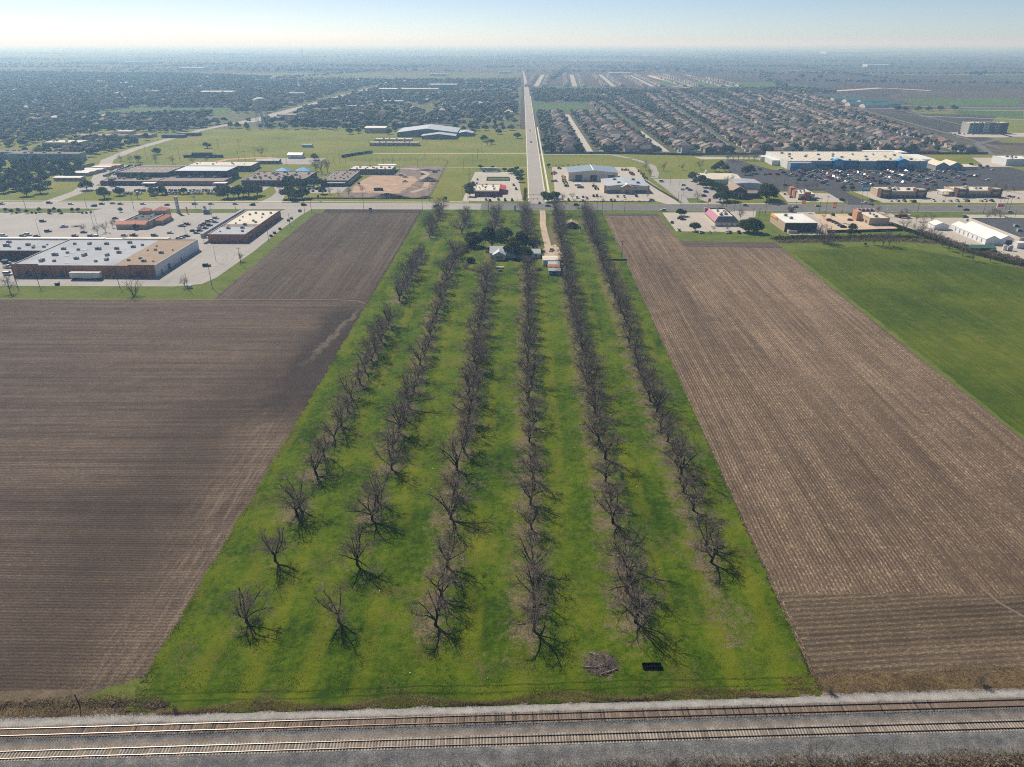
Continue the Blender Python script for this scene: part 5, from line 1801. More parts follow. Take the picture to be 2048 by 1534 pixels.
# ------------------------------------------------------------------ farther buildings
b = Bld('hotel', 'four-storey grey and brown hotel block at the far right', 'hotel', 652, 708, 1104, 1124, 14.5).flat(M('hotel_wall', (.36, .36, .34), .1, .4), ROOF_CR, TRIM, .4)
b.part('dark_front', M('hotel_front_shade', (.16, .22, .24), .1, .3), (660, 672, 1103.5, 1103.98, 0, 14.6), (680, 690, 1103.5, 1103.98, 0, 15.4))  # teal-grey panels put the shade of the hotel front into the colour
b.part('brown_front', BRICK_D, (697, 708.2, 1103.5, 1103.98, 0, 14.8))
b.part('corner_tower', STUCCO_L, (672.2, 679.8, 1102.6, 1103.98, 0, 16))
for fl in range(4):
    for k in range(13):
        x = 654 + k * 4.2
        b.part('window', GLASS, (x, x + 1.9, 1102.3 if 672 < x + 1 < 680 else 1103.2, 1102.58 if 672 < x + 1 < 680 else 1103.48, 1.2 + fl * 3.4, 2.9 + fl * 3.4))
b.part('entrance_canopy', TRIM, (672, 680, 1097, 1102.5, 3.6, 4.2))
b.units(6, 71, (.1, .9), (.3, .8), (2, 0))
for k, px in enumerate([(1694, 203, 60), (1722, 206, 64), (1750, 208, 60), (1722, 213, 46), (1752, 216, 46), (1782, 214, 40)]):
    x, y = G(px[0], px[1])
    b = Bld('stable_barn', f'long stable barn with dark teal roof, {nth(k + 1)} from left at the far pasture', 'barn', x - px[2] / 2, x + px[2] / 2, y, y + 26, 5.5, 0, 'teal-roofed stable barns').gabled(STUCCO_L, ROOF_TEAL, 3.0, 'x', .8)
for k, (x0, x1, y0, y1, h, lb) in enumerate(((-196, -133, 954, 966, 4.2, 'nearer long school hall with cream roof beyond the mown field'), (-195, -146, 982, 996, 5, 'farther long school hall with cream roof beyond the mown field'))):
    b = Bld('long_hall', lb, 'school building', x0, x1, y0, y1, h).flat(STUCCO, ROOF_CR, ROOF_WH, .3)
    b.windows('S', lin(9), 2.4, .7, 2.8)
    b.units(5, 80 + k, (.1, .9), (.3, .8), (1, 0))
b = Bld('warehouse', 'white-roofed warehouse beyond the mown field', 'warehouse', -231, -200, 1098, 1124, 7).gabled(STUCCO, ROOF_WH, 1.2, 'x', .3)
b = Bld('metal_hall', 'wide grey metal-roofed hall beyond the mown field', 'hall', -176, -92, 1052, 1110, 6).gabled(WALL_GR, ROOF_MG, 5.0, 'y', 1.0)
b = Bld('metal_hall', 'nearer low grey metal-roofed hall beyond the mown field', 'hall', -138, -92, 1026, 1050, 4.2).gabled(WALL_GR, ROOF_MG, 2.6, 'y', 1.0)
b = Bld('metal_hall', 'right end wing of the grey metal-roofed halls', 'hall', -91, -70, 1060, 1092, 4.2).gabled(WALL_GR, ROOF_MG, 2.0, 'y', .8)
b = Bld('low_shed', 'pale teal field shelter on the mown field', 'shelter', -279, -266, 938, 944, 3).gabled(M('shelter_teal', (.3, .45, .45), .1, .4), M('shelter_teal'), .8, 'x', .2)
b = Bld('dugout_screen', 'long dark green stepped screen on the ball field', 'screen', -391, -345, 848, 849.2, 3.0).flat(M('screen_green', (.012, .05, .045), .15, .5), M('screen_green'), M('screen_green'), .1)
b.part('raised_middle', M('screen_green'), (-381, -357, 848, 849.2, 3.12, 5.6))
# long dark apartment blocks and other big roofs among the trees
for k, (p, L, D, h, wl, rf, lb) in enumerate((
        ((12, 318), 52, 14, 8, WALL_BG, ROOF_BR, 'brown-roofed block at the left edge among trees'), ((88, 322), 82, 14, 8, WALL_BG, ROOF_BR, 'long brown-roofed block among the trees near the diagonal road'),
        ((122, 293), 48, 26, 5, STUCCO, ROOF_CR, 'cream flat-roofed block behind the long brown-roofed block'), ((246, 270), 24, 16, 5, STUCCO, ROOF_WH, 'bright white roof among trees left of the diagonal road'),
        ((186, 277), 52, 24, 4, STUCCO, ROOF_TAN, 'tan low roof among trees left of the white roof'), ((235, 277), 20, 16, 4, STUCCO, ROOF_TAN, 'small tan roof right of the tan low roof'), ((282, 276), 26, 22, 4, STUCCO, ROOF_TAN, 'tan roof nearest the diagonal road'),
        ((345, 276), 30, 14, 4, WALL_DK, ROOF_DK, 'dark-roofed shop along the diagonal road'), ((375, 272), 30, 14, 4, BRICK_D, ROOF_BR, 'brown-roofed shop along the diagonal road'),
        ((430, 190), 90, 40, 8, PAINT_W, ROOF_WH, 'long white warehouse deep in the wooded town'), ((198, 168), 20, 20, 10, PAINT_W, ROOF_WH, 'small bright white block deep in the wooded town'), ((308, 188), 20, 20, 8, PAINT_W, ROOF_WH, 'white gabled block deep in the wooded town'),
        ((590, 193), 40, 24, 8, PAINT_W, ROOF_WH, 'white flat block right of the water tower in the town'), ((784, 207), 46, 22, 5, PAINT_W, ROOF_WH, 'low white roof in the middle of the wooded town'), ((778, 184), 60, 40, 8, STUCCO, ROOF_WH, 'white-roofed school at the far side of the town'),
        ((835, 184), 110, 40, 8, STUCCO, ROOF_CR, 'long cream-roofed school at the far side of the town'), ((885, 180), 80, 60, 14, WALL_BG, ROOF_MG, 'tall grey gymnasium at the far side of the town'), ((640, 225), 64, 22, 6, BRICK_D, ROOF_BR, 'long brown-roofed block by the town junction'),
        ((573, 235), 34, 18, 5, STUCCO, ROOF_CR, 'pale shop roof by the town junction'), ((710, 217), 30, 16, 5, STUCCO, ROOF_WH, 'small white roof right of the town junction'), ((560, 241), 34, 16, 5, WALL_BG, ROOF_MG, 'grey shop roof right of the water tower'),
        ((875, 152), 60, 30, 8, PAINT_W, ROOF_WH, 'white barn on the far plain beyond the town'), ((1240, 150), 90, 40, 8, PAINT_W, ROOF_WH, 'white school roof beyond the far housing rows'), ((1758, 134), 130, 60, 12, PAINT_W, ROOF_WH, 'pale industrial roof on the far right plain'),
        ((270, 129), 160, 70, 14, PAINT_W, ROOF_WH, 'large pale industrial roof far off at left'), ((380, 141), 120, 60, 12, PAINT_W, ROOF_WH, 'pale industrial roof beyond the wooded town'), ((1695, 107), 520, 200, 20, PAINT_W, ROOF_WH, 'wide pale roof near the right horizon'),
        ((460, 109), 400, 200, 20, PAINT_W, ROOF_WH, 'wide pale roof near the left horizon'), ((410, 109), 240, 160, 20, PAINT_W, ROOF_CR, 'pale roof left of the wide one near the left horizon'), ((1010, 147), 50, 26, 8, PAINT_W, ROOF_WH, 'white farm roof left of the far road'))):
    x, y = G(*p)
    b = Bld('low_building' if k < 9 else 'distant_building', lb, 'building', x - L / 2, x + L / 2, y, y + D, h).flat(wl, rf, METAL, .3)
    if k in (0, 1, 2):
        b.windows('S', lin(10), 1.6, 1.2, 2.6)
        b.windows('S', lin(10), 1.6, 4.6, 6.2) if h > 6 else None
        b.units(4, 90 + k, (.1, .9), (.3, .8), (0, 2))
# water tower
x, y = G(526, 250)
o = thing('water_tower', 'pale multi-legged water tower standing above the town trees', 'water tower', (x, y, 0))
WT = M('tank_pale', (.55, .60, .58), .06, .08)
prof = [(0, 41.5), (4, 41.2), (7.5, 40), (9.4, 37.8), (9.8, 35.5), (9.4, 33.2), (7.2, 30.6), (3.5, 28.8), (1.4, 28.2)]
mb = MB()
n = 24
vs = [(0, 0, 41.5)]
for r_, z in prof[1:]:
    vs += [(r_ * math.cos(k * 2 * math.pi / n), r_ * math.sin(k * 2 * math.pi / n), z) for k in range(n)]
fs = [(0, 1 + k, 1 + (k + 1) % n) for k in range(n)]
for i in range(len(prof) - 2):
    a = 1 + i * n
    fs += [(a + k, a + n + k, a + n + (k + 1) % n, a + (k + 1) % n) for k in range(n)]
mb.add(vs, fs)
mb.build('tank', WT, o)
mb = MB()
mb.cyl(0, 0, 0, 29, 1.2, None, 12)
mb.build('riser', WT, o)
for k in range(8):
    a = k * math.pi / 4 + .2
    mb = MB()
    mb.path([(10.2 * math.cos(a), 10.2 * math.sin(a), 0), (9.2 * math.cos(a), 9.2 * math.sin(a), 35)], [.42, .36], 6)
    mb.build('leg', WT, o)
for z in (12, 23):
    mb = MB()
    q = 9.9 - (z / 35)
    for k in range(8):
        a, c = k * math.pi / 4 + .2, (k + 1) * math.pi / 4 + .2
        mb.path([(q * math.cos(a), q * math.sin(a), z), (q * math.cos(c), q * math.sin(c), z)], [.16, .16], 4)
    mb.build('brace_ring', WT, o)
x, y = G(606, 121)
o = thing('lattice_tower', 'tall thin lattice pylon far off on the left plain', 'pylon', (x, y, 0))
for sx in (-1, 1):
    for sy in (-1, 1):
        mb = MB()
        mb.path([(7 * sx, 7 * sy, 0), (1.2 * sx, 1.2 * sy, 80)], [.6, .4], 4)
        mb.build('leg', METAL, o)
for k in range(8):
    z = 8 + k * 9.5
    q = 7 - 5.8 * z / 80
    mb = MB()
    for a, c in (((-1, -1), (1, -1)), ((1, -1), (1, 1)), ((1, 1), (-1, 1)), ((-1, 1), (-1, -1))):
        mb.path([(q * a[0], q * a[1], z), (q * c[0], q * c[1], z)], [.3, .3], 4)
    mb.build('brace', METAL, o)
for z in (60, 70):
    mb = MB()
    mb.box(-14, 14, -.4, .4, z, z + .8)
    mb.build('crossarm', METAL, o)

# ------------------------------------------------------------------ housing estate
HW = [M('house_tan', (.45, .37, .28), .12, .5), M('house_cream', (.58, .51, .41), .1, .5), M('house_brick', (.30, .19, .145), .15, .5), M('house_grey', (.33, .34, .34), .1, .5), M('house_buff', (.50, .42, .30), .1, .5)]
HR = [M('shingle_grey', (.15, .135, .13), .25, .8), M('shingle_brown', (.155, .105, .082), .25, .8), M('shingle_warm', (.24, .185, .15), .2, .8), M('shingle_dark', (.085, .077, .078), .25, .8), M('shingle_pale', (.25, .22, .20), .2, .8), M('shingle_red', (.20, .115, .085), .2, .8)]
HWN = ['tan', 'cream', 'brick', 'grey', 'buff']
HRN = ['grey', 'brown', 'tan', 'dark', 'pale', 'reddish']


def house_proto(k):
    """root + parts built once per kind; the root itself is not linked until it is placed"""
    r = random.Random(500 + k)
    two = k % 3 != 2
    wx, wy = r.uniform(9.5, 12.5), r.uniform(12, 15.5)
    h = 5.4 if two else 3.0
    parts = []
    wall, roof = HW[k % 5], HR[(k * 5 + k // 6) % 6]
    mb = MB()
    ax = 'x' if k % 4 < 2 else 'y'
    if k % 2:
        mb.gable_wall(-wx / 2, wx / 2, -wy / 2, wy / 2, h, h + 3.0, ax)
        rm = MB()
        rm.gable(-wx / 2, wx / 2, -wy / 2, wy / 2, h + .02, h + 3.02, ax, .45)
    else:
        mb.box(-wx / 2, wx / 2, -wy / 2, wy / 2, 0, h, top=False)
        rm = MB()
        rm.hip(-wx / 2, wx / 2, -wy / 2, wy / 2, h, h + 3.1, .5)
    g = r.choice((-1, 1))
    mb2 = MB()
    mb2.gable_wall(g * wx / 2 - 3, g * wx / 2 + 3, -wy / 2 - 4, -wy / 2 + 3, 2.9, 4.7, 'y')
    rm2 = MB()
    rm2.gable(g * wx / 2 - 3, g * wx / 2 + 3, -wy / 2 - 4, -wy / 2 + 3, 2.92, 4.72, 'y', .4)
    parts += [('wall', mb.mesh('wall', wall)), ('roof', rm.mesh('roof', roof)), ('garage', mb2.mesh('garage', wall)), ('garage_roof', rm2.mesh('garage_roof', roof))]
    gd = MB()
    gd.box(g * wx / 2 - 2.3, g * wx / 2 + 2.3, -wy / 2 - 4.08, -wy / 2 - 3.98, 0, 2.2)
    parts.append(('garage_door', gd.mesh('garage_door', HW[1])))
    for z0 in ((.9, 3.6) if two else (.9,)):
        for u in (-.28, .12):
            x = u * wx - g * 1.2
            wm = MB()
            wm.box(x - .7, x + .7, -wy / 2 - .06, -wy / 2 + .02, z0, z0 + 1.3)
            parts.append(('window', wm.mesh('window', GLASS)))
    return dict(parts=parts, wx=wx, wy=wy, h=h, two=two, wall=HWN[k % 5], roof=HRN[(k * 5 + k // 6) % 6], wm=wall, rm=roof)


PROTO = [house_proto(k) for k in range(15)]
COLS = [45.5]
xs_ = 80
STREETS = [83, 176, 262, 345, 430, 515, 598, 672]
spots = []
rh = random.Random(21)
for ci, sx in enumerate(STREETS):
    tilt = 0.0 if sx < 200 else .075 if sx < 420 else .12
    for sd in (-1, 1, 2):
        if sx == 83 and sd == 2:
            pass
        x0 = sx + {-1: -24, 1: 24, 2: 47}[sd]
        yy = 896 + (6 if sx > 260 else 0) + (40 if sx > 540 else 0)
        k = 0
        while yy < 2040:
            x = x0 + (yy - 900) * tilt + rh.uniform(-4, 4)
            lim = 545 + (yy - 930) * .17
            if x < lim and not (x < 150 and yy > 1420) and not (yy > 1650 and x < 260 and rh.random() < .5) and not (yy > 1850 and rh.random() < .5):
                if rh.random() > .05:
                    spots.append((yy, x, ci, sd, rh.randrange(15)))
            yy += rh.uniform(14.5, 18.5) if sx > 100 or sd != -1 else rh.uniform(13, 15)
            k += 1
spots.sort()
near_h, far_h = spots[:300], spots[300:]
cnt_h = {}
SNAME = ['leftmost estate street', 'second estate street from left', 'third estate street from left', 'fourth estate street from left', 'fifth estate street from left', 'sixth estate street from left', 'seventh estate street from left', 'rightmost estate street']
SIDE = {-1: 'left side', 1: 'right side', 2: 'back row right'}
house_xy = []
for (yy, x, ci, sd, k) in spots:
    house_xy.append((x, yy, 9.5))
for (yy, x, ci, sd, k) in near_h:
    p = PROTO[k]
    key = (ci, sd)
    cnt_h[key] = cnt_h.get(key, 0) + 1
    rz = {-1: math.pi / 2, 1: -math.pi / 2, 2: math.pi / 2}[sd] + rh.uniform(-.12, .12) + (rh.choice((0, math.pi, math.pi / 2)) if rh.random() < .45 else 0)
    o = thing('house', f'{"two-storey" if p["two"] else "low"} {p["wall"]} {p["roof"]}-roofed house, {nth(cnt_h[key])} from front, {SIDE[sd]}, {SNAME[ci]}', 'house', (x, yy, 0), rz, 'houses of the estate right of the straight road')
    for nme, me in (p['parts'] if yy < 1120 else p['parts'][:4]):
        ob(nme, me, o)


def mass_houses(name, pts, label, wallm, roofm, seed):
    """a distant mass of houses: walls and hipped roofs of every one, as one object"""
    r = random.Random(seed)
    mb = MB()
    for x, y, q in pts:
        w_, d_, h = r.uniform(9, 13) * q, r.uniform(10, 15) * q, r.choice((3.2, 5.4, 5.4))
        mb.box(x - w_ / 2, x + w_ / 2, y - d_ / 2, y + d_ / 2, 0, h, r.randrange(len(wallm)), top=False, bot=False)
        mb.hip(x - w_ / 2, x + w_ / 2, y - d_ / 2, y + d_ / 2, h, h + r.uniform(2.2, 3.4), .5, len(wallm) + r.randrange(len(roofm)))
    o = mb.build(name, list(wallm) + list(roofm))
    tag(o, label, None, kind='stuff')
    return o


mass_houses('distant_houses', [(x, y, 1) for y, x, a, b_, c in far_h], 'mass of distant estate houses behind the nearer streets', HW, HR, 4)
for ci, sx in enumerate(STREETS):
    tilt = 0.0 if sx < 200 else .075 if sx < 420 else .12
    y1 = 1400 if sx < 150 else 1130 if sx < 200 else 1900
    y0 = 905 + (40 if sx > 540 else 0)
    band_sheet('estate_street', [(sx + (y - 900) * tilt, y) for y in np.linspace(y0, y1, 12)], 8.0 if sx in (83, 176) else 5.5, .06, CONC2 if sx in (83, 176) else ASPH)
# driveways are part of the street setting
mb = MB()
for (yy, x, ci, sd, k) in near_h:
    if sd == 2:
        continue
    d = 11 * (-sd)
    x2 = x + d
    mb.box(min(x, x2), max(x, x2), yy - 3, yy + 2.0, .02, .07)
o = mb.build('driveway', CONC2)
o['kind'] = 'structure'
# far housing rows beyond the fields
pts = []
for k in range(6):
    for sd in (-1, 1):
        for j in range(34):
            y = 2330 + j * 26
            x = 40 + k * 118 + (y - 2300) * .05 + sd * 26 + rh.uniform(-3, 3)
            if not (k > 4 and y > 2900):
                pts.append((x, y, 1.25))
for j in range(26):
    pts.append((-12 - rh.uniform(0, 8), 2300 + j * 24, 1.2))
mass_houses('distant_houses', pts, 'rows of new houses on the far plain beside the straight road', HW, [HR[2], HR[1], HR[0]], 5)
for k in range(6):
    band_sheet('far_street', [(40 + k * 118 + (y - 2300) * .05, y) for y in (2330, 2800, 3210)], 15, .12, CONC)
x0, y0 = G(1305, 152)
band_sheet('far_track', [G(1302, 151), G(1318, 156), G(1338, 161)], 40, .12, GRAV)
band_sheet('far_track', [G(1545, 182), G(1640, 184), G(1760, 176), G(1860, 181)], 30, .12, GRAV)
band_sheet('far_track', [G(1560, 140), G(1700, 146), G(1850, 150), G(2047, 148)], 14, .12, GRAV)
band_sheet('far_track', [G(1340, 172), G(1420, 180), G(1520, 192), G(1600, 200)], 10, .12, GRAV)
band_sheet('far_road', [(760, 1640), (900, 1560), (1400, 1550)], 10, .1, CONCR)
band_sheet('far_road', [(500, 1590), (640, 1560), (900, 1500), (1500, 1480)], 9, .1, CONCR)
band_sheet('far_road', [(720, 1380), (900, 1290), (1500, 1220)], 9, .1, CONCR)

# fences
FW = M('fence_wood', (.085, .066, .055), .25, .9, streak=True)
FM = M('fence_mesh', (.30, .33, .33), .2, .9)


def fence(name, label, pts, h, mat, step, th=.1, wire=False):
    p0 = pts[0]
    o = thing(name, label, 'fence', (p0[0], p0[1], 0))
    for (xa, ya), (xb, yb) in zip(pts[:-1], pts[1:]):
        a, c = Vector((xa - p0[0], ya - p0[1])), Vector((xb - p0[0], yb - p0[1]))
        n = max(1, int((c - a).length / step))
        d = (c - a) / n
        nr = Vector((-d.y, d.x)).normalized() * th
        for i in range(n):
            q0, q1 = a + d * i, a + d * (i + .985)
            mb = MB()
            if wire:
                for z in (h * .12, h * .5, h * .97):
                    mb.path([(q0.x, q0.y, z), (q1.x, q1.y, z)], [.05, .05], 4)
            else:
                mb.prism([tuple(q0 - nr), tuple(q1 - nr), tuple(q1 + nr), tuple(q0 + nr)], .05, h + rnd.uniform(-.04, .04))
            mb.build('rail_set' if wire else 'panel', mat, o)
            mb = MB()
            mb.box(q0.x - .1, q0.x + .1, q0.y - .1, q0.y + .1, 0, h + .12)
            mb.build('post', mat, o)
    return o


fence('board_fence', 'long dark board fence in front of the estate houses', [(27, 886), (118, 885), (212, 872)], 2.4, FW, 8)
fence('board_fence', 'dark board fence behind the big store', [(212, 876), (300, 884), (420, 886), (555, 888)], 2.4, FW, 10)
fence('board_fence', 'dark board fence along the left edge of the estate', [(27, 890), (27, 1420)], 2.2, FW, 14)
fence('sound_wall', 'long grey wall running beside the diagonal road', [G(52, 364), G(120, 346), G(190, 330)], 2.6, M('sound_wall', (.30, .29, .29), .15, .5), 8, .2)
fence('mesh_fence', 'tall mesh fence along the right side of the building site', [(-79.5, 616), (-80.5, 700), (-83, 826), (-88, 832), (-195, 828)], 2.0, FM, 6, .04, True)
fence('silt_fence', 'low dark silt fence along the front of the building site', [(-185, 611.5), (-81, 611.5)], 1.0, M('silt_black', (.03, .03, .03), .2), 6, .05)
fence('dark_hedge_wall', 'dark wall beside the curving lane beyond the school', [(-208, 850), (-196, 870), (-180, 889)], 3.0, WALL_DK, 6, .5)
fence('nursery_fence', 'dark board fence between wheat field and nursery', [(270, 520), (277, 485), (286, 440), (297, 416), (312, 410), (420, 402)], 2.0, FW, 5)
fence('brush_fence', 'dark fence behind the striped restaurant', [(214, 497), (240, 499), (270, 503)], 1.8, FW, 5)
fence('orchard_fence', 'short line of dark fence posts right of the orchard rows', [(51, 424), (64.5, 424)], 1.0, M('post_dark', (.06, .05, .045), .2), 1.3, .03)
fence('wing_fence', 'dark hedge fence along the church car park lane', [(118, 700), (124, 650), (131, 605)], 1.4, M('hedge_dark', (.03, .045, .02), .3, .8), 4, .4)

# brush and hedge masses
def bramble(name, label, pts, n, h, mat, seed, size=.3):
    rr = np.random.RandomState(seed)
    P = np.array(pts, float)
    seg = rr.randint(0, len(P) - 1, n)
    t = rr.uniform(0, 1, n)[:, None]
    C = P[seg] * (1 - t) + P[seg + 1] * t
    wv = C[:, 2:3]
    C2 = C[:, :2] + rr.normal(0, 1, (n, 2)) * wv * .45
    cl = (np.sin(C2[:, 0] * 1.1) * np.sin(C2[:, 1] * .8 + C2[:, 0] * .3) * .5 + .6)
    z = rr.uniform(0, 1, n) ** .8 * h * np.clip(cl, .15, 1)
    ctr = np.concatenate([C2, z[:, None]], 1)
    nr = rr.normal(0, 1, (n, 3))
    nr[:, 2] = np.abs(nr[:, 2])
    nr /= np.linalg.norm(nr, axis=1)[:, None]
    a = np.cross(nr, rr.normal(0, 1, (n, 3)))
    a /= np.linalg.norm(a, axis=1)[:, None]
    b_ = np.cross(nr, a)
    s = size * rr.uniform(.5, 1.4, (n, 1))
    V = np.stack([ctr - a * s - b_ * s, ctr + a * s - b_ * s * .7, ctr + b_ * s], 1)
    o = ob(name, mesh_np(name, V.reshape(-1, 3), np.arange(3 * n).reshape(n, 3), mat, np.repeat(np.clip(rr.normal(.5, .22, n), 0, 1), 3)))
    tag(o, label, None, kind='stuff')


LEAF_DRY = leaf_mat('leaf_dry', (.13, .10, .07), (.23, .18, .125), (.36, .285, .20))
bramble('brush', 'green and brown brush behind the white-roofed store', [(172, 478, 5), (195, 482, 7), (215, 480, 7), (245, 484, 7), (270, 482, 6)], 8000, 1.5, LEAF_OLIVE, 1, .35)
bramble('brush', 'dry brown brush along the wheat field edge', [(172, 470, 4), (205, 474, 5), (250, 478, 5), (275, 470, 5)], 6000, 1.2, LEAF_DRY, 2, .35)
bramble('hedgerow', 'scrubby hedgerow along the nursery fence', [(269, 523, 2), (275, 488, 3), (285, 443, 3), (296, 419, 3), (312, 412, 3), (400, 404, 3)], 7000, 2.0, LEAF_OLIVE, 3, .33)
bramble('hedgerow', 'brown scrub along the inner side of the nursery fence', [(279, 500, 5), (287, 462, 6), (296, 440, 6), (304, 424, 5)], 7000, 2.2, LEAF_DRY, 4, .35)
bramble('brush_row', 'tangled brush line left of the farm yard', [(-45, 424, 2.5), (-38, 436, 3), (-34, 452, 3), (-31, 466, 3), (-33, 480, 2)], 5000, 2.6, LEAF_RUST, 5, .3)
bramble('weeds', 'low green weeds behind the farmhouse', [(-30, 420, 2), (-34, 408, 2), (-24, 398, 2), (-12, 394, 2)], 2500, .8, LEAF_DRY, 6, .25)
bramble('weeds', 'dark green weeds at the bottom right corner below the railway', [(20, 85.5, 1.6), (60, 87.5, 2.2), (110, 90, 2.2)], 5000, 1.0, LEAF_DRY, 7, .22)
bramble('weeds', 'low green weeds at the bottom edge below the railway', [(35, 84.6, 1.2), (58, 85.6, 1.4)], 2500, .9, LEAF_OLIVE, 8, .2)
bramble('hedge', 'dark hedge along the front of the tractor lot', [(34, 602, .8), (112, 602, .8)], 1600, .9, LEAF_OAK, 9, .3)
bramble('hedge', 'red-brown hedge beside the red restaurant drive', [(2.5, 606, 1.2), (3.5, 660, 1.4)], 1200, 1.3, LEAF_RUST, 10, .35)
bramble('scrub', 'grey scrub piles at the left end of the railway verge', [(-104, 99, 1.2), (-85, 100, 1.4), (-70, 99.5, 1.2)], 2200, .55, LEAF_DRY, 11, .2)
for i, (px, py, s, k, lb) in enumerate([(1348, 1536, .55, 2, 'bare sapling below the railway at the bottom edge, left of the pair'), (1625, 1533, .75, 0, 'bare sapling below the railway at the bottom edge, right of the pair'), (1660, 1385, .38, 2, 'small bare bush on the railway verge below the field corner'), (1960, 1368, .5, 2, 'wide bare bush on the railway verge at the right'), (350, 1425, .3, 2, 'small bare bush on the railway verge at the left'), (1290, 1398, .2, 2, 'tiny bare bush on the railway verge below the trough')]):
    x, y = G(px, py)
    thicket(lb, x, y, s, k, 'bare_bush')
# ------------------------------------------------------------------ poles, signals, signs
POLEW = M('pole_timber', (.075, .058, .048), .25, 1.0)


def pole_mesh(h):
    mb = MB()
    mb.path([(0, 0, 0), (0, 0, h)], [.17, .10], 7)
    cx = MB()
    cx.box(-1.3, 1.3, -.07, .07, h - .9, h - .72)
    ins = MB()
    for u in (-1.15, -.6, .6, 1.15):
        ins.cyl(u, 0, h - .72, h - .45, .06, .05, 5)
    return mb.mesh('shaft', POLEW), cx.mesh('crossarm', POLEW), ins.mesh('insulator_set', METAL)


POLES = {h: pole_mesh(h) for h in (9, 11, 13)}


def lamp_mesh(h, arm=1.6):
    mb = MB()
    mb.path([(0, 0, 0), (0, 0, h)], [.12, .07], 6)
    hd = MB()
    hd.path([(0, 0, h - .1), (arm, 0, h + .15)], [.05, .04], 5)
    hd.box(arm - .1, arm + .7, -.18, .18, h + .05, h + .22)
    return mb.mesh('shaft', METAL_D), hd.mesh('lamp_head', METAL)


LAMPS = {h: lamp_mesh(h) for h in (9, 11)}


def poles_at(pts, where, kind='utility'):
    pts = sorted(pts)
    for i, q in enumerate(pts):
        x, y = G(q[0], q[1])
        which = f'{nth(i + 1)} from left' if i < len(pts) - 1 or len(pts) == 1 else 'rightmost'
        if len(pts) == 1:
            lb = f'{"wooden utility pole" if kind == "utility" else "slim lamp post"} {where}'
        else:
            lb = f'{"wooden utility pole" if kind == "utility" else "slim lamp post"}, {which} {where}'
        o = thing('utility_pole' if kind == 'utility' else 'lamp_post', lb, 'pole' if kind == 'utility' else 'lamp post', (x, y, 0), rnd.uniform(-.2, .2), f'poles {where}')
        if kind == 'utility':
            h = q[2] if len(q) > 2 else 11
            a = POLES[h]
            ob('shaft', a[0], o)
            if h != 9:
                ob('crossarm', a[1], o)
                ob('insulator_set', a[2], o)
        else:
            a = LAMPS[q[2] if len(q) > 2 else 9]
            ob('shaft', a[0], o)
            ob('lamp_head', a[1], o)


poles_at([(35, 573, 11), (79, 573, 11), (239, 574, 11), (376, 579, 9), (425, 577, 13), (482, 530, 11)], 'on the verge of the shopping lot')
poles_at([(79, 469, 11), (186, 448), (193, 447), (432, 522, 9), (335, 436, 9), (371, 466, 9), (424, 433, 9)], 'in the shopping lot', 'lamp')
poles_at([(268, 419, 13), (610, 429, 11), (623, 424, 11), (580, 452, 9), (538, 485, 9)], 'along the field-side street of the shops')
poles_at([(52, 418, 9), (174, 417, 9), (392, 418, 9), (471, 418, 11), (728, 422, 13), (845, 422, 11), (859, 403, 11), (926, 403, 13), (936, 400, 11), (977, 424, 13)], 'along the road left of the crossing')
poles_at([(1194, 424, 9), (1204, 430, 13), (1224, 424, 11), (1249, 425, 11), (1340, 370, 9), (1356, 405, 9), (1445, 412, 9), (1453, 414, 13), (1243, 516, 11)], 'along the road right of the crossing')
poles_at([(1468, 426, 13), (1478, 432, 11), (1530, 430, 9), (1590, 423, 9), (1638, 424, 11), (1651, 425, 13), (1721, 425, 11), (1835, 424, 9), (1966, 428, 13), (2011, 418, 11), (2018, 420, 11), (2026, 446, 9)], 'along the road by the eastern restaurants')
poles_at([(1504, 446, 11), (1515, 452, 13)], 'between pink restaurant and white-roofed store')
poles_at([(940, 360, 11), (946, 330, 11), (955, 318, 11), (964, 306, 11), (974, 294, 11), (927, 338, 9), (938, 371, 11)], 'in the line leading past the red restaurant')
poles_at([(785, 326, 9), (836, 336, 9), (850, 319, 9), (767, 330, 9), (680, 328, 11), (692, 330, 9), (668, 328, 9), (800, 353, 9)], 'on the mown field behind the school')
poles_at([(437, 300, 13), (478, 300, 13), (432, 318, 11), (477, 321, 11), (491, 322, 11), (510, 317, 13), (293, 316, 13), (313, 318, 11), (360, 321, 11), (574, 331, 9), (548, 330, 11)], 'round the ball field', 'utility')
poles_at([(1568, 372, 11), (1648, 386, 11), (1590, 358, 9), (1606, 362, 11), (1640, 365, 9), (1685, 365, 11), (1745, 352, 9), (1890, 400, 11), (2000, 406, 11), (2008, 404, 9)], 'in the big store car park', 'lamp')
poles_at([(1359, 371, 9), (1366, 392, 9), (1361, 411, 9), (1393, 385, 9)], 'in the church car park', 'lamp')
poles_at([(38, 1435, 9)], 'standing low at the railway verge, left corner') if False else None
x, y = G(160, 1412)
o = thing('leaning_post', 'short dark leaning post on the railway verge at the left', 'post', (x, y, 0))
mb = MB()
mb.path([(0, 0, 0), (-.35, .1, 3.2)], [.13, .10], 6)
mb.build('shaft', POLEW, o)
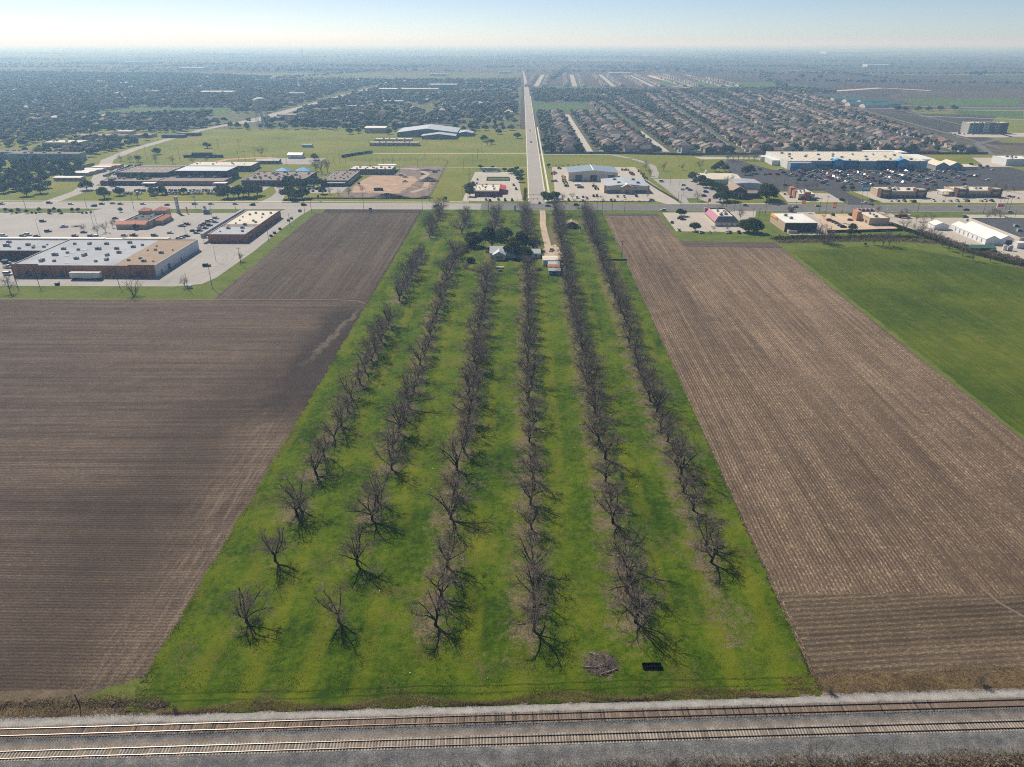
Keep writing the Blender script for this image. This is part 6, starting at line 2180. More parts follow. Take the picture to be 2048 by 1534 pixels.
# traffic signals at the crossing
for k, (p, dx, dy, lb) in enumerate((((1034, 416), 17, 4, 'traffic signal mast at the left corner of the crossing'), ((1086, 405), -14, -3, 'traffic signal mast at the right corner of the crossing'))):
    x, y = G(*p)
    o = thing('traffic_signal', lb, 'traffic signal', (x, y, 0))
    mb = MB()
    mb.cyl(0, 0, 0, 9.5 if k == 0 else 7.5, .18, .12, 7)
    mb.build('mast', METAL_D, o)
    mb = MB()
    mb.path([(0, 0, 6.2), (dx, dy, 7.2)], [.13, .07], 6)
    mb.build('arm', METAL_D, o)
    for t in (.55, .78, .97):
        mb = MB()
        mb.box(dx * t - .2, dx * t + .2, dy * t - .2, dy * t + .2, 6.0, 7.1)
        mb.build('signal_head', METAL_D, o)


def pole_sign(px, w_, h, z0, col, label, two=True, ex=None):
    x, y = G(*px)
    o = thing('pole_sign', label, 'sign', (x, y, 0))
    mb = MB()
    mb.cyl(-w_ * .3, 0, 0, z0, .14, None, 6)
    mb.build('post', METAL, o)
    if two:
        mb = MB()
        mb.cyl(w_ * .3, 0, 0, z0, .14, None, 6)
        mb.build('post', METAL, o)
    mb = MB()
    mb.box(-w_ / 2, w_ / 2, -.3, .3, z0, z0 + h)
    mb.build('sign_box', col, o)
    if ex:
        mb = MB()
        mb.box(-w_ * .38, w_ * .38, -.36, -.3, z0 + h * .25, z0 + h * .7)
        mb.build('sign_face', ex, o)


ORG = M('sign_orange')
RED = M('sign_red', (.55, .05, .05), .06, .5)
pole_sign((1416, 427), 2.2, 2.6, 9.0, ORG, 'orange sign on a tall red mast beside the pink restaurant', False, RED)
pole_sign((1604, 424), 2.8, 2.6, 6.5, ORG, 'orange sign on a short pole by the white-roofed store', False, M('sign_yellow'))
pole_sign((1663, 442), 2.6, 4.4, 9.5, ORG, 'red and white tall sign in front of the striped restaurant', False, TRIM)
pole_sign((1728, 398), 7.0, 5.0, 6.5, M('sign_blue', (.08, .32, .55), .06, .5), 'big blue double sign at the store drive', True, TRIM)
pole_sign((1996, 432), 6.0, 4.2, 6.0, TRIM, 'white billboard by the road near the nursery', True, RED)
pole_sign((411, 427), 1.6, 2.2, 3.4, METAL_D, 'small dark sign by the road near the kiosk', False)
pole_sign((375, 427), .9, 4.4, .6, ORG, 'thin orange feather flag by the road', False)
pole_sign((1030, 421), 1.6, 4.0, .3, ROOF_WH, 'white upright banner by the road below the crossing', False)
pole_sign((637, 402), 1.4, 2.4, 2.6, METAL_D, 'dark sign on the school lawn by the road', False)
pole_sign((891, 403), 3.0, 2.4, 1.6, WALL_DK, 'dark brown board sign on the lawn left of the red restaurant', True)
pole_sign((741, 422), 2.6, 1.8, .8, WALL_BG, 'low blue-grey board sign on the verge at the small field', True)
pole_sign((277, 324), 6.5, 3.6, 3.0, M('board_green', (.03, .13, .11), .1), 'green scoreboard at the edge of the ball field', True)
for i, p in enumerate([(1845, 425), (1845, 437)]):
    pass
for i, p in enumerate([(1690, 428), (1771, 436)]):
    x, y = G(*p)
    o = thing('flag_mast', ['left white mast beside the striped restaurant', 'right white mast beside the striped restaurant'][i], 'mast', (x, y, 0))
    mb = MB()
    mb.cyl(0, 0, 0, 9, .16, .12, 7)
    mb.build('shaft', TRIM, o)
    mb = MB()
    mb.box(-.5, .5, -.2, .2, 9, 9.4)
    mb.build('lamp_head', TRIM, o)

# ------------------------------------------------------------------ vehicles
PAINT = {}
for n_, c in dict(white=(.56, .56, .55), silver=(.33, .34, .36), grey=(.15, .155, .16), black=(.015, .016, .02), dark_blue=(.02, .035, .09), red=(.30, .02, .025), maroon=(.12, .018, .022), tan=(.36, .30, .22), green=(.02, .09, .07), teal=(.03, .12, .14)).items():
    PAINT[n_] = NT('paint_' + n_).done(c, .45, spec=.35)
CGL = NT('car_glass').done((.012, .015, .018), .08, spec=.6)
TYRE_M = NT('tyre_rubber').done((.02, .02, .02), .85)
CHROME = NT('lamp_lens').done((.6, .58, .52), .2, spec=.6)
KINDS = {
    'sedan': dict(st=[(-2.35, .70, .38, .72), (-2.15, .86, .27, .93), (-.9, .9, .22, .97), (.8, .9, .22, .95), (1.9, .87, .25, .80), (2.35, .68, .36, .62)], gh=(-1.75, 1.05, .82, .94, -1.0, .25, .60, 1.43), wb=1.38),
    'suv': dict(st=[(-2.4, .78, .42, .92), (-2.3, .93, .30, 1.08), (-.9, .95, .27, 1.08), (.9, .95, .27, 1.05), (2.0, .92, .3, .98), (2.4, .76, .42, .80)], gh=(-2.28, 1.0, .88, 1.06, -2.0, .35, .70, 1.74), wb=1.42),
    'pickup': dict(st=[(-2.9, .90, .46, 1.02), (-2.8, .97, .40, 1.06), (-.6, .97, .36, 1.06), (1.0, .97, .36, 1.08), (2.5, .95, .4, 1.02), (2.9, .80, .46, .88)], gh=(-.75, 1.35, .90, 1.06, -.55, .65, .72, 1.82), wb=1.75),
    'van': dict(st=[(-2.6, .86, .42, 1.0), (-2.5, .98, .32, 1.15), (0, 1.0, .3, 1.15), (1.2, 1.0, .3, 1.12), (2.2, .95, .32, 1.0), (2.6, .78, .42, .78)], gh=(-2.5, 1.5, .95, 1.13, -2.4, .7, .86, 2.05), wb=1.6),
}
_car = {}


def car_parts(kind, colour):
    if (kind, colour) in _car:
        return _car[kind, colour]
    K = KINDS[kind]
    body, glass = MB(), MB()
    vs = []
    for x, hw, z0, z1 in K['st']:
        vs += [(x, -hw, z0), (x, hw, z0), (x, hw * 1.0, z0 + (z1 - z0) * .6), (x, hw * .9, z1), (x, -hw * .9, z1), (x, -hw, z0 + (z1 - z0) * .6)]
    fs = []
    for i in range(len(K['st']) - 1):
        a = i * 6
        for j in range(6):
            fs.append((a + j, a + 6 + j, a + 6 + (j + 1) % 6, a + (j + 1) % 6))
    e = (len(K['st']) - 1) * 6
    fs += [(5, 4, 3, 2, 1, 0)[::-1], tuple(range(e, e + 6))[::-1]]
    body.add(vs, fs)
    x0, x1, hw, z0, u0, u1, thw, z1 = K['gh']
    glass.add([(x0, -hw, z0), (x1, -hw, z0), (x1, hw, z0), (x0, hw, z0), (u0, -thw, z1), (u1, -thw, z1), (u1, thw, z1), (u0, thw, z1)], [(0, 1, 5, 4), (1, 2, 6, 5), (2, 3, 7, 6), (3, 0, 4, 7), (4, 5, 6, 7)])
    body.box(u0 - .03, u1 + .03, -thw - .02, thw + .02, z1, z1 + .05)
    for s in (-1, 1):
        body.path([(x1 - .05, s * hw, z0), (u1, s * (thw + .01), z1)], [.05, .05], 4)
        body.path([(x0 + .05, s * hw, z0), (u0, s * (thw + .01), z1)], [.07, .07], 4)
        xm = (u0 + u1) / 2 - .1
        body.path([(xm, s * (hw + .01), z0), (xm, s * (thw + .015), z1)], [.05, .05], 4)
    if kind == 'pickup':
        glass.box(-2.7, -.85, -.75, .75, 1.0, 1.075)
    wm = MB()
    wm.path([(0, -.11, 0), (0, .11, 0)], [.34, .34], 10)
    wm.path([(0, .11, 0), (0, -.11, 0)], [.34, .34], 10)
    me = (body.mesh('body', PAINT[colour]), glass.mesh('window_glass', CGL), wm.mesh('wheel', TYRE_M))
    one = MB()
    one.add(body.v, body.f, 0)
    one.add(glass.v, glass.f, 1)
    for sx in (-1, 1):
        for sy in (-1, 1):
            one.add([(x + sx * K['wb'], y + sy * .8, z + .34) for x, y, z in wm.v], wm.f, 2)
    _car[kind, colour] = me + (one.mesh('car', [PAINT[colour], CGL, TYRE_M]),)
    return _car[kind, colour]


NAME_OF = {'sedan': 'sedan', 'suv': 'sport_utility_car', 'pickup': 'pickup_truck', 'van': 'van'}
CATN = {'sedan': 'car', 'suv': 'car', 'pickup': 'pickup truck', 'van': 'van'}
KW = {'sedan': 'sedan', 'suv': 'tall car', 'pickup': 'pickup', 'van': 'van'}


def car(kind, colour, x, y, rz, label, group=None, parts=True):
    me = car_parts(kind, colour)
    if not parts:
        o = ob(NAME_OF[kind], me[3], None, (x, y, .07), rz)
        return tag(o, label, CATN[kind], group)
    o = thing(NAME_OF[kind], label, CATN[kind], (x, y, .07), rz, group)
    ob('body', me[0], o)
    ob('window_glass', me[1], o)
    for sx in (-1, 1):
        for sy in (-1, 1):
            ob('wheel', me[2], o, (sx * KINDS[kind]['wb'], sy * .8, .34))
    return o


rc = random.Random(33)
PAL = ['white', 'white', 'silver', 'silver', 'grey', 'grey', 'black', 'black', 'dark_blue', 'red', 'maroon', 'tan']
KND = ['sedan', 'sedan', 'suv', 'suv', 'pickup', 'van']


def cars(lst, where, rz=0.0, parts=True, jit=.05, group=None):
    """lst: (px, py[, colour[, kind[, heading]]]); labels count from the left"""
    lst = sorted(lst, key=lambda q: q[0])
    for i, q in enumerate(lst):
        x, y = G(q[0], q[1])
        c = q[2] if len(q) > 2 and q[2] else rc.choice(PAL)
        k = q[3] if len(q) > 3 and q[3] else rc.choice(KND)
        a = q[4] if len(q) > 4 else rz
        lb = f'{c.replace("_", " ")} {KW[k]}, {nth(i + 1)} from left {where}' if len(lst) > 1 else f'{c.replace("_", " ")} {KW[k]} {where}'
        car(k, c, x, y, a + rc.uniform(-jit, jit), lb, group or f'vehicles {where}', parts)


PI = math.pi
cars([(99, 407, 'black', 'suv'), (142, 409, 'white', 'sedan'), (188, 413, 'dark_blue', 'suv', PI), (204, 409, 'black', 'sedan'), (226, 408, 'silver', 'sedan'), (241, 409, 'grey', 'sedan'), (286, 409, 'white', 'sedan'), (334, 411, 'black', 'sedan', PI), (390, 409, 'silver', 'suv'), (422, 409, 'silver', 'sedan'), (471, 409, 'white', 'sedan'), (505, 411, 'black', 'suv', PI), (608, 411, 'black', 'suv'), (872, 413, 'teal', 'suv', PI), (4, 409, 'silver', 'suv')],
     'driving on the road left of the crossing')
cars([(1096, 413, 'black', 'sedan'), (1153, 411, 'green', 'suv'), (1326, 422, 'white', 'suv', PI), (1491, 412, 'silver', 'suv'), (1590, 415, 'silver', 'suv', PI), (1636, 413, 'silver', 'sedan'), (1919, 414, 'silver', 'sedan'), (1932, 421, 'black', 'sedan', PI)], 'driving on the road right of the crossing')
cars([(1727, 407, 'white', 'suv', 1.9), (1742, 410, 'maroon', 'sedan', 1.9)], 'turning at the big store drive')
cars([(1060, 262, 'black', 'sedan', PI / 2), (1062, 285, 'grey', 'suv', PI / 2), (1079, 407, 'black', 'sedan', PI / 2)], 'on the long straight road', PI / 2, False)
cars([(86, 444, 'black', 'suv'), (97, 464, 'dark_blue', 'suv', .25), (8, 473), (46, 473, 'grey', 'sedan'), (57, 471, 'white', 'suv'), (74, 474, 'black', 'sedan'), (168, 466, 'black', 'sedan'), (150, 473, 'red', 'sedan'), (183, 474, 'grey'), (195, 475, 'white'), (231, 438, 'maroon', 'sedan'), (247, 446, 'white', 'van')], 'in the shopping lot left of the restaurant')
x, y = G(128, 455)
car('pickup', 'silver', x, y, .35 + PI, 'silver pickup truck towing a flat trailer across the shopping lot')
o = thing('flat_trailer', 'long flat trailer behind the silver pickup in the shopping lot', 'trailer', (x + 7.2, y + 2.7, 0), .35)
mb = MB()
mb.box(-3.2, 3.2, -1, 1, .7, .85)
mb.build('deck', M('trailer_deck', (.2, .17, .14), .2), o)
for s in (-1, 1):
    for u in (-.5, .5):
        mb = MB()
        mb.path([(u, s * .95, .35), (u, s * 1.15, .35)], [.35, .35], 8)
        mb.build('wheel', TYRE_M, o)
mb = MB()
mb.box(-4.3, -3.2, -.06, .06, .6, .72)
mb.build('hitch', METAL_D, o)
c2 = lambda u, v: (230 + u / 7.672, 390 + v / 7.672)
cars([c2(850, 590) + ('white', 'sedan'), c2(1030, 485) + ('silver', 'pickup'), c2(1115, 460) + ('maroon', 'suv'), c2(1200, 560) + ('black', 'sedan'), c2(1300, 555) + ('dark_blue', 'sedan'), c2(1255, 592) + ('tan', 'sedan'), c2(1390, 520) + ('grey', 'sedan'), c2(1310, 510) + ('white', 'sedan'), c2(1330, 478) + ('dark_blue', 'sedan'), c2(1450, 475) + ('dark_blue', 'suv'), c2(1380, 450) + ('maroon', 'sedan'), c2(1440, 415) + ('silver', 'suv'),
      c2(1540, 425) + ('silver', 'sedan'), c2(1490, 395) + ('white', 'sedan'), c2(1550, 365) + ('silver', 'suv'), c2(1030, 660) + ('dark_blue', 'sedan'), c2(1100, 640) + ('dark_blue', 'sedan'), c2(985, 672) + ('white', 'sedan'), c2(610, 632) + ('grey', 'suv'), c2(290, 630) + ('maroon', 'pickup'), c2(145, 632) + ('silver', 'sedan'), c2(1380, 660) + ('black', 'suv')], 'in the shopping lot right of the restaurant')
cars([c2(1410, 1095) + ('black', 'suv', .15)], 'parked alone on the lot right of the shopping building')
cars([(17, 550, 'white', 'van'), (17, 536, 'white', 'pickup'), (14, 527, 'dark_blue', 'van')], 'at the left end of the shopping building')
cars([(551, 427, 'green', 'suv', PI / 2), (549, 437, 'black', 'sedan', PI / 2), (544, 448, 'silver', 'sedan', PI / 2), (600, 423, 'grey')], 'beside the strip of shops', PI / 2)


def dumpster(x, y, rz, label, col='black'):
    o = thing('dumpster', label, 'dumpster', (x, y, 0), rz, 'dumpsters in the shopping lot')
    m = PAINT[col]
    mb = MB()
    mb.add([(-1, -.7, .1), (1, -.7, .1), (1, .7, .1), (-1, .7, .1), (-1.05, -.95, 1.3), (1.05, -.95, 1.3), (1.05, .95, 1.6), (-1.05, .95, 1.6)], [(0, 1, 5, 4), (1, 2, 6, 5), (2, 3, 7, 6), (3, 0, 4, 7), (3, 2, 1, 0)])
    mb.build('bin', m, o)
    mb = MB()
    mb.add([(-1.08, -1, 1.31), (1.08, -1, 1.31), (1.08, 1, 1.62), (-1.08, 1, 1.62), (-1.08, -1, 1.37), (1.08, -1, 1.37), (1.08, 1, 1.68), (-1.08, 1, 1.68)], [(4, 5, 6, 7), (0, 1, 5, 4), (1, 2, 6, 5), (3, 0, 4, 7), (2, 3, 7, 6)])
    mb.build('lid', METAL_D, o)


for i, p in enumerate([(115, 570), (583, 438), (577, 442), (560, 459), (549, 467), (542, 473)]):
    dumpster(*G(*p), .1 * i, ['black dumpster on the lane below the shopping building', 'black dumpster nearest the road beside the strip of shops', 'black dumpster second from the road beside the strip of shops', 'black dumpster halfway along the lane by the strip of shops', 'black dumpster in the left pair by the strip of shops', 'black dumpster nearest the field lot by the strip of shops'][i])
cars([(1103, 502, 'white', 'pickup', 1.2), (1122, 524, 'maroon', 'sedan', .4), (1119, 532, 'silver', 'suv', .2), (1078, 541, 'black', 'sedan', .5), (1058, 524, 'black', 'pickup', .3)], 'in the farm yard by the sheds')
# box trailers
def box_trailer(x, y, L, label, paint, rz=0.0, cab=False):
    o = thing('semi_trailer', label, 'trailer', (x, y, 0), rz)
    mb = MB()
    mb.box(-L / 2, L / 2, -1.28, 1.28, 1.15, 4.0)
    mb.build('box', paint, o)
    mb = MB()
    mb.box(-L / 2 - .02, L / 2 + .02, -1.32, 1.32, 3.98, 4.08)
    mb.build('top_rail', ROOF_CR, o)
    mb = MB()
    mb.box(-L * .1, L * .2, -1.2, -1.1, .5, 1.1)
    mb.build('side_skirt', METAL, o)
    for u in (-L * .36, -L * .28):
        for s in (-1, 1):
            mb = MB()
            mb.path([(u, s * .75, .5), (u, s * 1.2, .5)], [.5, .5], 10)
            mb.build('wheel', TYRE_M, o)
    for s in (-1, 1):
        mb = MB()
        mb.box(L * .28, L * .28 + .12, s * .8 - .06, s * .8 + .06, 0, 1.15)
        mb.build('landing_leg', METAL_D, o)
    if cab:
        mb = MB()
        mb.add([(L / 2 + .6, -1.2, .6), (L / 2 + 4, -1.2, .6), (L / 2 + 4, 1.2, .6), (L / 2 + .6, 1.2, .6), (L / 2 + .6, -1.15, 3.6), (L / 2 + 2.6, -1.1, 3.4), (L / 2 + 2.6, 1.1, 3.4), (L / 2 + .6, 1.15, 3.6), (L / 2 + 4, -1.1, 1.9), (L / 2 + 4, 1.1, 1.9), (L / 2 + 2.9, -1.1, 2.0), (L / 2 + 2.9, 1.1, 2.0)], [(0, 1, 8, 10, 5, 4), (1, 2, 9, 8), (3, 7, 6, 11, 9, 2), (0, 4, 7, 3), (4, 5, 6, 7), (5, 10, 11, 6), (10, 8, 9, 11)])
        mb.build('cab', paint, o)


box_trailer(-244.3, 382.2, 17.0, 'white box trailer parked against the brick shopping building', M('trailer_white', (.68, .67, .62), .06, .3))
x, y = G(978, 343.5)
box_trailer(x, y, 16, 'blue-grey tractor trailer behind the red restaurant', M('trailer_blue', (.22, .30, .37), .08, .3), 0, True)
# school rows
cars([(271 + i * 6.1 + (i % 3), 382, None, None, PI / 2 + .2) for i in range(27) if i not in (4, 9, 10, 17)], 'in the back row in front of the school', PI / 2, False)
cars([(250 + i * 6.4, 388, None, None, PI / 2 + .2) for i in range(30) if i not in (3, 6, 7, 11, 12, 18, 19, 25)], 'in the front row by the school lawn', PI / 2, False)
cars([(212 + i * 5.5, 353 - i * 2.3, None, None, .6) for i in range(10)] + [(232 + i * 6, 350 - i * 2.4, None, None, .6) for i in range(9)], 'in the lot beside the portable classrooms', .6, False)
cars([(598 + i * 7, 383 - (i % 2) * 4, None, None, PI / 2) for i in range(8)], 'under the trees by the curved school drive', PI / 2, False)
cars([(803, 352, 'white', 'van'), (811, 355, 'white', 'pickup'), (810, 364, 'white', 'pickup', .4), (846, 349, 'white', 'suv'), (877, 342, 'white', 'pickup'), (870, 345, 'green', 'van')], 'on the building site')
cars([(972, 400), (980, 402), (997, 400, 'grey'), (1010, 401, 'black'), (1024, 401, 'black', 'suv'), (988, 395, 'dark_blue'), (955, 360, 'black'), (954, 368, 'dark_blue'), (1027, 371, 'silver', 'van'), (1032, 379, 'grey')], 'round the red restaurant', PI / 2)
cars([(1137, 401, 'black'), (1154, 396, 'white'), (1166, 395, 'maroon'), (1174, 397), (1187, 393, 'black'), (1194, 393), (1165, 402), (1207, 402, 'white'), (1222, 402, 'grey'), (1229, 402, 'white'), (1235, 394, 'grey'), (1248, 394, 'white'), (1272, 393, 'maroon'), (1304, 401, 'grey', 'sedan', 0)], 'in front of the tractor shop', PI / 2)
cars([(1323, 364, 'white', 'van', 0), (1367, 371, 'silver', 'sedan', .2), (1365, 380, 'white', 'sedan', .2), (1375, 378, 'maroon', 'sedan', .3), (1380, 381, 'grey', 'suv', .2), (1412, 385, 'dark_blue', 'suv', -.4), (1408, 393, 'maroon', 'suv', .2)], 'in the church car park')
cars([(1360, 438, 'black', 'sedan', 0), (1366, 440, 'dark_blue', 'sedan', 0), (1344, 446, 'black', 'sedan', 1.2), (1357, 461, 'white', 'suv', PI / 2), (1400, 466, 'white', 'suv', PI / 2), (1419, 465, 'white', 'sedan', PI / 2), (1453, 466, 'white', 'sedan', PI / 2), (1459, 466, 'grey', 'suv', PI / 2), (1477, 466, 'maroon', 'suv', PI / 2), (1472, 449, 'white', 'sedan', PI / 2)], 'in the pink restaurant lot')
cars([(1659, 442, 'maroon', 'suv', 0), (1668, 445, 'maroon', 'sedan', 0), (1674, 448, 'grey', 'sedan', 0), (1680, 452, 'silver', 'sedan', 0), (1686, 455, 'dark_blue', 'suv', 0), (1700, 441, 'grey', 'sedan', 0), (1665, 431, 'black', 'suv', PI / 2), (1700, 431, 'black', 'suv', PI / 2), (1700, 466, 'grey', 'sedan', 0)], 'in the striped restaurant lot')
cars([(1684, 401, 'black', 'suv', 0), (1569, 389, 'white', 'suv', 1.2), (1581, 395, 'grey', 'suv', 1.2), (1551, 394, 'black', 'sedan', 0), (1634, 398, 'silver', 'sedan', 0)], 'round the drive-through restaurant')
cars([(1740, 402, 'grey'), (1785, 396, 'silver', 'suv'), (1781, 403), (1795, 403), (1808, 403), (1822, 404), (1828, 404, 'black'), (1866, 402, 'white', 'pickup'), (1885, 403), (1900, 403), (1914, 403), (1928, 403, 'white'), (1934, 403), (1962, 403), (1969, 402, 'white'), (1983, 403, 'black'), (2018, 394), (2026, 395), (2034, 397)], 'along the front of the two tan shop strips', PI / 2)
cars([(1794, 434, 'white', 'van', 0), (1930, 435, 'grey', 'suv', 0), (1937, 442, 'white', 'sedan', 0), (2020, 426, 'silver', 'suv', 0), (2012, 437, 'white', 'sedan', 0), (1987, 505, 'grey', 'van', .1)], 'round the plant nursery')
x, y = G(1805, 436)
o = thing('fire_truck', 'long dark red truck turning into the nursery lot', 'truck', (x + 1, y, 0), -.12)
mb = MB()
mb.box(-4.2, 1.9, -1.2, 1.2, .7, 2.8)
mb.build('body', PAINT['maroon'], o)
mb = MB()
mb.add([(2.0, -1.2, .6), (4.4, -1.2, .6), (4.4, 1.2, .6), (2.0, 1.2, .6), (2.0, -1.15, 2.9), (3.9, -1.1, 2.8), (3.9, 1.1, 2.8), (2.0, 1.15, 2.9)], [(0, 1, 5, 4), (1, 2, 6, 5), (2, 3, 7, 6), (3, 0, 4, 7), (4, 5, 6, 7)])
mb.build('cab', PAINT['white'], o)
for u in (-2.8, 3.0):
    for s in (-1, 1):
        mb = MB()
        mb.path([(u, s * .9, .5), (u, s * 1.22, .5)], [.5, .5], 10)
        mb.build('wheel', TYRE_M, o)
# big store car park: cars nosed in along the aisles
aisle = 0
n_c = 0
for a in range(11):
    xa = 270 + a * 17.6
    for sd in (-1, 1):
        ys = 690 if a < 9 else 705
        fill = [.35, .8, .9, .85, .8, .75, .8, .7, .75, .5, .3][a]
        k = 0
        seq = []
        yy = 762
        while yy > ys - 14:
            dep = (762 - yy) / (762 - ys)
            if rc.random() < fill * (1.0 - .72 * dep):
                seq.append(yy)
            yy -= 3.0
        for i, yy in enumerate(seq):
            kd, cl = rc.choice(KND), rc.choice(PAL)
            car(kd, cl, xa + sd * 2.9 + rc.uniform(-.3, .3), yy, (0 if rc.random() < .5 else PI) + .35 * sd + rc.uniform(-.05, .05),
                f'{cl.replace("_", " ")} {KW[kd]}, {nth(i + 1)} from store, {"left" if sd < 0 else "right"} side, {nth(a + 1)} parking aisle', 'cars parked before the big store', False)
            n_c += 1
cars([(1571, 372), (1578, 374), (1514, 349), (1530, 350), (1540, 349), (1555, 350), (1509, 342), (1520, 340), (1602, 353), (1870, 372), (1872, 376)], 'at the left end of the big store car park', .3, False)
cars([(1838, 388, 'white'), (1960, 333), (1965, 336), (1974, 334), (1942, 330, 'black'), (1985, 340), (1935, 338)], 'by the white box shop', .4, False)
cars([(1900 + i * 9, 268 + (i % 2), None, None, PI / 2) for i in range(12)], 'in front of the hotel', PI / 2, False)

# tractors and machines
def tractor(x, y, rz, label, col, sc=1.0):
    o = thing('tractor', label, 'tractor', (x, y, .06), rz, 'machines on the tractor lot')
    o.scale = (sc,) * 3
    mb = MB()
    mb.add([(-.3, -.35, .7), (1.7, -.32, .7), (1.7, .32, .7), (-.3, .35, .7), (-.3, -.35, 1.5), (1.6, -.3, 1.3), (1.6, .3, 1.3), (-.3, .35, 1.5)], [(0, 1, 5, 4), (1, 2, 6, 5), (2, 3, 7, 6), (3, 0, 4, 7), (4, 5, 6, 7), (3, 2, 1, 0)])
    mb.build('hood', col, o)
    mb = MB()
    mb.box(-1.5, -.3, -.6, .6, .8, 1.2)
    mb.box(-1.3, -.8, -.3, .3, 1.2, 1.8)
    mb.build('seat_deck', col, o)
    mb = MB()
    for u in (-1.4, -.3):
        for s in (-.55, .55):
            mb.path([(u, s, 1.2), (u, s, 2.5)], [.05, .05], 4)
    mb.box(-1.6, -.1, -.7, .7, 2.5, 2.6)
    mb.build('canopy', col, o)
    for u, r_, wd in ((-.9, .75, .35), (1.3, .45, .25)):
        for s in (-1, 1):
            mb = MB()
            mb.path([(u, s * .65, r_), (u, s * (.65 + wd), r_)], [r_, r_], 10)
            mb.path([(u, s * (.65 + wd), r_), (u, s * .65, r_)], [r_, r_], 10)
            mb.build('wheel', TYRE_M, o)


TC = [M('tractor_orange', (.60, .20, .04), .08), M('tractor_yellow', (.58, .42, .05), .08), M('tractor_green', (.04, .2, .05), .08), M('tractor_red', (.45, .05, .03), .08)]
tcn = ['orange', 'yellow', 'green', 'red']
tp = [(1127, 355), (1128, 360), (1129, 364), (1131, 368), (1133, 373), (1106, 349), (1110, 347), (1189, 374), (1193, 379), (1265, 350), (1262, 347), (1285, 349), (1279, 344), (1288, 354), (1291, 358), (1246, 341), (1254, 341), (1119, 338)]
for i, p in enumerate(sorted(tp)):
    k = rc.choice([0, 0, 1, 1, 2, 3])
    x, y = G(*p)
    tractor(x, y, rc.uniform(-.6, .6), f'{tcn[k]} tractor, {nth(i + 1)} from left on the tractor lot', TC[k], 1.25)
for i, (p, lb) in enumerate((((1155, 371), 'white boat-shaped crate stack near the tractor hall doors'), ((1108, 363), 'pale blue stacked crates at the left of the tractor lot'), ((1161, 376), 'dark covered machine near the tractor hall doors'))):
    x, y = G(*p)
    o = thing('crate_stack', lb, 'crates', (x, y, 0))
    for j in range(3):
        mb = MB()
        mb.box(-3 + j * 2, -1.2 + j * 2, -1.2, 1.2 + .3 * j, .06, 1.6 + .4 * ((i + j) % 2))
        mb.build('crate', [TRIM, WALL_BG, METAL_D][i], o)
# dirt mounds on the building site
def mound(px, w_, d, h, mat, label, seed):
    x, y = G(*px)
    r = np.random.RandomState(seed)
    n, m = 26, 9
    V, F = [(0, 0, h)], []
    for i in range(1, m + 1):
        q = i / m
        for k in range(n):
            a = 2 * math.pi * k / n
            j = 1 + .12 * math.sin(3 * a + seed) + r.uniform(-.06, .06)
            V.append((w_ / 2 * q * math.cos(a) * j, d / 2 * q * math.sin(a) * j, max(-.05, h * (1 - q) ** .8 * r.uniform(.8, 1.12)) if i < m else -.05))
    mb = MB()
    F = [(0, 1 + k, 1 + (k + 1) % n) for k in range(n)]
    for i in range(m - 1):
        a = 1 + i * n
        F += [(a + k, a + n + k, a + n + (k + 1) % n, a + (k + 1) % n) for k in range(n)]
    mb.add(V, F)
    tag(mb.build('dirt_mound', mat, None, (x, y, .05)), label, 'dirt mound', 'dirt mounds on the building site')


SD = M('mound_dark', (.075, .062, .055), .3, .3)
SO = M('mound_orange', (.40, .25, .15), .25, .3)
mound((776, 396), 34, 11, 4.2, SD, 'long dark dirt mound along the front of the building site', 1)
mound((850, 396), 14, 8, 2.0, SD, 'small dark dirt mound at the right front of the building site', 2)
mound((858, 362), 20, 14, 3.6, SD, 'dark dirt mound by the mesh fence', 3)
mound((833, 375), 26, 10, 1.8, SO, 'low orange dirt mound left of the mesh fence', 4)
mound((866, 372), 10, 8, 1.6, SO, 'small orange dirt mound against the mesh fence', 5)
mound((852, 341), 22, 6, 1.4, SD, 'dark dirt ridge at the back of the building site', 6)
x, y = G(757, 381)
o = thing('roll_off_container', 'black open roll-off container on the building site', 'container', (x, y, 0))
for a in ((-4, 4, -1.2, -1.1), (-4, 4, 1.1, 1.2), (-4, -3.9, -1.1, 1.1), (3.9, 4, -1.1, 1.1)):
    mb = MB()
    mb.box(*a, .2, 2.2)
    mb.build('side', M('container_green', (.015, .04, .035), .2), o)
mb = MB()
mb.box(-4, 4, -1.2, 1.2, .05, .2)
mb.build('floor', METAL_D, o)
# ------------------------------------------------------------------ trees of the town, the estate and the far plain
ICO_V = np.array([(0, 0, 1)] + [(.894 * math.cos(k * 1.2566), .894 * math.sin(k * 1.2566), .447) for k in range(5)] + [(.894 * math.cos(k * 1.2566 + .6283), .894 * math.sin(k * 1.2566 + .6283), -.447) for k in range(5)] + [(0, 0, -1)])
ICO_F = [(0, 1 + k, 1 + (k + 1) % 5) for k in range(5)] + [(1 + k, 6 + k, 1 + (k + 1) % 5) for k in range(5)] + [(1 + (k + 1) % 5, 6 + k, 6 + (k + 1) % 5) for k in range(5)] + [(6 + k, 11, 6 + (k + 1) % 5) for k in range(5)]
ICO_F = np.array(ICO_F)


def wood_mat():
    t = NT('woodland')
    v = t.n('Attribute', attribute_name='var').outputs['Fac']
    return t.leafy(t.ramp(v, [(.0, (.042, .058, .025)), (.30, (.085, .10, .038)), (.5, (.135, .135, .05)), (.60, (.20, .20, .06)), (.70, (.155, .125, .10)), (1, (.30, .25, .21))]), .3)


WOOD = wood_mat()


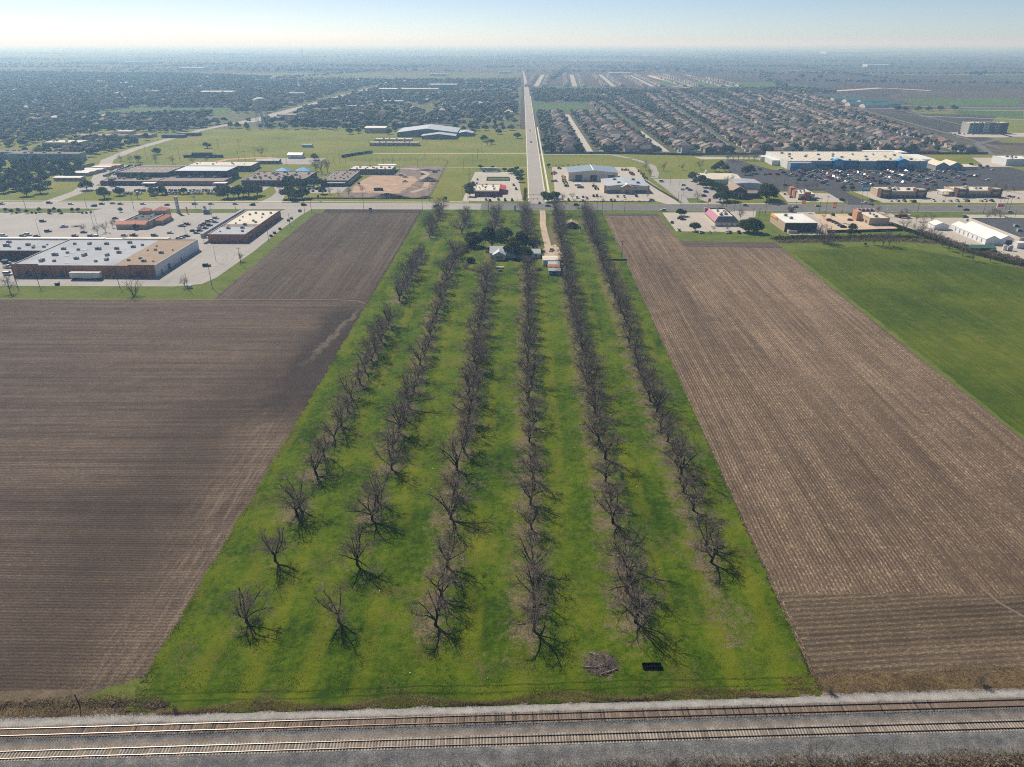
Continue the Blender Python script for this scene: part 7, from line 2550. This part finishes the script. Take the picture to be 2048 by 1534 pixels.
def wood_blobs(x, y, w_, h, rr, nb, shrink=.5):
    """clumpy crowns: nb jittered clumps for each tree"""
    n = len(x)
    tone = np.where(rr.uniform(0, 1, n) < .45, rr.uniform(.0, .5, n), rr.uniform(.62, 1.0, n))
    tone = np.where(rr.uniform(0, 1, n) < .07, .60, tone)
    V, A = [], []
    for k in range(nb):
        a = rr.uniform(0, 6.283, n)
        q = w_ * .5 * (rr.uniform(.1, .62, n) if nb > 1 else 0)
        c = np.stack([x + q * np.cos(a), y + q * np.sin(a), h * (rr.uniform(.42, .78, n) if nb > 1 else .5)], 1)
        s = np.stack([w_ * rr.uniform(.22, .36, n), w_ * rr.uniform(.22, .36, n), h * rr.uniform(.17, .28, n)], 1) * (1 if nb > 1 else 1.6)
        J = rr.uniform(.6, 1.35, (n, 12, 1))
        V.append((c[:, None, :] + ICO_V[None] * s[:, None, :] * J).reshape(-1, 3))
        A.append(np.repeat(np.clip(tone + rr.normal(0, .07, n), 0, 1), 12))
    V = np.concatenate(V)
    m = len(V) // 12
    F = (ICO_F[None] + (np.arange(m) * 12)[:, None, None]).reshape(-1, 3)
    return V, F, np.concatenate(A)


def stuff_trees(name, label, x, y, rr, nb, w0=9., w1=14., h0=7., h1=11.):
    n = len(x)
    V, F, A = wood_blobs(x, y, rr.uniform(w0, w1, n), rr.uniform(h0, h1, n), rr, nb)
    o = ob(name, mesh_np(name, V, F, WOOD, A))
    tag(o, label, None, kind='stuff')


rr = np.random.RandomState(11)
# clear ground: roads, lawns, buildings
CLEAR_SEG = [(DR, 16), ([(12, 600), (12, 2250), (4, 3600)], 20), ([G(600, 215), G(690, 190), G(745, 176)], 26), ([G(520, 240), G(560, 228), G(610, 212)], 30)]
CLEAR_BOX = [(o.location.x, o.location.y, 1.0) for o in bpy.data.objects if o.type == 'EMPTY' and o.name.split('.')[0] in ('low_building', 'distant_building', 'metal_hall', 'long_hall', 'warehouse')]
band_sheet('town_road', [G(480, 248), G(520, 240), G(560, 228), G(610, 212), G(690, 190), G(745, 176)], 16, .09, CONCR)
LAWN = [[G(130, 236), G(460, 228), G(470, 216), G(280, 214), G(150, 228)], [G(400, 246), G(520, 243), G(545, 226), G(430, 228)], [G(760, 188), G(1010, 186), G(1010, 180), G(760, 182)]]


def in_poly(x, y, P):
    ins = np.zeros(len(x), bool)
    for i in range(len(P)):
        (xa, ya), (xb, yb) = P[i], P[(i + 1) % len(P)]
        c = ((ya > y) != (yb > y)) & (x < (xb - xa) * (y - ya) / (yb - ya + 1e-9) + xa)
        ins ^= c
    return ins


def keep_clear(x, y):
    ok = np.ones(len(x), bool)
    for pts, wd in CLEAR_SEG:
        for (xa, ya), (xb, yb) in zip(pts[:-1], pts[1:]):
            dx, dy = xb - xa, yb - ya
            t = np.clip(((x - xa) * dx + (y - ya) * dy) / (dx * dx + dy * dy), 0, 1)
            ok &= np.hypot(x - xa - t * dx, y - ya - t * dy) > wd
    for bx, by, _ in CLEAR_BOX:
        ok &= ~((np.abs(x - bx) < 46) & (y > by - 34) & (y < by + 18))
    for P in LAWN:
        ok &= ~in_poly(x, y, P)
    return ok


def density(x, y, s=260., t=.35):
    v = np.sin(x / s + 1.3) * np.sin(y / (s * 1.6) + .7) + .6 * np.sin(x / (s * .37) + y / (s * .8)) + .4 * np.sin(y / (s * .3) - x / (s * .55) + 2)
    return v


TOWN = [(-3300, 1700), (-2200, 1180), (-860, 1180), (-505, 1135), (-470, 1250), (-395, 1215), (-260, 1170), (-10, 1165), (-12, 2230), (-8, 2700), (-500, 2650), (-900, 2900), (-1500, 3250), (-3300, 3300)]
N = 46000
x, y = rr.uniform(-2700, -5, N), rr.uniform(1150, 3300, N)
ok = in_poly(x, y, TOWN) & keep_clear(x, y) & (rr.uniform(0, 1, N) < np.clip(.66 + .40 * density(x, y), .05, 1.0)) & (np.abs(x + 10) < .86 * y + 140)
x, y = x[ok], y[ok]
order = np.argsort(y - np.abs(x) * .1)
x, y = x[order], y[order]
# the trees that show largest are things of their own, the rest reads as one wood
TOWN_KIND = []
for k in range(9):
    r9 = np.random.RandomState(900 + k)
    lob = []
    rk = random.Random(900 + k)
    W, H = rk.uniform(9, 13), rk.uniform(8, 11)
    for i in range(7):
        a = 6.283 * i / 7
        q = W * .5 * rk.uniform(.35, .6)
        lob.append((q * math.cos(a), q * math.sin(a), H * rk.uniform(.42, .62), W * rk.uniform(.16, .25), W * rk.uniform(.16, .25), H * rk.uniform(.17, .25)))
    lob.append((0, 0, H * .74, W * .24, W * .24, H * .2))
    V, F, A = leaf_cloud(r9, lob, 420, .62)
    tk = MB()
    tk.path([(0, 0, -.1), (.1, 0, H * .3), (0, .1, H * .55)], [.3, .22, .1], 5)
    for lo in lob[:5]:
        tk.path([(.05, 0, H * .28), lo[:3]], [.13, .04], 4)
    m = [LEAF_OAK, LEAF_OAK, LEAF_OLIVE, LEAF_RUST, LEAF_OAK, leaf_mat('leaf_grey', (.055, .05, .042), (.085, .075, .066), (.125, .11, .095)) if k == 5 else LEAF_OAK, LEAF_OLIVE, LEAF_RUST, LEAF_OAK][k]
    TOWN_KIND.append((tk.mesh('trunk', BARK2), mesh_np('crown', V, F, m, A), ['dark green', 'dark green', 'olive-green', 'rust-brown', 'dark green', 'grey-brown', 'olive-green', 'rust-brown', 'dark green'][k]))


def town_trees(pts, where, group):
    cn = {}
    for (xx, yy) in sorted(pts, key=lambda q: q[0] / max(q[1], 1)):
        k = rnd.randrange(9)
        col = TOWN_KIND[k][2]
        cn[col] = cn.get(col, 0) + 1
        put_tree('town_tree', TOWN_KIND[k], f'{col} tree, {nth(cn[col])} so coloured from left {where}', 'tree', xx, yy, rnd.uniform(.8, 1.2), rnd.uniform(0, 6.28), group)


ni = 62
edge = list(zip(x[:ni], y[:ni]))
town_trees(edge, 'along the near edge of the wooded town', 'trees along the near edge of the town')
xr, yr = x[ni:], y[ni:]
c1 = yr < 1750
stuff_trees('woodland', 'trees covering the nearer part of the town', xr[c1], yr[c1], rr, 5, 10, 16, 8, 12)
stuff_trees('woodland', 'hazy trees covering the far part of the town', xr[~c1], yr[~c1], rr, 2, 11, 18, 8, 12)
# left of the diagonal road
N = 6000
x, y = rr.uniform(-1040, -400, N), rr.uniform(640, 1180, N)
ok = keep_clear(x, y) & (x < -440 - (y - 640) * .06) & (density(x, y, 70) > -.75) & (x > -.82 * y - 80) & (x < np.where(y < 800, -.60 * y - 5, -500))
x, y = x[ok], y[ok]
pk = []
for q in zip(x, y):
    if all((q[0] - p[0]) ** 2 + (q[1] - p[1]) ** 2 > 105 for p in pk):
        pk.append(q)
pk.sort(key=lambda q: q[1])
town_trees(pk[:140], 'left of the diagonal road', 'trees left of the diagonal road')
if len(pk) > 140:
    stuff_trees('woodland', 'trees filling the left edge behind the front oaks', np.array([q[0] for q in pk[140:]]), np.array([q[1] for q in pk[140:]]), rr, 6, 9, 14, 7, 10)
# along the far edge of the mown field and beside the straight road
pk = [(-450 + i * 11 + rnd.uniform(-4, 4), 1150 + rnd.uniform(-12, 10)) for i in range(26)] + [(-150 + i * 12 + rnd.uniform(-3, 3), 1128 + rnd.uniform(-8, 8)) for i in range(12)]
town_trees(pk, 'along the back of the mown field', 'trees along the back of the mown field')
oaks_at([(968, 283, 1.1), (983, 288, .8), (998, 268), (1035, 277), (930, 268), (945, 268), (895, 262), (790, 262), (778, 268), (718, 266), (700, 268), (730, 262)], 'round the grey metal halls', 'oak', .95)
oaks_at([(975, 290, 1.0)], 'standing alone by the drive of the grey metal halls', 'bare')
# estate gardens
HX = np.array(house_xy)
N = 13000
y = rr.uniform(0, 1, N) ** .9 * 1200 + 888
x = rr.uniform(28, 720, N)
ok = (x < 550 + (y - 930) * .17) & ~((x < 150) & (y > 1440) & (y < 1700))
for sx in STREETS:
    tilt = 0.0 if sx < 200 else .075 if sx < 420 else .12
    ok &= np.abs(x - sx - (y - 900) * tilt) > 8
x, y = x[ok], y[ok]
d = np.full(len(x), 1e9)
for i in range(0, len(HX), 100):
    h = HX[i:i + 100]
    d = np.minimum(d, np.sqrt((x[:, None] - h[None, :, 0]) ** 2 + (y[:, None] - h[None, :, 1]) ** 2).min(1))
ok = d > 6.2
x, y = x[ok], y[ok]
o_ = np.argsort(y)
x, y = x[o_], y[o_]
town_trees(list(zip(x[:58], y[:58])), 'between the front houses of the estate', 'garden trees between the estate houses')
stuff_trees('garden_trees', 'garden trees scattered between the estate houses', x[58:], y[58:], rr, 3, 5.5, 9.5, 5, 8.5)
# belts beyond the estate and far tree lines
N = 2600
x, y = rr.uniform(24, 1000, N), rr.uniform(1980, 2330, N)
ok = (y < 2080 + .25 * np.abs(x - 300)) & (y > 1960 + .05 * x) & (x < 820)
stuff_trees('woodland', 'belt of trees beyond the estate', x[ok], y[ok], rr, 4)
N = 420
x, y = rr.uniform(30, 190, N), rr.uniform(1760, 1990, N)
stuff_trees('woodland', 'grove beside the straight road beyond the estate', x, y, rr, 5)
X, Y = [], []
rf = random.Random(17)
for k in range(150):
    yy = 2500 * (14 ** rf.random())
    xx = rf.uniform(-.85, .85) * yy
    if yy < 3350 and xx < 60:
        continue
    if yy < 3300 and 0 < xx < 760:
        continue
    L = rf.uniform(150, 1400) * (yy / 6000 + .5)
    a = rf.gauss(0, .12) if rf.random() < .75 else rf.gauss(1.45, .15)
    n = int(L / (7 + yy / 700))
    for i in range(n):
        t = rf.uniform(-.5, .5) * L
        X.append(xx + t * math.cos(a) + rf.gauss(0, 6))
        Y.append(yy + t * math.sin(a) + rf.gauss(0, 10 + yy / 300))
for k in range(60):
    yy = 3300 * (6 ** rf.random())
    xx = rf.uniform(-.85, .5) * yy
    for i in range(rf.randrange(30, 120)):
        X.append(xx + rf.gauss(0, 60 + yy / 50))
        Y.append(yy + rf.gauss(0, 40 + yy / 60))
stuff_trees('far_tree_line', 'tree lines and groves on the far plain', np.array(X), np.array(Y), rr, 1, 9, 16, 7, 12)
# trees round farms at the right
oaks_at([(1935, 132 + 4), (1942, 151), (1950, 150), (1958, 152), (1968, 150), (1603, 157), (1640, 158)], 'round the farms on the far right plain', 'oak', 2.0)
oaks_at([(1600, 198), (1615, 201), (1640, 200), (1655, 203), (1810, 222), (1835, 222), (1857, 222), (1880, 221), (1908, 220), (1795, 222)], 'along the pasture by the teal barns', 'oak', 1.2)
# roofs among the town trees
pts = []
rt = random.Random(9)
for k in range(1600):
    xx, yy = rt.uniform(-2300, -20), rt.uniform(1170, 3000)
    if abs(xx) < .75 * yy:
        pts.append((xx, yy, 1.1))
PT = np.array(pts)
ok = in_poly(PT[:, 0], PT[:, 1], TOWN) & keep_clear(PT[:, 0], PT[:, 1])
mass_houses('distant_houses', [p for p, k in zip(pts, ok) if k], 'roofs of the town showing between its trees', HW, HR + [ROOF_CR, HR[2], ROOF_TAN], 6)

# ------------------------------------------------------------------ haze
mb = MB()
mb.box(-44000, 44000, -1500, 44500, -1.0, 150)
hz = NT('haze_air')
hz.t.nodes.remove(hz.b)
pv = hz.n('VolumePrincipled', {'Color': (.36, .64, 1.0), 'Absorption Color': (1.0, 1.0, 1.0), 'Density': 2.05e-4, 'Anisotropy': .3})
hz.t.links.new(pv.outputs[0], hz.out.inputs['Volume'])
o = mb.build('haze', hz.m)
tag(o, 'pale blue haze over the whole plain', None, kind='stuff')
